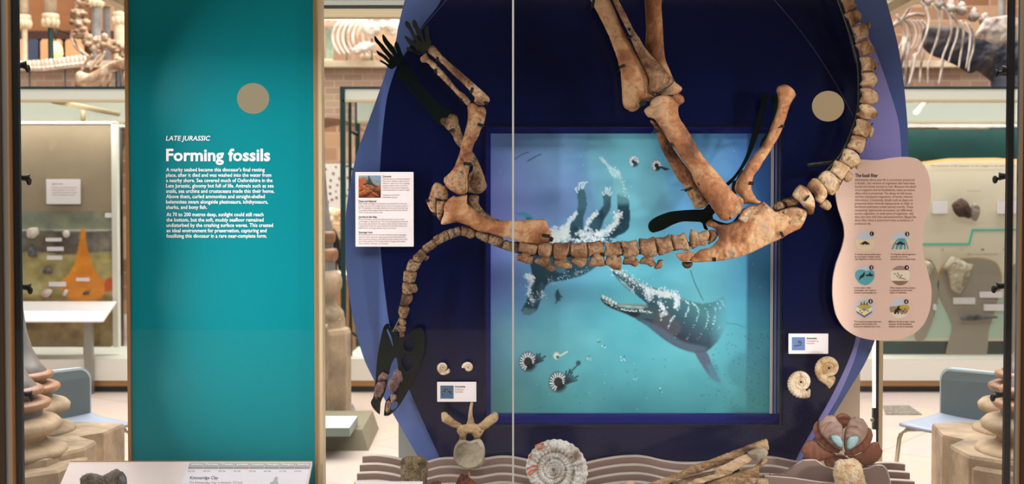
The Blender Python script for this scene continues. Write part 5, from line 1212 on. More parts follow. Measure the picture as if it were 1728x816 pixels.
pp.fill([(606, 304), (614, 298), (617, 306), (613, 316), (606, 318)], (190, 92, 52), .8); pp.line([(622.5, 297), (623, 312)], 1.6, (30, 44, 34)); pp.fill([(618, 310), (623, 298), (630, 311)], (40, 62, 46), .8, 1, False)
pp.line([(614, 311), (622, 309), (630, 312), (636, 315)], 2.2, (60, 36, 26)); pp.line([(607, 325), (620, 318), (638, 330)], 1.6, (204, 110, 60)); pp.line([(606, 314), (618, 320), (640, 322)], 1.2, (70, 84, 40)); pp.line([(612, 332), (630, 322), (641, 324)], 1.4, (60, 26, 18))
pp.c = np.clip(pp.c, 0, 255); pp.make('small_picture', at(YC - .0008), vcolmat('small_print', .4), t)
hd = [('Cumnoria', 645.5, 660, 299.2, 5.2, .03), ('Decay and dispersal', 605, 635, 340.8, 5, .03), ('Journey to the deep', 605, 636, 367.2, 5, .03), ('Scavenger hunt', 605, 628.5, 393.4, 5, .03)]
lettering('headings', hd, at(YC), M['ink'], t, .001)
tx = []
def para(x, y, ls, ends, dy): 
    for i, (l, e) in enumerate(zip(ls, ends)): tx.append((l, x, e, y + i * dy, 3.9, 0.0))
para(645.5, 303, ['Cumnoria was an ornithopod dinosaur', 'that lived on islands in a warm sea and', 'walked on either two or four long legs', 'grazing on plants close to the shore', 'related to the better known Iguanodon', 'and reached about 3.5 metres in length'], [692, 690, 691, 688, 690, 691], 3.7)
para(645.5, 330, ['Cumnoria prestwichii', 'Oxfordshire, Jurassic'], [674, 671], 3.9)
para(605, 344.5, ['After death scavengers and bacteria soon break down skin and', 'muscles and carry the smaller bones away from the place where it', 'fell. This skeleton is unusually complete so the body did not lie long', 'in one place before gases inside it made the carcass float off and', 'drift a long way out to sea'], [686, 689, 688, 687, 645], 3.7)
para(605, 371, ['Rivers and tides carried the floating body out from land', 'and it began to decay slowly. Over time the gas leaked away and', 'the carcass sank slowly to the quiet muddy sea floor where it lay', 'undisturbed while fine clay settled and covered most of it', 'safe from strong waves and currents'], [682, 688, 687, 686, 668], 3.7)
para(605, 397, ['Animals attracted to the carcass included marine scavengers', 'some of which may have taken parts of the skull and hands', 'sharp toothed pliosaurs patrolled the same waters and could', 'have bitten pieces of the body while it hung in the water', 'the marks remain on bones'], [686, 684, 687, 684, 655], 3.7)
lettering('body_text', tx, at(YC), M['greyink'], t, .001)
def small_card(label, x0, y0, x1, y1, kind):
    t = card(label, x0, y0, x1, y1)
    px0, py0 = x0 + 5.5, y0 + 6; pp = Paint(px0, py0, px0 + 22, py0 + 22, .55)
    if kind == 0:
        pp.c[:] = (72, 96, 126); 
        for _ in range(60):
            u = rs.random(); pp.dot(px0 + 3 + u * 16 + rs.gauss(0, .6), py0 + 13 - 4 * math.sin(u * 4) - 3 * u + rs.gauss(0, .9), rs.uniform(.4, 1), rs.choice([(20, 26, 32), (150, 164, 170), (40, 44, 46)]), .9)
    else:
        pp.c[:] = (94, 122, 172); pp.line([(px0 + 4, py0 + 15), (px0 + 10, py0 + 14), (px0 + 15, py0 + 13), (px0 + 16, py0 + 9), (px0 + 11, py0 + 8)], 1.8, (56, 68, 96)); pp.dot(px0 + 12.5, py0 + 8, 2.6, (64, 72, 98), .8)
    pp.make('small_picture', at(YC - .0008), vcolmat('small_print', .4), t)
    lettering('heading', [('Ammonites', px0 + 24.5, px0 + 42, py0 + 3.2, 4.6, .03)], at(YC), M['ink'], t, .001)
    lettering('body_text', [('Perisphinctes sp.' if kind == 0 else 'Pectinatites sp.', px0 + 24.5, px0 + (40 if kind == 0 else 45), py0 + 7.6, 4, 0, .15), ('Fossil shells', px0 + 24.5, px0 + 38, py0 + 11.6, 3.8)], at(YC), M['greyink'], t, .001)
small_card('small white Ammonites card at left above the big vertebra', 737.7, 644, 803.7, 677.3, 0)
small_card('small white Ammonites card at right below the window corner', 1331, 562.5, 1397.5, 596.5, 1)

# ============================================================ WAVE LEDGES
w1 = [(611.5, 768), (635, 767), (662, 770.5), (690, 777.5), (712, 780.5), (726, 777), (742, 773), (762, 772), (785, 774.5), (805, 775.5), (826, 772), (843, 769.6), (862, 770), (888, 775), (915, 782), (950, 785), (985, 781), (1016, 774.3), (1047, 769.6), (1076, 768.4), (1096, 771), (1120, 776.5), (1147, 780), (1180, 780), (1215, 776), (1255, 771), (1296, 770), (1318, 772.5), (1346, 778), (1390, 783), (1440, 783), (1480, 780), (1505, 779.3), (1527.5, 781.5)]
led = thing('wave_ledge', 'stack of taupe wave shaped ledges along the foot of the blue board', 'display shelf', (0.2, 3.85, CZ0))
for k in range(4):
    Yf = 3.955 - .048 * k; sx = Yf / 3.955; pts = []
    n = len(w1)
    for i, (x, y) in enumerate(w1):
        gx = x + (-4.6 * k if i == 0 else (8.0 * k if i == n - 1 else 0)); gx += 0 if i in (0, n - 1) else math.sin(i) * k * .8
        pts.append((gx, y + 14.6 * k))
    c = crom(pts, False, 5); zf = CZ0
    mb = MB(); fr = [P(x, y + 2.2, Yf) for x, y in c]
    m_ = len(fr); vs = [tuple(p) for p in fr] + [(p.x, Yf + .026, p.z) for p in fr] + [(p.x, Yf, zf) for p in fr] + [(p.x, Yf + .026, zf) for p in fr]
    fs = []
    for i in range(m_ - 1):
        fs += [(2 * m_ + i, 2 * m_ + i + 1, i + 1, i), (i, i + 1, m_ + i + 1, m_ + i), (m_ + i, m_ + i + 1, 3 * m_ + i + 1, 3 * m_ + i)]
    fs += [(0, m_, 3 * m_, 2 * m_), (m_ - 1, 3 * m_ - 1, 4 * m_ - 1, 2 * m_ - 1)]
    mb.add(vs, fs); mb.make('wave_board', M['taupe'], led)
    mb = MB(); e = .0022
    vs = [(p.x, Yf - .0005, p.z) for p in fr] + [(p.x, Yf + .027, p.z) for p in fr] + [(p.x, Yf - .0005, p.z + e) for p in fr] + [(p.x, Yf + .027, p.z + e) for p in fr]; fs = []
    for i in range(m_ - 1): fs += [(i, i + 1, 2 * m_ + i + 1, 2 * m_ + i), (2 * m_ + i, 2 * m_ + i + 1, 3 * m_ + i + 1, 3 * m_ + i)]
    fs += [(0, 2 * m_, 3 * m_, m_), (m_ - 1, 2 * m_ - 1, 4 * m_ - 1, 3 * m_ - 1)]
    mb.add(vs, fs); mb.make('lit_top_edge', flat('lit_ledge_top', (200, 184, 172), .5) if k == 0 else bpy.data.materials['lit_ledge_top'], led)  # paler strip puts the lit top edge into the colour
# free-standing hump boards at the right
for k, (o, Yf) in enumerate((([(1300, 800), (1322, 800), (1342, 786), (1355, 777), (1376, 776.5), (1390, 786), (1406, 791), (1440, 793), (1458, 791.5), (1468, 790), (1478, 785.5), (1489, 785.5), (1496, 793), (1502, 816), (1506, 840), (1300, 840)], 3.80), ([(1290, 803), (1340, 807), (1380, 813), (1410, 816), (1440, 820), (1480, 840), (1290, 840)], 3.74))):
    mb = MB(); slab(mb, o, Yf, Yf + .02, smooth=False); mb.make('hump_board', M['taupe'], led)
    mb = MB(); c = o[:-2]; mb.tube([P(x, y, Yf + .010) for x, y in crom(c, False, 3)], .0036, 6, sq=2.8); mb.make('lit_top_edge', bpy.data.materials['lit_ledge_top'], led)

# ============================================================ MOUNTED SKELETON
A = zz(620, 20); B = zz(640, 110); C_ = zz(700, 200); D = zz(700, 300); E = zz(840, 360); H = zz(1000, 370); FF = zz(640, 370); G = zz(610, 470)
I = zz(1080, 300); J = zz(1120, 370); K = zz(1220, 320); L = zz(1220, 230); Mz = zz(1220, 130); N = zz(1030, 100); O = zz(1080, 200); PP = zz(980, 0)
Q = zz(1370, 0); Rr = zz(1370, 100); S_ = zz(1360, 200); T = zz(1310, 250); U = zz(590, 540); V = zz(600, 620); W = zz(700, 670); X_ = zz(590, 740)
sk = thing('dinosaur_skeleton', 'brown fossil dinosaur skeleton mounted on its back across the blue board', 'skeleton', (P(1050, 420, 3.9).x, YB, P(1050, 420, 3.9).z))
cnt = [0]
def bone(name, outs, mat, Y, k=.95, kb=.7, amp=.7, freq=.12, re=.5, cap=None, detail=None, label=None, parent=None, cell=1.6, conv=None):
    """outs: list of (outline, dY) lumps fused into one bone"""
    mb = MB()
    if not isinstance(outs, list) or (outs and isinstance(outs[0][0], (int, float))): outs = [(outs, 0)]
    for o, dy in outs:
        cnt[0] += 1; inflate(mb, o, Y + dy, k, kb, cell=cell, amp=amp, freq=freq, rough_edge=re, cap=cap, detail=detail, seed=cnt[0] * 3.7, conv=conv)
    return mb.make(name, M[mat], parent or sk, label=label)

def grow(o, k):
    cx = sum(p[0] for p in o) / len(o); cy = sum(p[1] for p in o) / len(o); return [(cx + (x - cx) * k, cy + (y - cy) * k) for x, y in o]
# ---- forelimbs
bone('radius', [(A(880, 452, 930, 490, 1000, 580, 1130, 700) + B(1000, 0, 1180, 160, 1340, 300, 1480, 430, 1492, 480, 1460, 515, 1400, 540, 1320, 530, 1282, 490, 1290, 440, 1245, 380, 1200, 320, 1100, 220, 960, 90, 870, 0) + A(960, 660, 880, 600, 830, 560, 812, 520, 840, 470), 0), (B(1300, 420, 1380, 370, 1450, 440, 1480, 480, 1400, 530, 1310, 500), -.004)], 'tanbone', 3.90)
bone('ulna', [(A(785, 545, 805, 565, 815, 590, 870, 650, 960, 720) + B(780, 0, 850, 70, 920, 150, 1000, 250, 1080, 340, 1140, 380, 1200, 440, 1235, 490, 1190, 545, 1160, 520, 1110, 465, 1050, 400, 960, 300, 860, 200, 780, 120, 740, 60, 670, 0) + A(850, 720, 790, 685, 740, 682, 714, 640, 722, 608, 770, 570), 0)], 'tanbone', 3.91)
bone('humerus', [(B(1250, 510, 1300, 530, 1340, 562, 1400, 558, 1440, 600, 1440, 660, 1420, 760) + C_(945, 20, 930, 80, 895, 140, 860, 240, 800, 340, 775, 440, 760, 540, 740, 640, 725, 740) + D(712, 0, 712, 100, 705, 195, 600, 225, 520, 190, 440, 130, 395, 60, 396, 0) + C_(430, 770, 500, 700, 540, 630, 590, 500, 620, 400, 660, 250, 695, 100) + B(1180, 800, 1197, 700, 1192, 560, 1215, 520), 0),
                 (B(1250, 512, 1300, 530, 1330, 600, 1290, 720, 1220, 760, 1200, 650, 1205, 550), -.008), (B(1350, 565, 1410, 562, 1440, 620, 1420, 720, 1360, 780, 1320, 700), -.008), (D(520, 60, 640, 20, 700, 60, 700, 190, 600, 215, 500, 160), -.004)], 'armbone', 3.875, label='mottled upper arm bone nearest the glass')
bone('humerus', [(B(820, 740, 860, 705, 920, 700, 945, 665, 990, 655, 1050, 680, 1070, 740, 1076, 800) + C_(600, 80, 640, 210, 700, 300, 790, 460, 850, 560, 900, 680, 940, 780) + D(960, 60, 975, 110, 950, 160, 870, 215, 760, 205, 720, 180, 712, 100) + C_(730, 760, 780, 700, 785, 640, 750, 580, 610, 390, 540, 310, 500, 210, 420, 130, 340, 30) + B(830, 790), 0), (B(830, 740, 900, 705, 930, 760, 900, 816, 850, 800), -.006), (B(950, 680, 1020, 665, 1060, 720, 1060, 800, 980, 810, 935, 750), -.006)], 'neckbone', 3.93, label='darker upper arm bone behind')
# ---- shoulder girdle
bone('coracoid', [(D(280, 60, 335, 72, 380, 105, 412, 110, 440, 170, 452, 240, 440, 292, 400, 302, 300, 292, 292, 380, 300, 460, 270, 480, 220, 450, 180, 380, 162, 330, 190, 260, 215, 180, 240, 110), 0)], 'armbone', 3.90, k=.6)
bone('sternal_plate', D(300, 304, 340, 312, 412, 308, 402, 350, 392, 380, 388, 430, 366, 500, 358, 560, 343, 580, 300, 520, 296, 460, 288, 380), 'armbone', 3.895, k=.7)
bone('scapula', [(D(690, 220, 708, 240, 712, 350, 800, 420, 900, 500, 1000, 550, 1130, 575, 1310, 572) + E(200, 98, 400, 85, 610, 75, 652, 90, 690, 200, 715, 240, 730, 300, 740, 350, 700, 388, 640, 395, 600, 425, 520, 425, 440, 410, 330, 400, 230, 362, 100, 325) + D(1150, 790, 1000, 742, 880, 722, 800, 692, 740, 655, 660, 622, 560, 600, 400, 630, 352, 617, 362, 560, 390, 490, 390, 420, 402, 350, 430, 310, 520, 240, 570, 250, 620, 238), 0), (D(420, 340, 520, 260, 620, 260, 690, 240, 700, 360, 660, 440, 560, 440, 450, 420), -.006), (D(700, 380, 800, 440, 920, 520, 960, 560, 860, 560, 740, 500, 690, 440), -.006)], 'legbone', 3.885, k=.62, kb=.4, amp=1.3, freq=.1)
bone('scapula', D(735, 235, 860, 238, 866, 340, 930, 440, 1030, 520, 1150, 575, 1000, 600, 880, 540, 730, 400), 'neckbone', 3.94, k=.5, label='second shoulder blade, mostly hidden')

# ---- neck and back vertebrae
neckv = [FF(730, 240, 820, 190, 910, 150, 945, 260, 880, 300, 785, 345, 745, 280), FF(920, 150, 1000, 118, 1090, 100, 1096, 200, 950, 265, 938, 230), FF(1110, 85, 1190, 100, 1285, 135, 1280, 230, 1230, 255, 1150, 225, 1105, 200), FF(1290, 140, 1380, 165, 1490, 190, 1480, 240, 1455, 312, 1380, 280, 1285, 215),
         FF(1500, 200, 1590, 222, 1670, 250, 1668, 370, 1600, 372, 1475, 310), E(90, 362, 180, 380, 290, 388, 288, 450, 270, 522, 150, 500, 62, 460), FF(580, 370, 650, 318, 730, 265, 775, 350, 710, 410, 650, 450, 600, 420), FF(450, 515, 500, 455, 570, 400, 625, 450, 632, 500, 560, 582, 470, 560),
         FF(378, 620, 395, 570, 440, 530, 480, 565, 560, 590, 540, 640, 480, 712, 370, 688), FF(340, 700, 430, 702, 502, 715, 500, 770, 470, 845, 400, 862, 328, 830), G(560, 50, 650, 68, 740, 80, 755, 150, 740, 182, 690, 190, 670, 215, 600, 217, 560, 190, 553, 110),
         G(545, 200, 620, 215, 690, 225, 680, 300, 640, 350, 580, 380, 525, 345, 530, 300, 543, 250), G(518, 362, 580, 382, 645, 390, 636, 450, 600, 530, 540, 520, 498, 462, 508, 410), G(500, 560, 540, 530, 580, 545, 605, 580, 600, 620, 540, 642, 512, 600), G(455, 660, 500, 632, 590, 640, 592, 700, 570, 720, 576, 780, 520, 782, 510, 720, 460, 692)]
for i, o in enumerate(neckv): bone('neck_vertebra', grow(o, 1.03), 'neckbone', 3.90, k=.8, amp=1.5, freq=.2, re=1.0, cell=1.5)
bone('neck_vertebra_spine', FF(608, 552, 640, 500, 685, 488, 660, 530, 630, 560), 'neckbone', 3.92)
def saddle(ax, ay, bx, by, dep=3.2):
    """vertebral body: pinched in the middle, raised rims at both ends (a,b = end centres)"""
    dx, dy = bx - ax, by - ay; L2 = dx * dx + dy * dy
    def f(x, y):
        t = ((x - ax) * dx + (y - ay) * dy) / L2
        return dep * (min(1, abs(2 * t - 1)) ** 3) - dep * .35
    return f
bodies = [(E(310, 395, 420, 412, 535, 435, 520, 520, 480, 555, 400, 540, 300, 512, 288, 470), E(280, 552, 360, 565, 475, 565, 472, 620, 460, 670, 380, 670, 300, 640, 240, 622)),
          (E(552, 430, 650, 400, 735, 405, 737, 480, 710, 570, 660, 600, 562, 560, 538, 480), E(540, 600, 600, 590, 660, 600, 690, 640, 720, 690, 762, 725, 766, 780, 700, 770, 560, 690, 490, 650)),
          (E(755, 402, 860, 408, 962, 398, 962, 510, 910, 590, 890, 625, 780, 605, 748, 540), E(770, 612, 880, 612, 930, 650, 992, 690, 990, 738, 850, 732, 753, 680)),
          (E(980, 410, 1080, 404, 1180, 394, 1210, 500, 1200, 575, 1100, 592, 1000, 562, 975, 470), E(998, 610, 1100, 572, 1190, 590, 1206, 660, 1120, 722, 1040, 680, 984, 660)),
          (E(1202, 396, 1290, 388, 1380, 368, 1420, 430, 1430, 520, 1300, 545, 1230, 572, 1212, 480), E(1280, 572, 1350, 555, 1422, 572, 1440, 640, 1430, 706, 1300, 706, 1233, 690)),
          (E(1430, 396, 1540, 396, 1642, 384, 1672, 540, 1600, 560, 1450, 572, 1452, 470), E(1480, 576, 1560, 580, 1642, 568, 1667, 650, 1652, 757, 1560, 746, 1500, 705, 1453, 690)),
          (H(385, 296, 490, 300, 590, 284, 626, 450, 600, 492, 520, 500, 430, 500, 402, 400), H(438, 512, 510, 500, 572, 510, 622, 580, 580, 637, 500, 610, 413, 600)),
          (H(630, 266, 730, 268, 830, 244, 866, 470, 820, 500, 700, 492, 648, 440), H(680, 512, 800, 510, 822, 550, 850, 600, 790, 637, 730, 605, 638, 590)),
          (H(850, 252, 960, 244, 1032, 204, 1052, 260, 1090, 400, 1000, 452, 900, 477, 868, 380), None), (H(1064, 212, 1160, 218, 1230, 180, 1262, 240, 1312, 392, 1280, 420, 1180, 402, 1108, 400), None),
          (H(1330, 138, 1400, 162, 1430, 178, 1542, 148, 1572, 210, 1520, 340, 1430, 352, 1350, 392, 1308, 260), None), (H(1572, 152, 1640, 148, 1690, 200, 1650, 280, 1560, 330, 1590, 230), None)]
for i, (o, sp) in enumerate(bodies):
    xs = [p[0] for p in o]; ys = [p[1] for p in o]; cy = sum(ys) / len(ys); o = grow(o, 1.05)
    lumps = [(o, 0)]
    if sp:
        sp = grow(sp, 1.06); ax, ay = sum(p[0] for p in o) / len(o), sum(p[1] for p in o) / len(o); bx, by = sum(p[0] for p in sp) / len(sp), sum(p[1] for p in sp) / len(sp)
        lumps.append(([(ax - 8, ay + 2), (ax + 8, ay + 2), (ax * .3 + bx * .7 + 7, ay * .4 + by * .6), (bx + 7, by), (bx - 7, by), (ax * .3 + bx * .7 - 7, ay * .4 + by * .6)], .006))
    b = bone('back_vertebra', lumps, 'backbone', 3.875, k=.85, amp=1.0, freq=.16, re=.6, detail=saddle(min(xs), cy, max(xs), cy - (3 if i > 7 else 0), 3.0))
    if sp: bone('spinous_process', sp, 'backbone', 3.885, k=.7, amp=1.2, freq=.18, re=.6, parent=b)
bone('spinous_process', H(860, 600, 890, 545, 947, 550, 930, 650, 850, 672, 828, 640), 'backbone', 3.90)

# ---- pelvis
bone('ilium', [(J(570, 60, 600, 20, 640, 3, 700, 40, 760, 62, 850, 68, 900, 50, 980, 10) + K(200, 400, 230, 330, 262, 262, 350, 222, 480, 202, 540, 165, 590, 190, 650, 252, 690, 285, 750, 290, 830, 260, 950, 230, 1060, 250, 1130, 280, 1137, 320, 1100, 430, 1040, 522, 960, 560, 880, 602, 780, 660, 640, 722, 480, 802) + J(1150, 462, 1000, 512, 830, 547, 640, 567, 420, 577, 350, 552, 380, 500, 450, 440, 500, 405, 620, 382, 700, 312, 742, 250, 720, 180, 690, 130, 640, 102, 592, 92), 0),
               (J(600, 40, 650, 15, 740, 60, 840, 90, 800, 140, 700, 110, 620, 90), -.006)], 'legbone', 3.87, k=.42, kb=.35, amp=2.2, freq=.07)
bone('ilium_fragment', J(160, 470, 260, 448, 362, 430, 420, 450, 430, 480, 372, 520, 345, 552, 300, 570, 240, 566, 200, 530), 'legbone', 3.87, k=.8, label='broken tip of the hip bone')
bone('bone_fragment', J(245, 580, 300, 572, 390, 575, 385, 620, 350, 657, 290, 657, 253, 620), 'neckbone', 3.89)
bone('sacral_fragment', K(700, 190, 740, 155, 800, 150, 850, 210, 800, 270, 740, 292, 668, 252), 'greyfossil' if 'greyfossil' in M else 'neckbone', 3.89, amp=1.6)
bone('sacral_fragment', K(800, 140, 950, 90, 1030, 170, 1000, 212, 930, 225, 870, 236, 840, 190), 'neckbone', 3.88, amp=1.4)
bone('ischium', [(Mz(820, 100, 880, 110, 960, 170, 985, 230, 975, 262, 930, 330, 890, 430, 850, 560, 800, 700, 750, 816) + L(680, 122, 620, 230, 550, 332, 480, 450, 420, 522, 400, 592, 385, 700, 420, 790) + K(430, 72, 452, 122, 512, 160, 500, 187, 430, 192, 350, 187, 270, 190, 250, 150, 235, 90, 180, 40) + L(166, 740, 160, 680, 190, 592, 270, 470, 350, 332, 440, 222, 520, 140, 580, 32) + Mz(650, 660, 700, 540, 735, 422, 745, 322, 738, 240, 718, 180, 742, 130), 0), (Mz(740, 140, 820, 108, 900, 130, 960, 200, 900, 290, 800, 260, 740, 210), -.006)], 'legbone', 3.90, k=.8)

# ---- hind limbs
fl = (O(120, 10, 200, 130, 250, 300, 320, 470, 400, 620, 510, 816) + I(590, 112, 640, 212, 700, 322, 740, 412, 790, 418, 860, 400, 920, 360, 925, 310, 830, 180, 720, 20) + O(700, 740, 560, 560, 440, 390, 330, 210, 230, 60))
bone('second_femur', fl, 'armbone', 3.895, k=.7, amp=1.2, label='darker thigh bone half hidden behind the other')
bone('femur', [(N(455, 695, 485, 650, 532, 620, 542, 570, 600, 510, 700, 480, 800, 490, 832, 502, 870, 468, 920, 462, 980, 500, 1002, 560, 982, 590, 930, 622, 915, 680, 920, 740, 945, 812) + O(600, 90, 680, 220, 780, 400, 900, 570, 1010, 690, 1112, 808) + I(1200, 120, 1290, 222, 1392, 290, 1392, 370, 1350, 460, 1280, 522, 1180, 572, 1090, 562, 1040, 502, 990, 430, 935, 340, 880, 280, 800, 160, 740, 60) + O(690, 730, 560, 540, 430, 360, 330, 200, 250, 80, 190, 5) + N(500, 770), 0),
                (N(545, 590, 610, 515, 700, 485, 800, 500, 838, 560, 800, 600, 700, 600, 620, 640, 560, 650), -.018), (N(840, 500, 910, 466, 975, 505, 998, 560, 950, 600, 880, 600), -.012), (I(960, 330, 1060, 290, 1150, 400, 1200, 540, 1120, 556, 1050, 500), -.004)], 'legbone', 3.85, k=.62, kb=.6, amp=.8, freq=.07)
tib = (PP(90, -120, 130, 0, 180, 92, 260, 240, 340, 400, 410, 562, 500, 812) + N(115, 90, 135, 150, 147, 280, 157, 450, 167, 600, 200, 660, 292, 707, 350, 690, 412, 632, 420, 560, 520, 565, 580, 520, 620, 480, 560, 440, 520, 380, 525, 300, 490, 180, 440, 90) + PP(740, 720, 680, 600, 560, 380, 500, 240, 430, 70, 392, 0, 340, -120))
bone('tibia', [(tib, 0), (N(165, 520, 280, 500, 400, 540, 405, 630, 290, 695, 195, 650), -.006), (PP(350, -60, 390, 0, 500, 240, 560, 400, 660, 600, 640, 640, 520, 420, 400, 160, 330, 0), -.010)], 'legbone', 3.88, k=.7, amp=.8, freq=.06)
fib = (PP(380, -120, 430, 0, 520, 200, 640, 440, 740, 680, 805, 805) + N(440, 90, 480, 170, 512, 230, 525, 320, 503, 400, 530, 450, 600, 467, 700, 420, 800, 340, 842, 280, 830, 235, 780, 180, 700, 100, 610, 8) + PP(880, 660, 800, 530, 710, 390, 620, 212, 520, 20, 460, -120))
bone('fibula', [(fib, 0), (N(510, 390, 560, 280, 700, 300, 830, 270, 780, 350, 690, 420, 600, 460, 530, 446), -.006)], 'backbone', 3.86, k=.8, amp=.9, freq=.1)
bone('second_tibia', [(PP(868, -120, 870, 150, 880, 400, 875, 640, 930, 760) + N(640, 100, 690, 300, 680, 470, 760, 482, 860, 477, 940, 442, 968, 400, 957, 370, 870, 300, 830, 212, 790, 112, 745, 0) + PP(1120, 600, 1110, 400, 1092, 100, 1085, -120), 0)], 'legbone', 3.925, k=.75, amp=.7, freq=.07)

bone('femur_end', I(1145, 315, 1200, 325, 1250, 300, 1350, 285, 1392, 330, 1385, 390, 1340, 465, 1270, 522, 1215, 555, 1205, 480, 1170, 400), 'tanbone', 3.836, k=.3, kb=.3, amp=1.0, freq=.2, re=.8, label='rough tan joint end of the thigh bone')
bone('hip_lump', K(255, 290, 350, 228, 480, 206, 545, 172, 590, 195, 640, 262, 615, 340, 530, 430, 430, 490, 320, 470, 240, 420, 200, 400), 'tanbone', 3.858, k=.34, kb=.3, amp=1.2, re=.6, label='greyish tan swelling of the hip bone')
bone('hip_lump', K(800, 300, 850, 262, 950, 235, 1060, 254, 1125, 282, 1132, 320, 1098, 425, 1030, 480, 940, 505, 890, 500, 860, 420, 815, 350), 'tanbone', 3.86, k=.34, kb=.3, amp=1.2, re=.6, label='grey flat end of the hip bone')
bone('hip_lump', K(690, 300, 760, 295, 820, 370, 850, 480, 800, 520, 740, 480, 690, 420), 'centrum0' if 'centrum0' in M else 'neckbone', 3.862, k=.3, kb=.3, amp=1.2, re=.6)

# ---- tail
tv = [(Q(370, -40, 460, -50, 560, -40, 580, 40, 610, 75, 585, 92, 590, 130, 520, 145, 460, 170, 440, 100, 400, 20), None), (Q(442, 190, 500, 150, 590, 125, 640, 160, 667, 200, 660, 280, 600, 320, 530, 362, 500, 270, 440, 215), None),
      (Q(540, 380, 600, 345, 690, 318, 740, 350, 762, 400, 760, 500, 680, 530, 590, 570, 580, 460), Q(735, 320, 760, 295, 790, 310, 795, 372, 750, 382)), (Q(588, 605, 660, 560, 750, 533, 850, 662, 830, 712, 760, 730, 680, 762, 640, 680), None),
      (Rr(645, -15, 740, -42, 830, -15, 845, 40, 840, 120, 830, 162, 750, 158, 668, 167, 680, 80), Rr(835, 40, 870, 45, 905, 50, 900, 97, 850, 112)), (Rr(668, 195, 740, 172, 840, 175, 885, 260, 880, 312, 820, 382, 740, 372, 648, 350, 655, 320, 692, 270), None),
      (Rr(655, 400, 700, 388, 770, 387, 870, 440, 902, 510, 880, 582, 810, 612, 720, 600, 643, 572, 682, 480), None), (Rr(643, 622, 740, 600, 840, 650, 885, 722, 882, 770, 800, 816, 700, 812, 600, 752, 602, 730, 645, 700), None),
      (S_(680, 18, 740, 3, 860, 50, 882, 92, 870, 180, 820, 262, 740, 240, 635, 202, 638, 150, 682, 90), S_(870, 110, 922, 130, 912, 200, 872, 277, 835, 240)), (S_(618, 237, 680, 228, 740, 242, 805, 275, 805, 340, 772, 440, 730, 467, 650, 420, 568, 392, 563, 350, 605, 300), None),
      (S_(518, 412, 600, 415, 700, 480, 737, 570, 700, 630, 640, 662, 600, 665, 520, 612, 455, 570, 480, 510), S_(660, 640, 730, 590, 720, 640, 692, 687)), (T(790, 170, 860, 178, 930, 210, 990, 262, 960, 330, 882, 432, 800, 370, 725, 310, 750, 270), T(915, 345, 980, 308, 1032, 360, 1002, 440, 940, 455, 898, 402)),
      (T(650, 310, 720, 313, 790, 370, 852, 450, 852, 530, 800, 590, 755, 632, 692, 602, 640, 520, 568, 402), None), (T(490, 413, 560, 418, 640, 500, 684, 570, 680, 650, 600, 742, 530, 692, 520, 622, 418, 522), T(600, 742, 660, 690, 720, 720, 747, 790, 700, 836, 640, 820, 578, 772)),
      (T(315, 498, 400, 530, 460, 590, 510, 682, 520, 780, 505, 860, 488, 885, 440, 892, 400, 832, 312, 722, 220, 632), None)]
for i, (o, sp) in enumerate(tv):
    x0 = sum(p[0] for p in o) / len(o); y0 = sum(p[1] for p in o) / len(o)
    if i < 8: a_ = (x0 - 3, min(p[1] for p in o)); b_ = (x0 + 2, max(p[1] for p in o))
    elif i < 11: a_ = (x0 + 4, min(p[1] for p in o)); b_ = (x0 - 5, max(p[1] for p in o))
    else: a_ = (max(p[0] for p in o) - 4, min(p[1] for p in o) + 5); b_ = (min(p[0] for p in o) + 4, max(p[1] for p in o) - 6)
    b = bone('tail_vertebra', grow(o, 1.02), 'tanbone', 3.86, k=.8, amp=.6, freq=.12, re=.4, detail=saddle(a_[0], a_[1], b_[0], b_[1], 3.4))
    if sp: bone('tail_process', sp, 'tanbone', 3.87, k=.8, amp=.8, freq=.2, re=.5, parent=b)

# ---- black metal armature and clips
def rod(pts, r, Y, parent=sk, nm='mount_rod', sq=1.0):
    mb = MB(); mb.tube([P(x, y, Y) for x, y in crom(pts, False, 3)], r * Y / F, 8, sq); return mb.make(nm, M['black'], parent)
rod([(1408, -20), (1424, 24), (1437, 62), (1447, 96), (1450, 130), (1450, 170), (1447, 190), (1443, 205), (1432, 235), (1418, 262), (1395, 288), (1370, 312), (1340, 340)], 4.2, 3.92)
rod([(665, 560), (684, 520), (690, 480), (702, 446), (730, 412), (760, 396), (800, 396), (840, 412), (880, 424), (960, 430), (1060, 426), (1140, 418), (1200, 400)], 4.5, 3.935)
rod([(1361, 279), (1374, 277), (1412, 272)], 4.0, 3.95)
rod(N(330, -60, 420, 60, 500, 200) , 3, 3.92)
for p, q in ((Q(430, 30, 372, 98), None), (Q(520, 232, 455, 285), None), (Q(620, 438, 530, 495), None), (Q(650, 648, 575, 672), None)):
    rod(p, 1.0, 3.86, nm='mount_pin')
for a_, b_ in (((1474.5, 117), (1478, 115)), ((1476, 125), (1479, 124)), ((1474, 143.8), (1478, 143)), ((1475, 154.6), (1479, 153.5)), ((1470, 211), (1473, 208)), ((1459, 238), (1463, 235)), ((1456, 253), (1459, 250)), ((1436, 285), (1440, 280)), ((1417, 312), (1424, 300)), ((1408, 330), (1399, 316))):
    rod([a_, b_], 1.1, 3.86, nm='mount_pin')
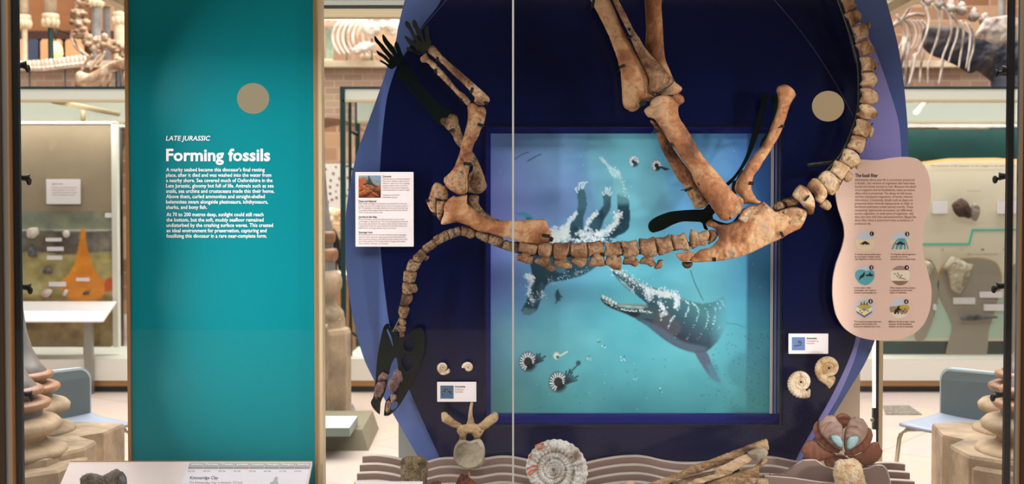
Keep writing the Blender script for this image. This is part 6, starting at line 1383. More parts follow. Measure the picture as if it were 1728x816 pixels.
def clip(x, y, w_, h_, ang, Y=3.835, mat='black'):
    """small black clip pad with its arm running back to the board"""
    c = P(x, y, Y); s = Y / F; mb = MB(); a = -math.radians(ang); ca, sa = math.cos(a), math.sin(a)
    pts = []
    for u, v in ((-1, -.6), (-.8, -1), (.8, -1), (1, -.6), (1, .6), (.8, 1), (-.8, 1), (-1, .6)):
        X, Z = u * w_ / 2 * s, v * h_ / 2 * s; pts.append((c.x + X * ca - Z * sa, c.z + X * sa + Z * ca))
    n = 8; vs = [(px, Y, pz) for px, pz in pts] + [(px, Y + .012, pz) for px, pz in pts]
    mb.add(vs, [tuple(range(n)), tuple(range(2 * n - 1, n - 1, -1))] + [((i + 1) % n, i, i + n, (i + 1) % n + n) for i in range(n)])
    mb.tube([(c.x, Y + .01, c.z), (c.x, YB - .002, c.z)], .0022, 6); return mb.make('mount_clip', M['black'], sk)
for c in ((1107.5, 220.5, 9, 6, 25), (1131.5, 244.5, 8, 6, 20), (1181.5, 308.5, 8, 6, -20), (1162, 319, 14, 5, -22), (1268, 309, 8, 6, 5), (1320.5, 213, 6, 5, 20), (1205.5, 437.5, 6, 7, 5), (1320, 395, 10, 4, 65), (1050, 111.5, 10, 5, -20), (811, 210.5, 11, 5, 15), (789, 276, 14, 5.5, 8), (762, 219.5, 9, 4.5, -25), (721, 338, 7, 5, 5), (733, 361, 6, 5, 30), (1062, 49, 5, 4, 30), (1063, 61.5, 6, 5, 20), (1001, 5, 5, 16, 10), (738, 99, 5, 7, 5), (735, 119, 5, 7, 10), (796, 152, 5, 10, 20), (820, 173, 7, 5, 10), (778, 167.5, 4, 4, 0), (921, 397.5, 14, 6, 8), (930, 403.5, 7, 8, 20), (1085, 174, 12, 8, -20), (1362, 334, 3, 12, 40), (787, 383, 8, 3, 20)):
    clip(*c)
rod(N(840, 240, 855, 270, 850, 300, 800, 360, 720, 400, 650, 470, 590, 490, 530, 455), 1.0, 3.838, nm='mount_wire')

# ---- dark cut-out silhouettes standing in for missing bones
def cutout(nm, pts, Y, label, holes=(), bend=None, mat='blackplate', step=1.5, t=.004):
    mb = MB(); plate(mb, pts, Y, t, holes=holes, step=step, fn=(lambda x, y: P(x, y, Y + bend(x, y))) if bend else None); return mb.make(nm, M[mat], sk, label=label)
cutout('hand_silhouette', A(92, 325, 108, 325, 150, 380, 220, 452, 295, 545, 355, 605, 348, 575, 290, 510, 215, 402, 198, 322, 210, 303, 232, 320, 290, 400, 348, 465, 398, 560, 404, 562, 370, 465, 368, 425, 384, 402, 402, 405, 430, 455, 460, 540, 490, 612, 470, 660, 442, 700, 460, 735, 440, 755, 415, 728, 380, 742, 330, 770, 280, 752, 240, 712, 165, 665, 163, 650, 182, 648, 230, 672, 286, 706, 270, 680, 200, 612, 150, 582, 120, 532, 125, 520, 190, 555, 255, 600, 298, 648, 290, 620, 220, 542, 150, 450, 100, 392), 3.955, 'black hand shaped cut-out')
cutout('hand_silhouette', A(510, 130, 535, 122, 575, 160, 612, 240, 655, 322, 720, 400, 742, 412, 704, 340, 662, 292, 640, 230, 615, 200, 608, 130, 630, 103, 660, 130, 690, 200, 730, 262, 750, 340, 778, 402, 788, 400, 780, 310, 770, 240, 800, 185, 822, 190, 830, 250, 835, 330, 862, 410, 850, 452, 812, 512, 760, 552, 700, 580, 640, 572, 600, 542, 530, 507, 527, 480, 545, 474, 600, 500, 650, 517, 656, 500, 620, 462, 560, 432, 520, 372, 500, 337, 515, 322, 560, 350, 610, 390, 656, 420, 640, 385, 600, 322, 560, 242, 515, 190), 3.865, 'sheeny grey green hand shaped cut-out', bend=lambda x, y: .0017 * max(0, 84 - y), mat='blackplate', step=1.2)  # fingers bent back so the black plate reflects the roof light
cutout('forearm_silhouette', B(300, 5) + A(545, 675, 560, 690) + B(400, 20, 480, 130, 560, 250, 640, 352, 760, 470, 820, 540, 900, 580, 950, 590, 985, 640, 1000, 740, 860, 820, 830, 815, 780, 790, 700, 682, 600, 562, 480, 422, 400, 332, 320, 222, 230, 152, 228, 120, 270, 52), 3.965, 'dark green forearm shaped cut-out', holes=[B(372, 205, 400, 215, 520, 350, 640, 500, 600, 470, 480, 340, 400, 250)])
cutout('bone_silhouette', I(110, 650, 125, 600, 170, 555, 250, 510, 400, 457, 560, 437, 720, 427, 860, 420, 930, 350, 980, 420, 1020, 462, 985, 500, 990, 550, 1080, 592, 1180, 612, 1260, 582, 1340, 482, 1360, 510, 1290, 602, 1180, 642, 1040, 645, 940, 600, 890, 620, 920, 700, 870, 690, 830, 602, 700, 590, 570, 590, 440, 632, 310, 700, 180, 738, 130, 712), 3.93, 'black paddle shaped cut-out below the thigh bone')
cutout('bone_silhouette', Mz(490, 218, 545, 222, 612, 218, 598, 300, 570, 450, 530, 602, 480, 770) + L(470, 0, 400, 182, 330, 332, 262, 442, 150, 590, 75, 662, 45, 630, 130, 552, 220, 432, 300, 280, 350, 130, 385, 0) + Mz(430, 640, 492, 440, 520, 320), 3.95, 'black curved cut-out left of the rising hip bone')
cutout('bone_silhouette', Mz(630, 292, 665, 245, 700, 240, 760, 245, 765, 340, 735, 440, 690, 600, 610, 790) + L(560, 60, 500, 150, 495, 120, 540, 20) + Mz(600, 740, 650, 600, 680, 470, 680, 380), 3.955, 'black cut-out just behind the rising hip bone')
rod(L(265, 455, 200, 600, 160, 700, 150, 780), 3.2, 3.935); rod(L(150, 590, 135, 720, 170, 790), 2.6, 3.935)
skull = cutout('skull_silhouette', U(350, 816, 362, 620, 385, 420, 430, 200, 455, 100, 480, 60, 515, 43, 537, 62, 530, 90, 600, 115, 640, 190, 660, 225, 760, 215, 850, 130, 930, 90, 990, 120, 1015, 250, 1000, 450, 940, 640, 860, 816) + V(700, 332, 600, 500, 520, 590, 450, 645, 385, 645, 385, 600, 400, 480, 445, 402, 520, 332, 560, 250, 600, 100) + U(655, 640, 640, 530, 628, 503, 605, 515, 560, 600, 530, 740) + V(440, 80, 430, 182, 400, 320, 340, 470, 332, 560, 325, 630, 300, 612, 240, 550, 205, 470, 240, 390, 265, 200), 3.95, 'black skull shaped cut-out', holes=[U(725, 330, 765, 255, 845, 232, 905, 290, 870, 370, 830, 425, 750, 402), U(512, 112, 530, 150, 560, 215, 600, 350, 580, 352, 555, 285, 520, 190, 503, 140), U(700, 520, 770, 472, 870, 482, 862, 600, 770, 690, 705, 620), V(470, 520, 500, 472, 555, 455, 572, 480, 550, 540, 490, 572)])
bone('jaw_bone', [(V(300, 140, 330, 90, 370, 55, 430, 90, 445, 132, 410, 160, 350, 182, 320, 190), 0), (V(330, 180, 400, 190, 412, 220, 400, 262, 375, 330, 345, 380, 330, 422, 310, 400, 290, 420, 272, 415, 255, 372, 255, 320, 275, 225), 0)], 'jawbone', 3.93, k=.8, amp=1.8, freq=.25, re=1.6, cell=1.4)
bone('jaw_bone', V(510, 80, 540, 22, 590, 25, 635, 110, 640, 182, 600, 202, 575, 260, 560, 302, 520, 337, 450, 322, 438, 290, 442, 240, 452, 182, 490, 130), 'jawbone', 3.925, k=.6, amp=1.8, freq=.25, re=1.6, cell=1.4)
bone('jaw_bone', [(V(468, 390, 492, 355, 545, 355, 557, 400, 520, 452, 480, 492), 0), (V(420, 462, 450, 440, 480, 480, 472, 540, 460, 592, 420, 612, 402, 560), 0)], 'jawbone', 3.93, k=.7, amp=1.0, freq=.2, re=.8, cell=1.4)

# ============================================================ SMALL FOSSILS
def spiral_shell(name, label, cx, cy, R, Y, turns=3.2, Wr=2.0, ribs=60, amp=.055, rot=0, thick=.36, dirn=1, mat='shell', yscale=1.0, group=None, asp=1.0):
    """coiled ammonite: ribbed tube wound in a spiral, facing the viewer"""
    s = Y / F; c = P(cx, cy, Y); mb = MB(); seg = 16; n = int(turns * 150); vs = []; rl = []
    for i in range(n + 1):
        th = -2 * math.pi * turns * (1 - i / n); r = R * math.exp(math.log(Wr) / (2 * math.pi) * th)   # outer radius at this angle
        a = dirn * th + rot; h = r * (1 - 1 / Wr) * 1.03
        rc = r - h / 2; rib = 1 + amp * math.sin(2 * math.pi * ribs * turns * i / n)
        for k in range(seg):
            ph = 2 * math.pi * k / seg
            dr = math.cos(ph) * h / 2 * 1.08 * rib; dy = math.sin(ph) * h * thick * 1.15 * rib
            rr = rc + dr; x, z = rr * math.cos(a), rr * math.sin(a) * asp
            vs.append((c.x + x * s, Y + dy * s, c.z + z * s))
    fs = [(i * seg + k, i * seg + (k + 1) % seg, (i + 1) * seg + (k + 1) % seg, (i + 1) * seg + k) for i in range(n) for k in range(seg)]
    fs.append(tuple(range(seg))); fs.append(tuple(n * seg + k for k in range(seg - 1, -1, -1)))
    mb.add(vs, fs, True)
    mb.sm[-1] = mb.sm[-2] = False
    return mb.make(name, M[mat] if isinstance(mat, str) else mat, label=label, cat='ammonite', group=group)
M['shell'] = bonemat('cream_ammonite', [(150, 118, 84), (206, 180, 148), (226, 206, 180), (236, 222, 202)], [.3, .44, .55, .7], 26, .6, speck=(120, 84, 54), sp=.33)
M['shelltan'] = bonemat('tan_ammonite', [(140, 102, 64), (190, 154, 110), (214, 186, 148), (226, 206, 176)], [.3, .44, .55, .7], 24, .6, speck=(110, 74, 46), sp=.33)
M['bigshell'] = bonemat('white_speckled_ammonite', [(120, 100, 80), (196, 184, 172), (224, 218, 212), (234, 230, 226), (190, 170, 146)], [.3, .42, .5, .62, .75], 24, .9, speck=(104, 88, 76), sp=.37)
def stand_off(px, py, Y0, t=None, parent=None, r=.004):
    mb = MB(); c = P(px, py, Y0); mb.tube([c, (c.x, YB, c.z)], r, 8); o = mb.make('mount_pin', M['black'], parent); return o
def amm(label, cx, cy, R, Y, extra=None, **kw):
    o = spiral_shell('ammonite', label, cx, cy, R, Y, **kw); stand_off(cx, cy, Y + .006, parent=o); 
    if extra:
        mb = MB(); inflate(mb, extra, Y, .7, .5, cell=1.4, amp=.9, freq=.3, rough_edge=.6); mb.make('body_chamber', M[kw.get('mat', 'shell')] if isinstance(kw.get('mat', 'shell'), str) else kw['mat'], o)
    return o
Z5 = zz(1310, 590, 8.16)
amm('white ribbed ammonite at right, lower of the pair beside the window frame', 1351.5, 644.5, 28, 3.93, turns=3.4, ribs=27, rot=-1.05, amp=.085, group='ammonites on the board', extra=Z5(180, 540, 260, 600, 300, 630, 360, 664, 440, 662, 466, 640, 472, 560, 450, 528, 420, 560, 340, 570, 250, 540))
amm('tan ammonite with a pointed tip, upper of the pair under the right card', 1398.5, 620.6, 27, 3.93, turns=3.4, ribs=25, rot=-1.75, amp=.06, group='ammonites on the board', mat='shelltan', extra=Z5(560, 390, 620, 440, 690, 490, 722, 535, 740, 530, 800, 450, 815, 380, 780, 350, 700, 360, 640, 400))
U7 = zz(590, 540)
amm('small cream ammonite at left, first above the left card', 747.5, 619.5, 12.3, 3.95, turns=3, ribs=18, rot=-.9, amp=.06, group='ammonites on the board', extra=U7(1200, 690, 1240, 735, 1300, 735, 1350, 700, 1340, 650, 1280, 700))
amm('small cream ammonite at left, second above the left card', 790, 619.5, 11, 3.95, turns=3, ribs=18, rot=3.2, amp=.06, group='ammonites on the board', mat='shell')
o = spiral_shell('ammonite', 'big white ribbed ammonite with orange streaks standing on the ledges', 933.5, 792, 65.5, 3.77, turns=6.0, ribs=30, rot=-1.75, amp=.075, mat='bigshell', thick=.46, Wr=1.6, dirn=-1)
M['orangestreak'] = flat('orange_shell_streak', (206, 98, 66), .6, var=.3, vscale=50, bump=.4)
for q in ([(889, 791), (896, 787), (908, 785)], [(890, 798), (898, 793), (909, 790)], [(892, 802), (900, 796), (904, 794)], [(903, 752), (912, 748), (918, 747)], [(906, 757), (914, 755), (920, 753)], [(897, 765), (893, 773)]):
    mb = MB(); mb.tube([P(x, y, 3.752) for x, y in crom(q, False, 2)], [.0024] * len(crom(q, False, 2)), 6, sq=.5); mb.make('orange_streak', M['orangestreak'], o)
mb = MB(); p = P(940, 815, 3.775); mb.box((p.x - .02, 3.77, CZ0), (p.x + .02, 3.78, p.z + .03)); mb.make('support', M['black'], o)

# big vertebra with wide processes
vt = thing('large_vertebra', 'large grey brown vertebra with two spread wing like processes below the left card', 'fossil bone', (P(792, 790, 3.9).x, 3.9, P(792, 790, 3.9).z))
M['vertarm'] = bonemat('ochre_vertebra', [(96, 72, 48), (150, 120, 84), (182, 152, 112), (200, 174, 136)], [.3, .42, .54, .7], 12, .6)
M['centrum'] = bonemat('grey_centrum', [(96, 88, 72), (140, 128, 108), (164, 150, 128), (184, 172, 152)], [.3, .44, .56, .72], 9, .5, speck=(80, 72, 58), sp=.32)
bone('left_process', W(358, 270, 360, 212, 398, 193, 440, 215, 520, 290, 600, 342, 640, 372, 620, 450, 575, 420, 500, 400, 430, 362, 372, 330), 'vertarm', 3.90, k=.8, parent=vt)
bone('right_process', W(1128, 280, 1122, 222, 1080, 194, 1040, 212, 960, 272, 900, 332, 830, 375, 840, 430, 890, 440, 960, 432, 1040, 372, 1110, 322), 'vertarm', 3.90, k=.8, parent=vt)
bone('spine', W(765, 58, 790, 80, 778, 150, 782, 260, 802, 320, 800, 380, 700, 380, 715, 300, 730, 180, 745, 90), 'vertarm', 3.90, k=.8, parent=vt)
mb = MB()
arch = W(600, 380, 660, 368, 740, 350, 800, 352, 860, 372, 900, 420, 940, 440, 915, 490, 880, 545, 880, 600, 800, 600, 795, 545, 760, 490, 715, 490, 692, 545, 695, 600, 600, 600, 602, 530, 565, 450)
inflate(mb, arch, 3.895, .8, .5, cell=1.5, amp=1.2, freq=.2, rough_edge=.5); mb.make('neural_arch', M['vertarm'], vt)
cen = W(600, 575, 690, 575, 738, 592, 790, 575, 880, 560, 925, 620, 948, 700, 945, 810, 950, 850, 925, 900, 870, 950, 740, 968, 620, 940, 550, 880, 522, 810, 530, 690, 560, 625)
ccx, ccy = 792, 764
def dish(x, y, h):
    r = math.hypot((x - ccx) / 25.5, (y - ccy) / 24.5); return min(h, 9) - 5.0 * max(0, 1 - r * r) + (2.0 if .84 < r < 1.0 else 0)
bone('centrum', cen, 'centrum', 3.875, k=.8, amp=.6, conv=dish, parent=vt, label='round dished vertebral body')
mb = MB(); c = P(792, 792, 3.88); mb.tube([c, (c.x, 3.88, CZ0)], .004, 8); c2 = P(792, 730, 3.91); mb.tube([c2, (c2.x, YB, c2.z)], .005, 8); mb.make('support', M['brass'], vt)

# nodule on the ledge
M['nodule'] = bonemat('crusty_nodule', [(70, 62, 46), (128, 108, 78), (166, 142, 106), (190, 168, 134)], [.32, .44, .56, .7], 24, 1.3, speck=(50, 44, 34), sp=.42)
nd = thing('fossil_nodule', 'round crusty brown nodule standing on the ledge at left', 'fossil', (P(699, 812, 3.74).x, 3.74, CZ0))
c = P(698.5, 776, 3.745); s = 3.745 / F; mb = MB(); R0 = 23 * s; pf = []
vs = []; fs = []; seg = 48; prof = [(.02, 6), (.3, 6.5), (.6, 5.5), (.85, 3.5), (.97, 0), (1.0, -6), (.98, -10), (1.02, -16), (.97, -24), (.98, -34), (.95, -44)]
for r, z in prof:
    for k in range(seg):
        a = 2 * math.pi * k / seg; q = 1 + .10 * noise.fractal(Vector((math.cos(a) * 2.2, math.sin(a) * 2.2, z * .12)), 1, 2, 4)
        tilt = -.55 * math.sin(a) * r * R0 * (1 if z > -12 else .3)
        vs.append((c.x + R0 * r * q * math.cos(a), c.y + R0 * r * q * math.sin(a) * .9, c.z + z * s * (1 + .3 * noise.noise(Vector((math.cos(a) * 3, math.sin(a) * 3, z)))) - tilt * -.55))
for i in range(len(prof) - 1):
    for k in range(seg):
        k2 = (k + 1) % seg; fs.append(((i + 1) * seg + k, (i + 1) * seg + k2, i * seg + k2, i * seg + k))
mb.add(vs, fs, True); mb.make('rock_body', M['nodule'], nd)
p = P(676, 760, 0.1)
mb = MB(); z_ = P(700, 812, 3.745).z - .01; mb.box((c.x - .02, 3.735, CZ0), (c.x + .02, 3.755, z_)); mb.make('support', M['black'], nd)
M['redrock'] = bonemat('red_brown_fossil', [(40, 22, 16), (110, 52, 28), (160, 86, 46), (190, 120, 70)], [.36, .46, .56, .68], 26, 1.3, speck=(24, 14, 12), sp=.42)
def fossil(name, label, outs, mat, Y, k=.8, amp=1.4, freq=.18, re=1.0, cat='fossil', post=None, cap=None, **kw):
    mb = MB()
    for j, (o, dy) in enumerate(outs): cnt[0] += 1; inflate(mb, o, Y + dy, k, .6, cell=1.5, amp=amp, freq=freq, rough_edge=re, seed=cnt[0] * 2.1, cap=cap)
    o = mb.make(name, M[mat], label=label, cat=cat)
    if post:
        mb = MB(); c = P(post[0], post[1], Y + .012); mb.box((c.x - .012, Y + .010, CZ0), (c.x + .012, Y + .018, c.z)); mb.make('support', M['black'], o)
    return o
fossil('fossil_rock', 'dark red brown rock below the big vertebra', [(X_(1425, 640, 1450, 560, 1480, 500, 1520, 462, 1550, 490, 1600, 485, 1640, 545, 1700, 590, 1740, 660, 1700, 760, 1430, 760), 0)], 'redrock', 3.72, post=(785, 816))
fossil('fossil_rock', 'small orange brown rock by the white card at bottom', [(X_(1090, 640, 1110, 580, 1160, 568, 1225, 570, 1240, 620, 1240, 720, 1090, 720), 0)], 'redrock', 3.70, post=(735, 818))
fossil('fossil_rock', 'small ochre stone at the bottom edge left of the fossil wood', [([(1051, 830), (1052, 815), (1060, 811), (1070, 812), (1071, 830)], 0)], 'shelltan', 3.70, post=(1061, 828), amp=.8)
M['wood2'] = bonemat('fossil_wood', [(88, 64, 42), (148, 112, 76), (188, 152, 112), (214, 184, 148), (140, 116, 90)], [.28, .4, .52, .64, .8], 10, 1.0, speck=(70, 50, 34), sp=.37, stretch=(1.0, 2, 3.2))
M['wood3'] = bonemat('pale_fossil_wood', [(130, 96, 66), (186, 148, 112), (214, 180, 146), (226, 198, 170)], [.28, .42, .54, .68], 9, .8, speck=(96, 66, 46), sp=.32, stretch=(1.0, 2, 3.2))
AA = zz(1060, 714, 6.857)
fw = thing('fossil_wood', 'long splintered brown fossil wood leaning across the ledges', 'fossil wood', (P(1215, 812, 3.74).x, 3.74, CZ0))
bone('plank', AA(220, 705, 300, 670, 500, 600, 600, 560, 750, 482, 880, 440, 960, 412, 1150, 340, 1340, 270, 1480, 215, 1590, 176, 1614, 192, 1630, 290, 1600, 330, 1560, 342, 1460, 350, 1370, 342, 1260, 410, 1150, 462, 1000, 502, 860, 560, 700, 592, 560, 655, 420, 722, 300, 740), 'wood2', 3.76, k=.7, amp=2.2, freq=.15, re=1.2, parent=fw)
bone('plank', AA(600, 735, 690, 690, 780, 640, 1000, 580, 990, 530, 1100, 480, 1250, 400, 1370, 352, 1420, 380, 1460, 412, 1350, 480, 1250, 542, 1150, 602, 900, 682, 750, 745), 'wood3', 3.74, k=.6, amp=1.6, freq=.12, re=1.0, parent=fw, label='smooth pale inner plank')
bone('plank', AA(560, 790, 640, 760, 900, 662, 1180, 580, 1350, 530, 1480, 480, 1560, 410, 1602, 402, 1606, 450, 1510, 522, 1400, 560, 1250, 640, 1000, 760, 800, 800), 'wood2', 3.755, k=.6, amp=2, freq=.15, re=1.0, parent=fw)
bone('plank', AA(700, 800, 900, 700, 1100, 622, 1300, 560, 1478, 505, 1512, 525, 1512, 640, 1490, 790), 'wood2', 3.735, k=.6, amp=2.4, freq=.13, re=1.2, parent=fw, cap=9)
bone('knot', AA(1378, 335, 1450, 300, 1540, 278, 1590, 300, 1620, 335, 1592, 392, 1540, 420, 1480, 432, 1425, 395), 'centrum', 3.735, k=.7, amp=1.8, freq=.2, parent=fw)
bone('chip', AA(1490, 640, 1560, 632, 1610, 640, 1624, 680, 1620, 760, 1490, 780), 'wood2', 3.73, k=.8, amp=1.5, freq=.2, parent=fw)
bone('plank', AA(560, 668, 700, 620, 860, 580, 1000, 545, 1010, 580, 860, 632, 720, 690, 640, 720), bonemat and 'wood2', 3.775, k=.7, amp=2, parent=fw)
mb = MB(); c = P(1240, 790, 3.775); mb.box((c.x - .015, 3.775, CZ0), (c.x + .015, 3.785, c.z)); c = P(1130, 812, 3.775); mb.box((c.x - .01, 3.775, CZ0), (c.x + .01, 3.785, c.z)); mb.make('support', M['black'], fw)
M['crystal'] = bonemat('crystalline_rock', [(130, 84, 44), (196, 148, 96), (220, 186, 146), (236, 214, 186), (186, 178, 176)], [.28, .4, .52, .64, .8], 14, 1.2, speck=(120, 80, 48), sp=.36)
CC = zz(1340, 730)
fossil('crystal_rock', 'cream and orange crystalline rock in front of the clam sculpture', [(CC(520, 530, 535, 450, 560, 390, 620, 352, 700, 358, 760, 345, 800, 340, 860, 370, 900, 430, 920, 470, 945, 560, 965, 640, 1000, 760, 560, 760, 545, 640), 0)], 'crystal', 3.735, k=.75, amp=2.2, freq=.14, re=1.2, post=(1435, 812))

# carved clam sculpture
DD = zz(1340, 680)
cl_ = thing('clam_sculpture', 'brown carved cluster of open clam shells with pale blue spots', 'sculpture', (P(1420, 780, 3.9).x, 3.88, CZ0))
M['clamgrey'] = flat('greyish_clam', (150, 120, 108), .6, var=.16, vscale=14, bump=.15, bscale=80)
M['clambrown'] = flat('brown_clam', (140, 86, 62), .6, var=.18, vscale=12, bump=.2, bscale=70)
M['clamblue'] = flat('pale_blue_clam', (150, 182, 184), .5, var=.12, vscale=30)
def ridg(cx, cy, fr=.9, a_=1.0):
    return lambda x, y: a_ * math.sin(math.hypot(x - cx, y - cy) * fr)
def clam(nm, o, mat, Y, piv, k=.35, lab=None):
    return bone(nm, o, mat, Y, k=k, kb=.3, amp=.5, freq=.1, re=.5, detail=ridg(piv[0], piv[1], .55, .6), parent=cl_, label=lab, cap=None)
piv = (1424, 762)
clam('shell', DD(400, 785, 480, 730, 560, 690, 655, 690, 760, 760, 880, 830, 1060, 840, 1000, 885, 480, 885), 'clambrown', 3.90, piv)
clam('shell', DD(100, 640, 120, 580, 160, 525, 230, 495, 310, 510, 400, 592, 520, 662, 562, 692, 450, 752, 340, 782, 220, 772, 140, 742, 128, 690), 'clambrown', 3.875, piv)
clam('shell', DD(720, 712, 850, 692, 960, 620, 1060, 522, 1140, 530, 1166, 600, 1196, 642, 1160, 740, 1080, 812, 960, 842, 880, 800), 'clambrown', 3.875, piv)
clam('shell', DD(560, 182, 600, 150, 640, 130, 720, 150, 772, 202, 760, 250, 720, 292, 670, 342, 610, 262), 'clambrown', 3.885, piv)
clam('shell', DD(260, 312, 290, 260, 332, 235, 340, 350, 425, 480, 525, 570, 625, 632, 602, 672, 520, 662, 400, 582, 302, 482, 266, 400), 'clambrown', 3.86, piv)
clam('shell', DD(1000, 325, 1040, 350, 1067, 432, 1050, 500, 1020, 560, 950, 632, 822, 692, 690, 702, 678, 655, 780, 612, 930, 490), 'clambrown', 3.86, piv)
a_ = clam('shell', DD(330, 300, 350, 240, 385, 205, 425, 168, 500, 155, 545, 160, 575, 200, 605, 245, 645, 290, 667, 400, 655, 560, 650, 637, 590, 615, 510, 565, 420, 480, 355, 400), 'clamgrey', 3.84, piv, .4, 'greyish front shell')
b_ = clam('shell', DD(676, 420, 690, 350, 722, 280, 755, 215, 830, 180, 880, 195, 930, 210, 960, 250, 985, 290, 1000, 335, 990, 400, 950, 482, 870, 562, 760, 622, 692, 645, 670, 560), 'clamgrey', 3.84, piv, .4, 'greyish front shell')
bone('blue_patch', DD(498, 440, 560, 425, 620, 450, 652, 510, 655, 560, 650, 602, 610, 598, 560, 552, 520, 510), 'clamblue', 3.822, k=.4, kb=.4, amp=.3, parent=a_, label='pale blue shell patch')
bone('blue_patch', DD(722, 500, 760, 450, 860, 440, 877, 490, 822, 582, 750, 627, 713, 592), 'clamblue', 3.822, k=.4, kb=.4, amp=.3, parent=b_, label='pale blue shell patch')
for q, pr_ in ((DD(402, 400, 420, 330, 470, 275, 540, 258), a_), (DD(690, 380, 730, 330, 800, 310, 870, 320), b_)):
    mb = MB(); mb.tube([P(x, y, 3.822) for x, y in crom(q, False, 2)], .0015, 6); mb.make('ridge_line', M['clambrown'], pr_)
mb = MB(); c = P(1420, 780, 3.90); mb.box((c.x - .03, 3.89, CZ0), (c.x + .03, 3.91, c.z)); mb.make('support', M['taupe'], cl_)

# white card at the bottom edge
p, q = P(599.5, 811.5, 3.66), P(713.5, 811.5, 3.66)
t = thing('label_card', 'white card edge at the very bottom in front of the left ledges', 'label', ((p.x + q.x) / 2, 3.6, p.z))
mb = MB(); mb.add([(p.x, 3.66, p.z), (q.x, 3.66, p.z), (q.x, 3.50, p.z - .10), (p.x, 3.50, p.z - .10), (p.x, 3.66, p.z - .006), (q.x, 3.66, p.z - .006), (q.x, 3.50, p.z - .106), (p.x, 3.50, p.z - .106)], [(0, 3, 2, 1), (4, 5, 6, 7), (0, 1, 5, 4), (1, 2, 6, 5), (2, 3, 7, 6), (3, 0, 4, 7)]); mb.make('card', M['lilac'], t)
mb = MB(); mb.box((p.x + .05, 3.60, CZ0), (q.x - .05, 3.62, p.z - .045)); mb.make('holder', M['black'], t)

# ============================================================ SLOPING TRAY AT LOWER LEFT
YF = 3.86; YN = 3.46
zf = P(300, 778.5, YF).z; slope = math.tan(R_(33))
def tray(px, py):
    """point on the sloping tray plane seen at this pixel"""
    u = (px - 864) / F; v = (408 - py) / F
    d = Vector((u, math.cos(TH) + v * math.sin(TH), -math.sin(TH) + v * math.cos(TH)))
    # z = zf - slope*(YF - y)
    k = (zf - slope * YF - CAMZ) / (d.z - slope * d.y); return Vector((0, 0, CAMZ)) + d * k
xl, xr = P(118, 779, YF).x, P(527, 779, YF).x
ty = thing('sloping_tray', 'pinkish sloping label tray below the teal panel with a timeline strip', 'label tray', ((xl + xr) / 2, YF, CZ0))
zn = zf - slope * (YF - YN)
mb = MB(); mb.add([(xl, YF, zf), (xr, YF, zf), (xr, YN, zn), (xl, YN, zn), (xl, YF, zf - .014), (xr, YF, zf - .014), (xr, YN, zn - .014), (xl, YN, zn - .014)], [(0, 3, 2, 1), (4, 5, 6, 7), (0, 1, 5, 4), (1, 2, 6, 5), (2, 3, 7, 6), (3, 0, 4, 7)])
mb.make('top', M['pinkwhite'], ty)
mb = MB(); mb.box((xl, YF, zf - .016), (xr, YF + .004, zf + .0025)); mb.make('brass_edge', M['brass'], ty)
mb = MB(); mb.box((xl + .1, YF - .2, CZ0), (xl + .12, YF - .1, zf - .2 * slope)); mb.box((xr - .12, YF - .2, CZ0), (xr - .1, YF - .1, zf - .2 * slope)); mb.make('bracket', M['steel'], ty)
def sheet(nm, quad, mat, off, parent=ty):
    v = [tray(*p) + Vector((0, -off * .55, off * .84)) for p in quad]; mb = MB(); w_ = [p - Vector((0, -.00025, .0003)) for p in v]
    mb.add(v + w_, [(0, 3, 2, 1), (4, 5, 6, 7), (0, 1, 5, 4), (1, 2, 6, 5), (2, 3, 7, 6), (3, 0, 4, 7)]); return mb.make(nm, mat, parent)
def sk_x(x, y): return x - (y - 779) * .245 * (864 - x) / 864 * 1.6   # lines on the tray converge towards the viewer's middle
sheet('label_sheet', [(319, 780), (525.5, 779.6), (514, 822), (304, 822)], M['lilac'], .0009)
M['tlgrey'] = flat('timeline_grey', (170, 166, 168), .5); M['tldark'] = flat('timeline_dark_grey', (150, 148, 150), .5); M['tlred'] = flat('timeline_red', (232, 110, 110), .5)
nm_ = ['Carboniferous', 'Permian', 'Triassic', 'Jurassic', 'Cretaceous', 'Palaeogene', 'Neogene', 'Quaternary']
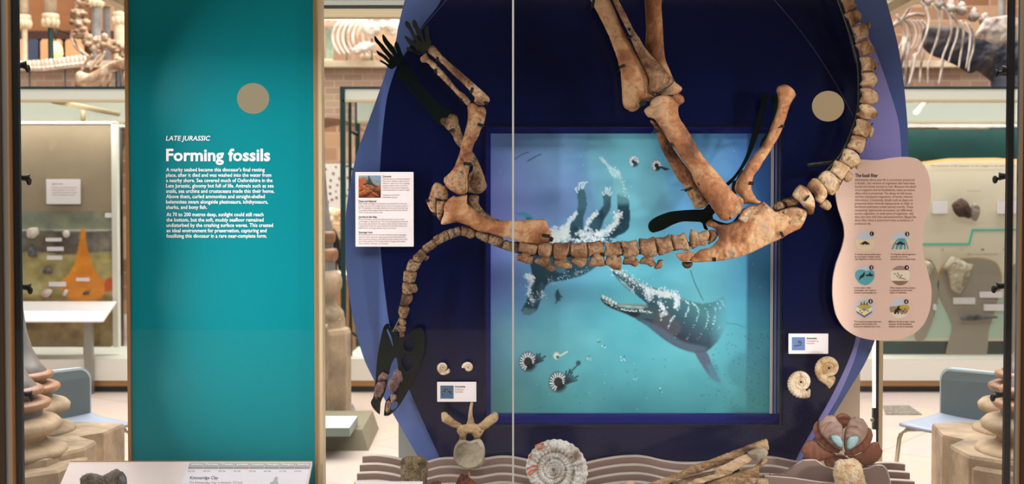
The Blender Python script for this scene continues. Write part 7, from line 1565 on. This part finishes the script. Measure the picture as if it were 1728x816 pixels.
for i in range(8):
    x0, x1 = 320 + i * 25.7, 320 + (i + 1) * 25.7 - .6; f = lambda x, y: x - (y - 780) * .26
    sheet('timeline_box', [(x0, 780.6), (x1, 780.6), (f(x1, 786), 786), (f(x0, 786), 786)], M['tlgrey'], .0013)
    sheet('timeline_bar', [(f(x0, 786.6), 786.6), (f(x1, 786.6), 786.6), (f(x1, 791.2), 791.2), (f(x0, 791.2), 791.2)], M['tldark'], .0013)
    lettering('period_name', [(nm_[i], x0 + 2, x1 - 3, 784.6, 4.2, .02)], lambda x, y: tray(x, y) + Vector((0, -.0010, .0014)), M['whitetext'], ty, 0)
    lettering('date', [(['359 Ma', '299 Ma', '252 Ma', '201 Ma', '145 Ma', '66 Ma', '23 Ma', '2.6 Ma'][i], x0 - 3, x0 + 9, 796, 3.6)], lambda x, y: tray(x, y) + Vector((0, -.0010, .0012)), M['greyink'], ty, 0)
sheet('now_marker', [(416.4, 787.5), (419.6, 787.5), (418.6, 791.5), (415.4, 791.5)], M['tlred'], .0018)
lettering('heading', [('Kimmeridge Clay', 320.5, 368.5, 808.5, 7.6, .012, .2)], lambda x, y: tray(x, y) + Vector((0, -.0008, .0012)), M['ink'], ty, 0)
lettering('body_text', [('The Kimmeridge Clay is between 157 and', 319.5, 409, 815.8, 5.6, 0, .2)], lambda x, y: tray(x, y) + Vector((0, -.0008, .0012)), M['greyink'], ty, 0)
M['mapgrey'] = flat('map_grey', (168, 176, 172), .5)
mb = MB(); plate(mb, [(452, 826), (456, 814), (462, 811), (463, 806), (467, 803.5), (469, 806), (468, 811), (471, 818), (472, 826)], 3.8, .0003, smooth=False, fn=lambda x, y: tray(x, y) + Vector((0, -.0008, .0012))); mb.make('map_shape', M['mapgrey'], ty)
TT = zz(0, 612, 4)
M['tuff'] = bonemat('grey_brown_shale', [(62, 56, 50), (112, 102, 90), (146, 134, 118), (176, 166, 150)], [.32, .44, .56, .7], 20, 1.2, speck=(50, 44, 40), sp=.4)
rk = fossil('shale_rock', 'rough grey brown rock lying on the sloping tray', [(TT(540, 780, 560, 755, 610, 742, 650, 750, 700, 755, 750, 730, 790, 714, 820, 735, 850, 765, 856, 816, 850, 850, 560, 850), 0)], 'tuff', 3.62, k=.8, amp=2.2, freq=.16, re=1.3)
bone('dark_end', TT(800, 760, 822, 730, 850, 765, 856, 830, 815, 830), 'rockdark', 3.60, parent=rk, amp=1.0, label='dark broken end')
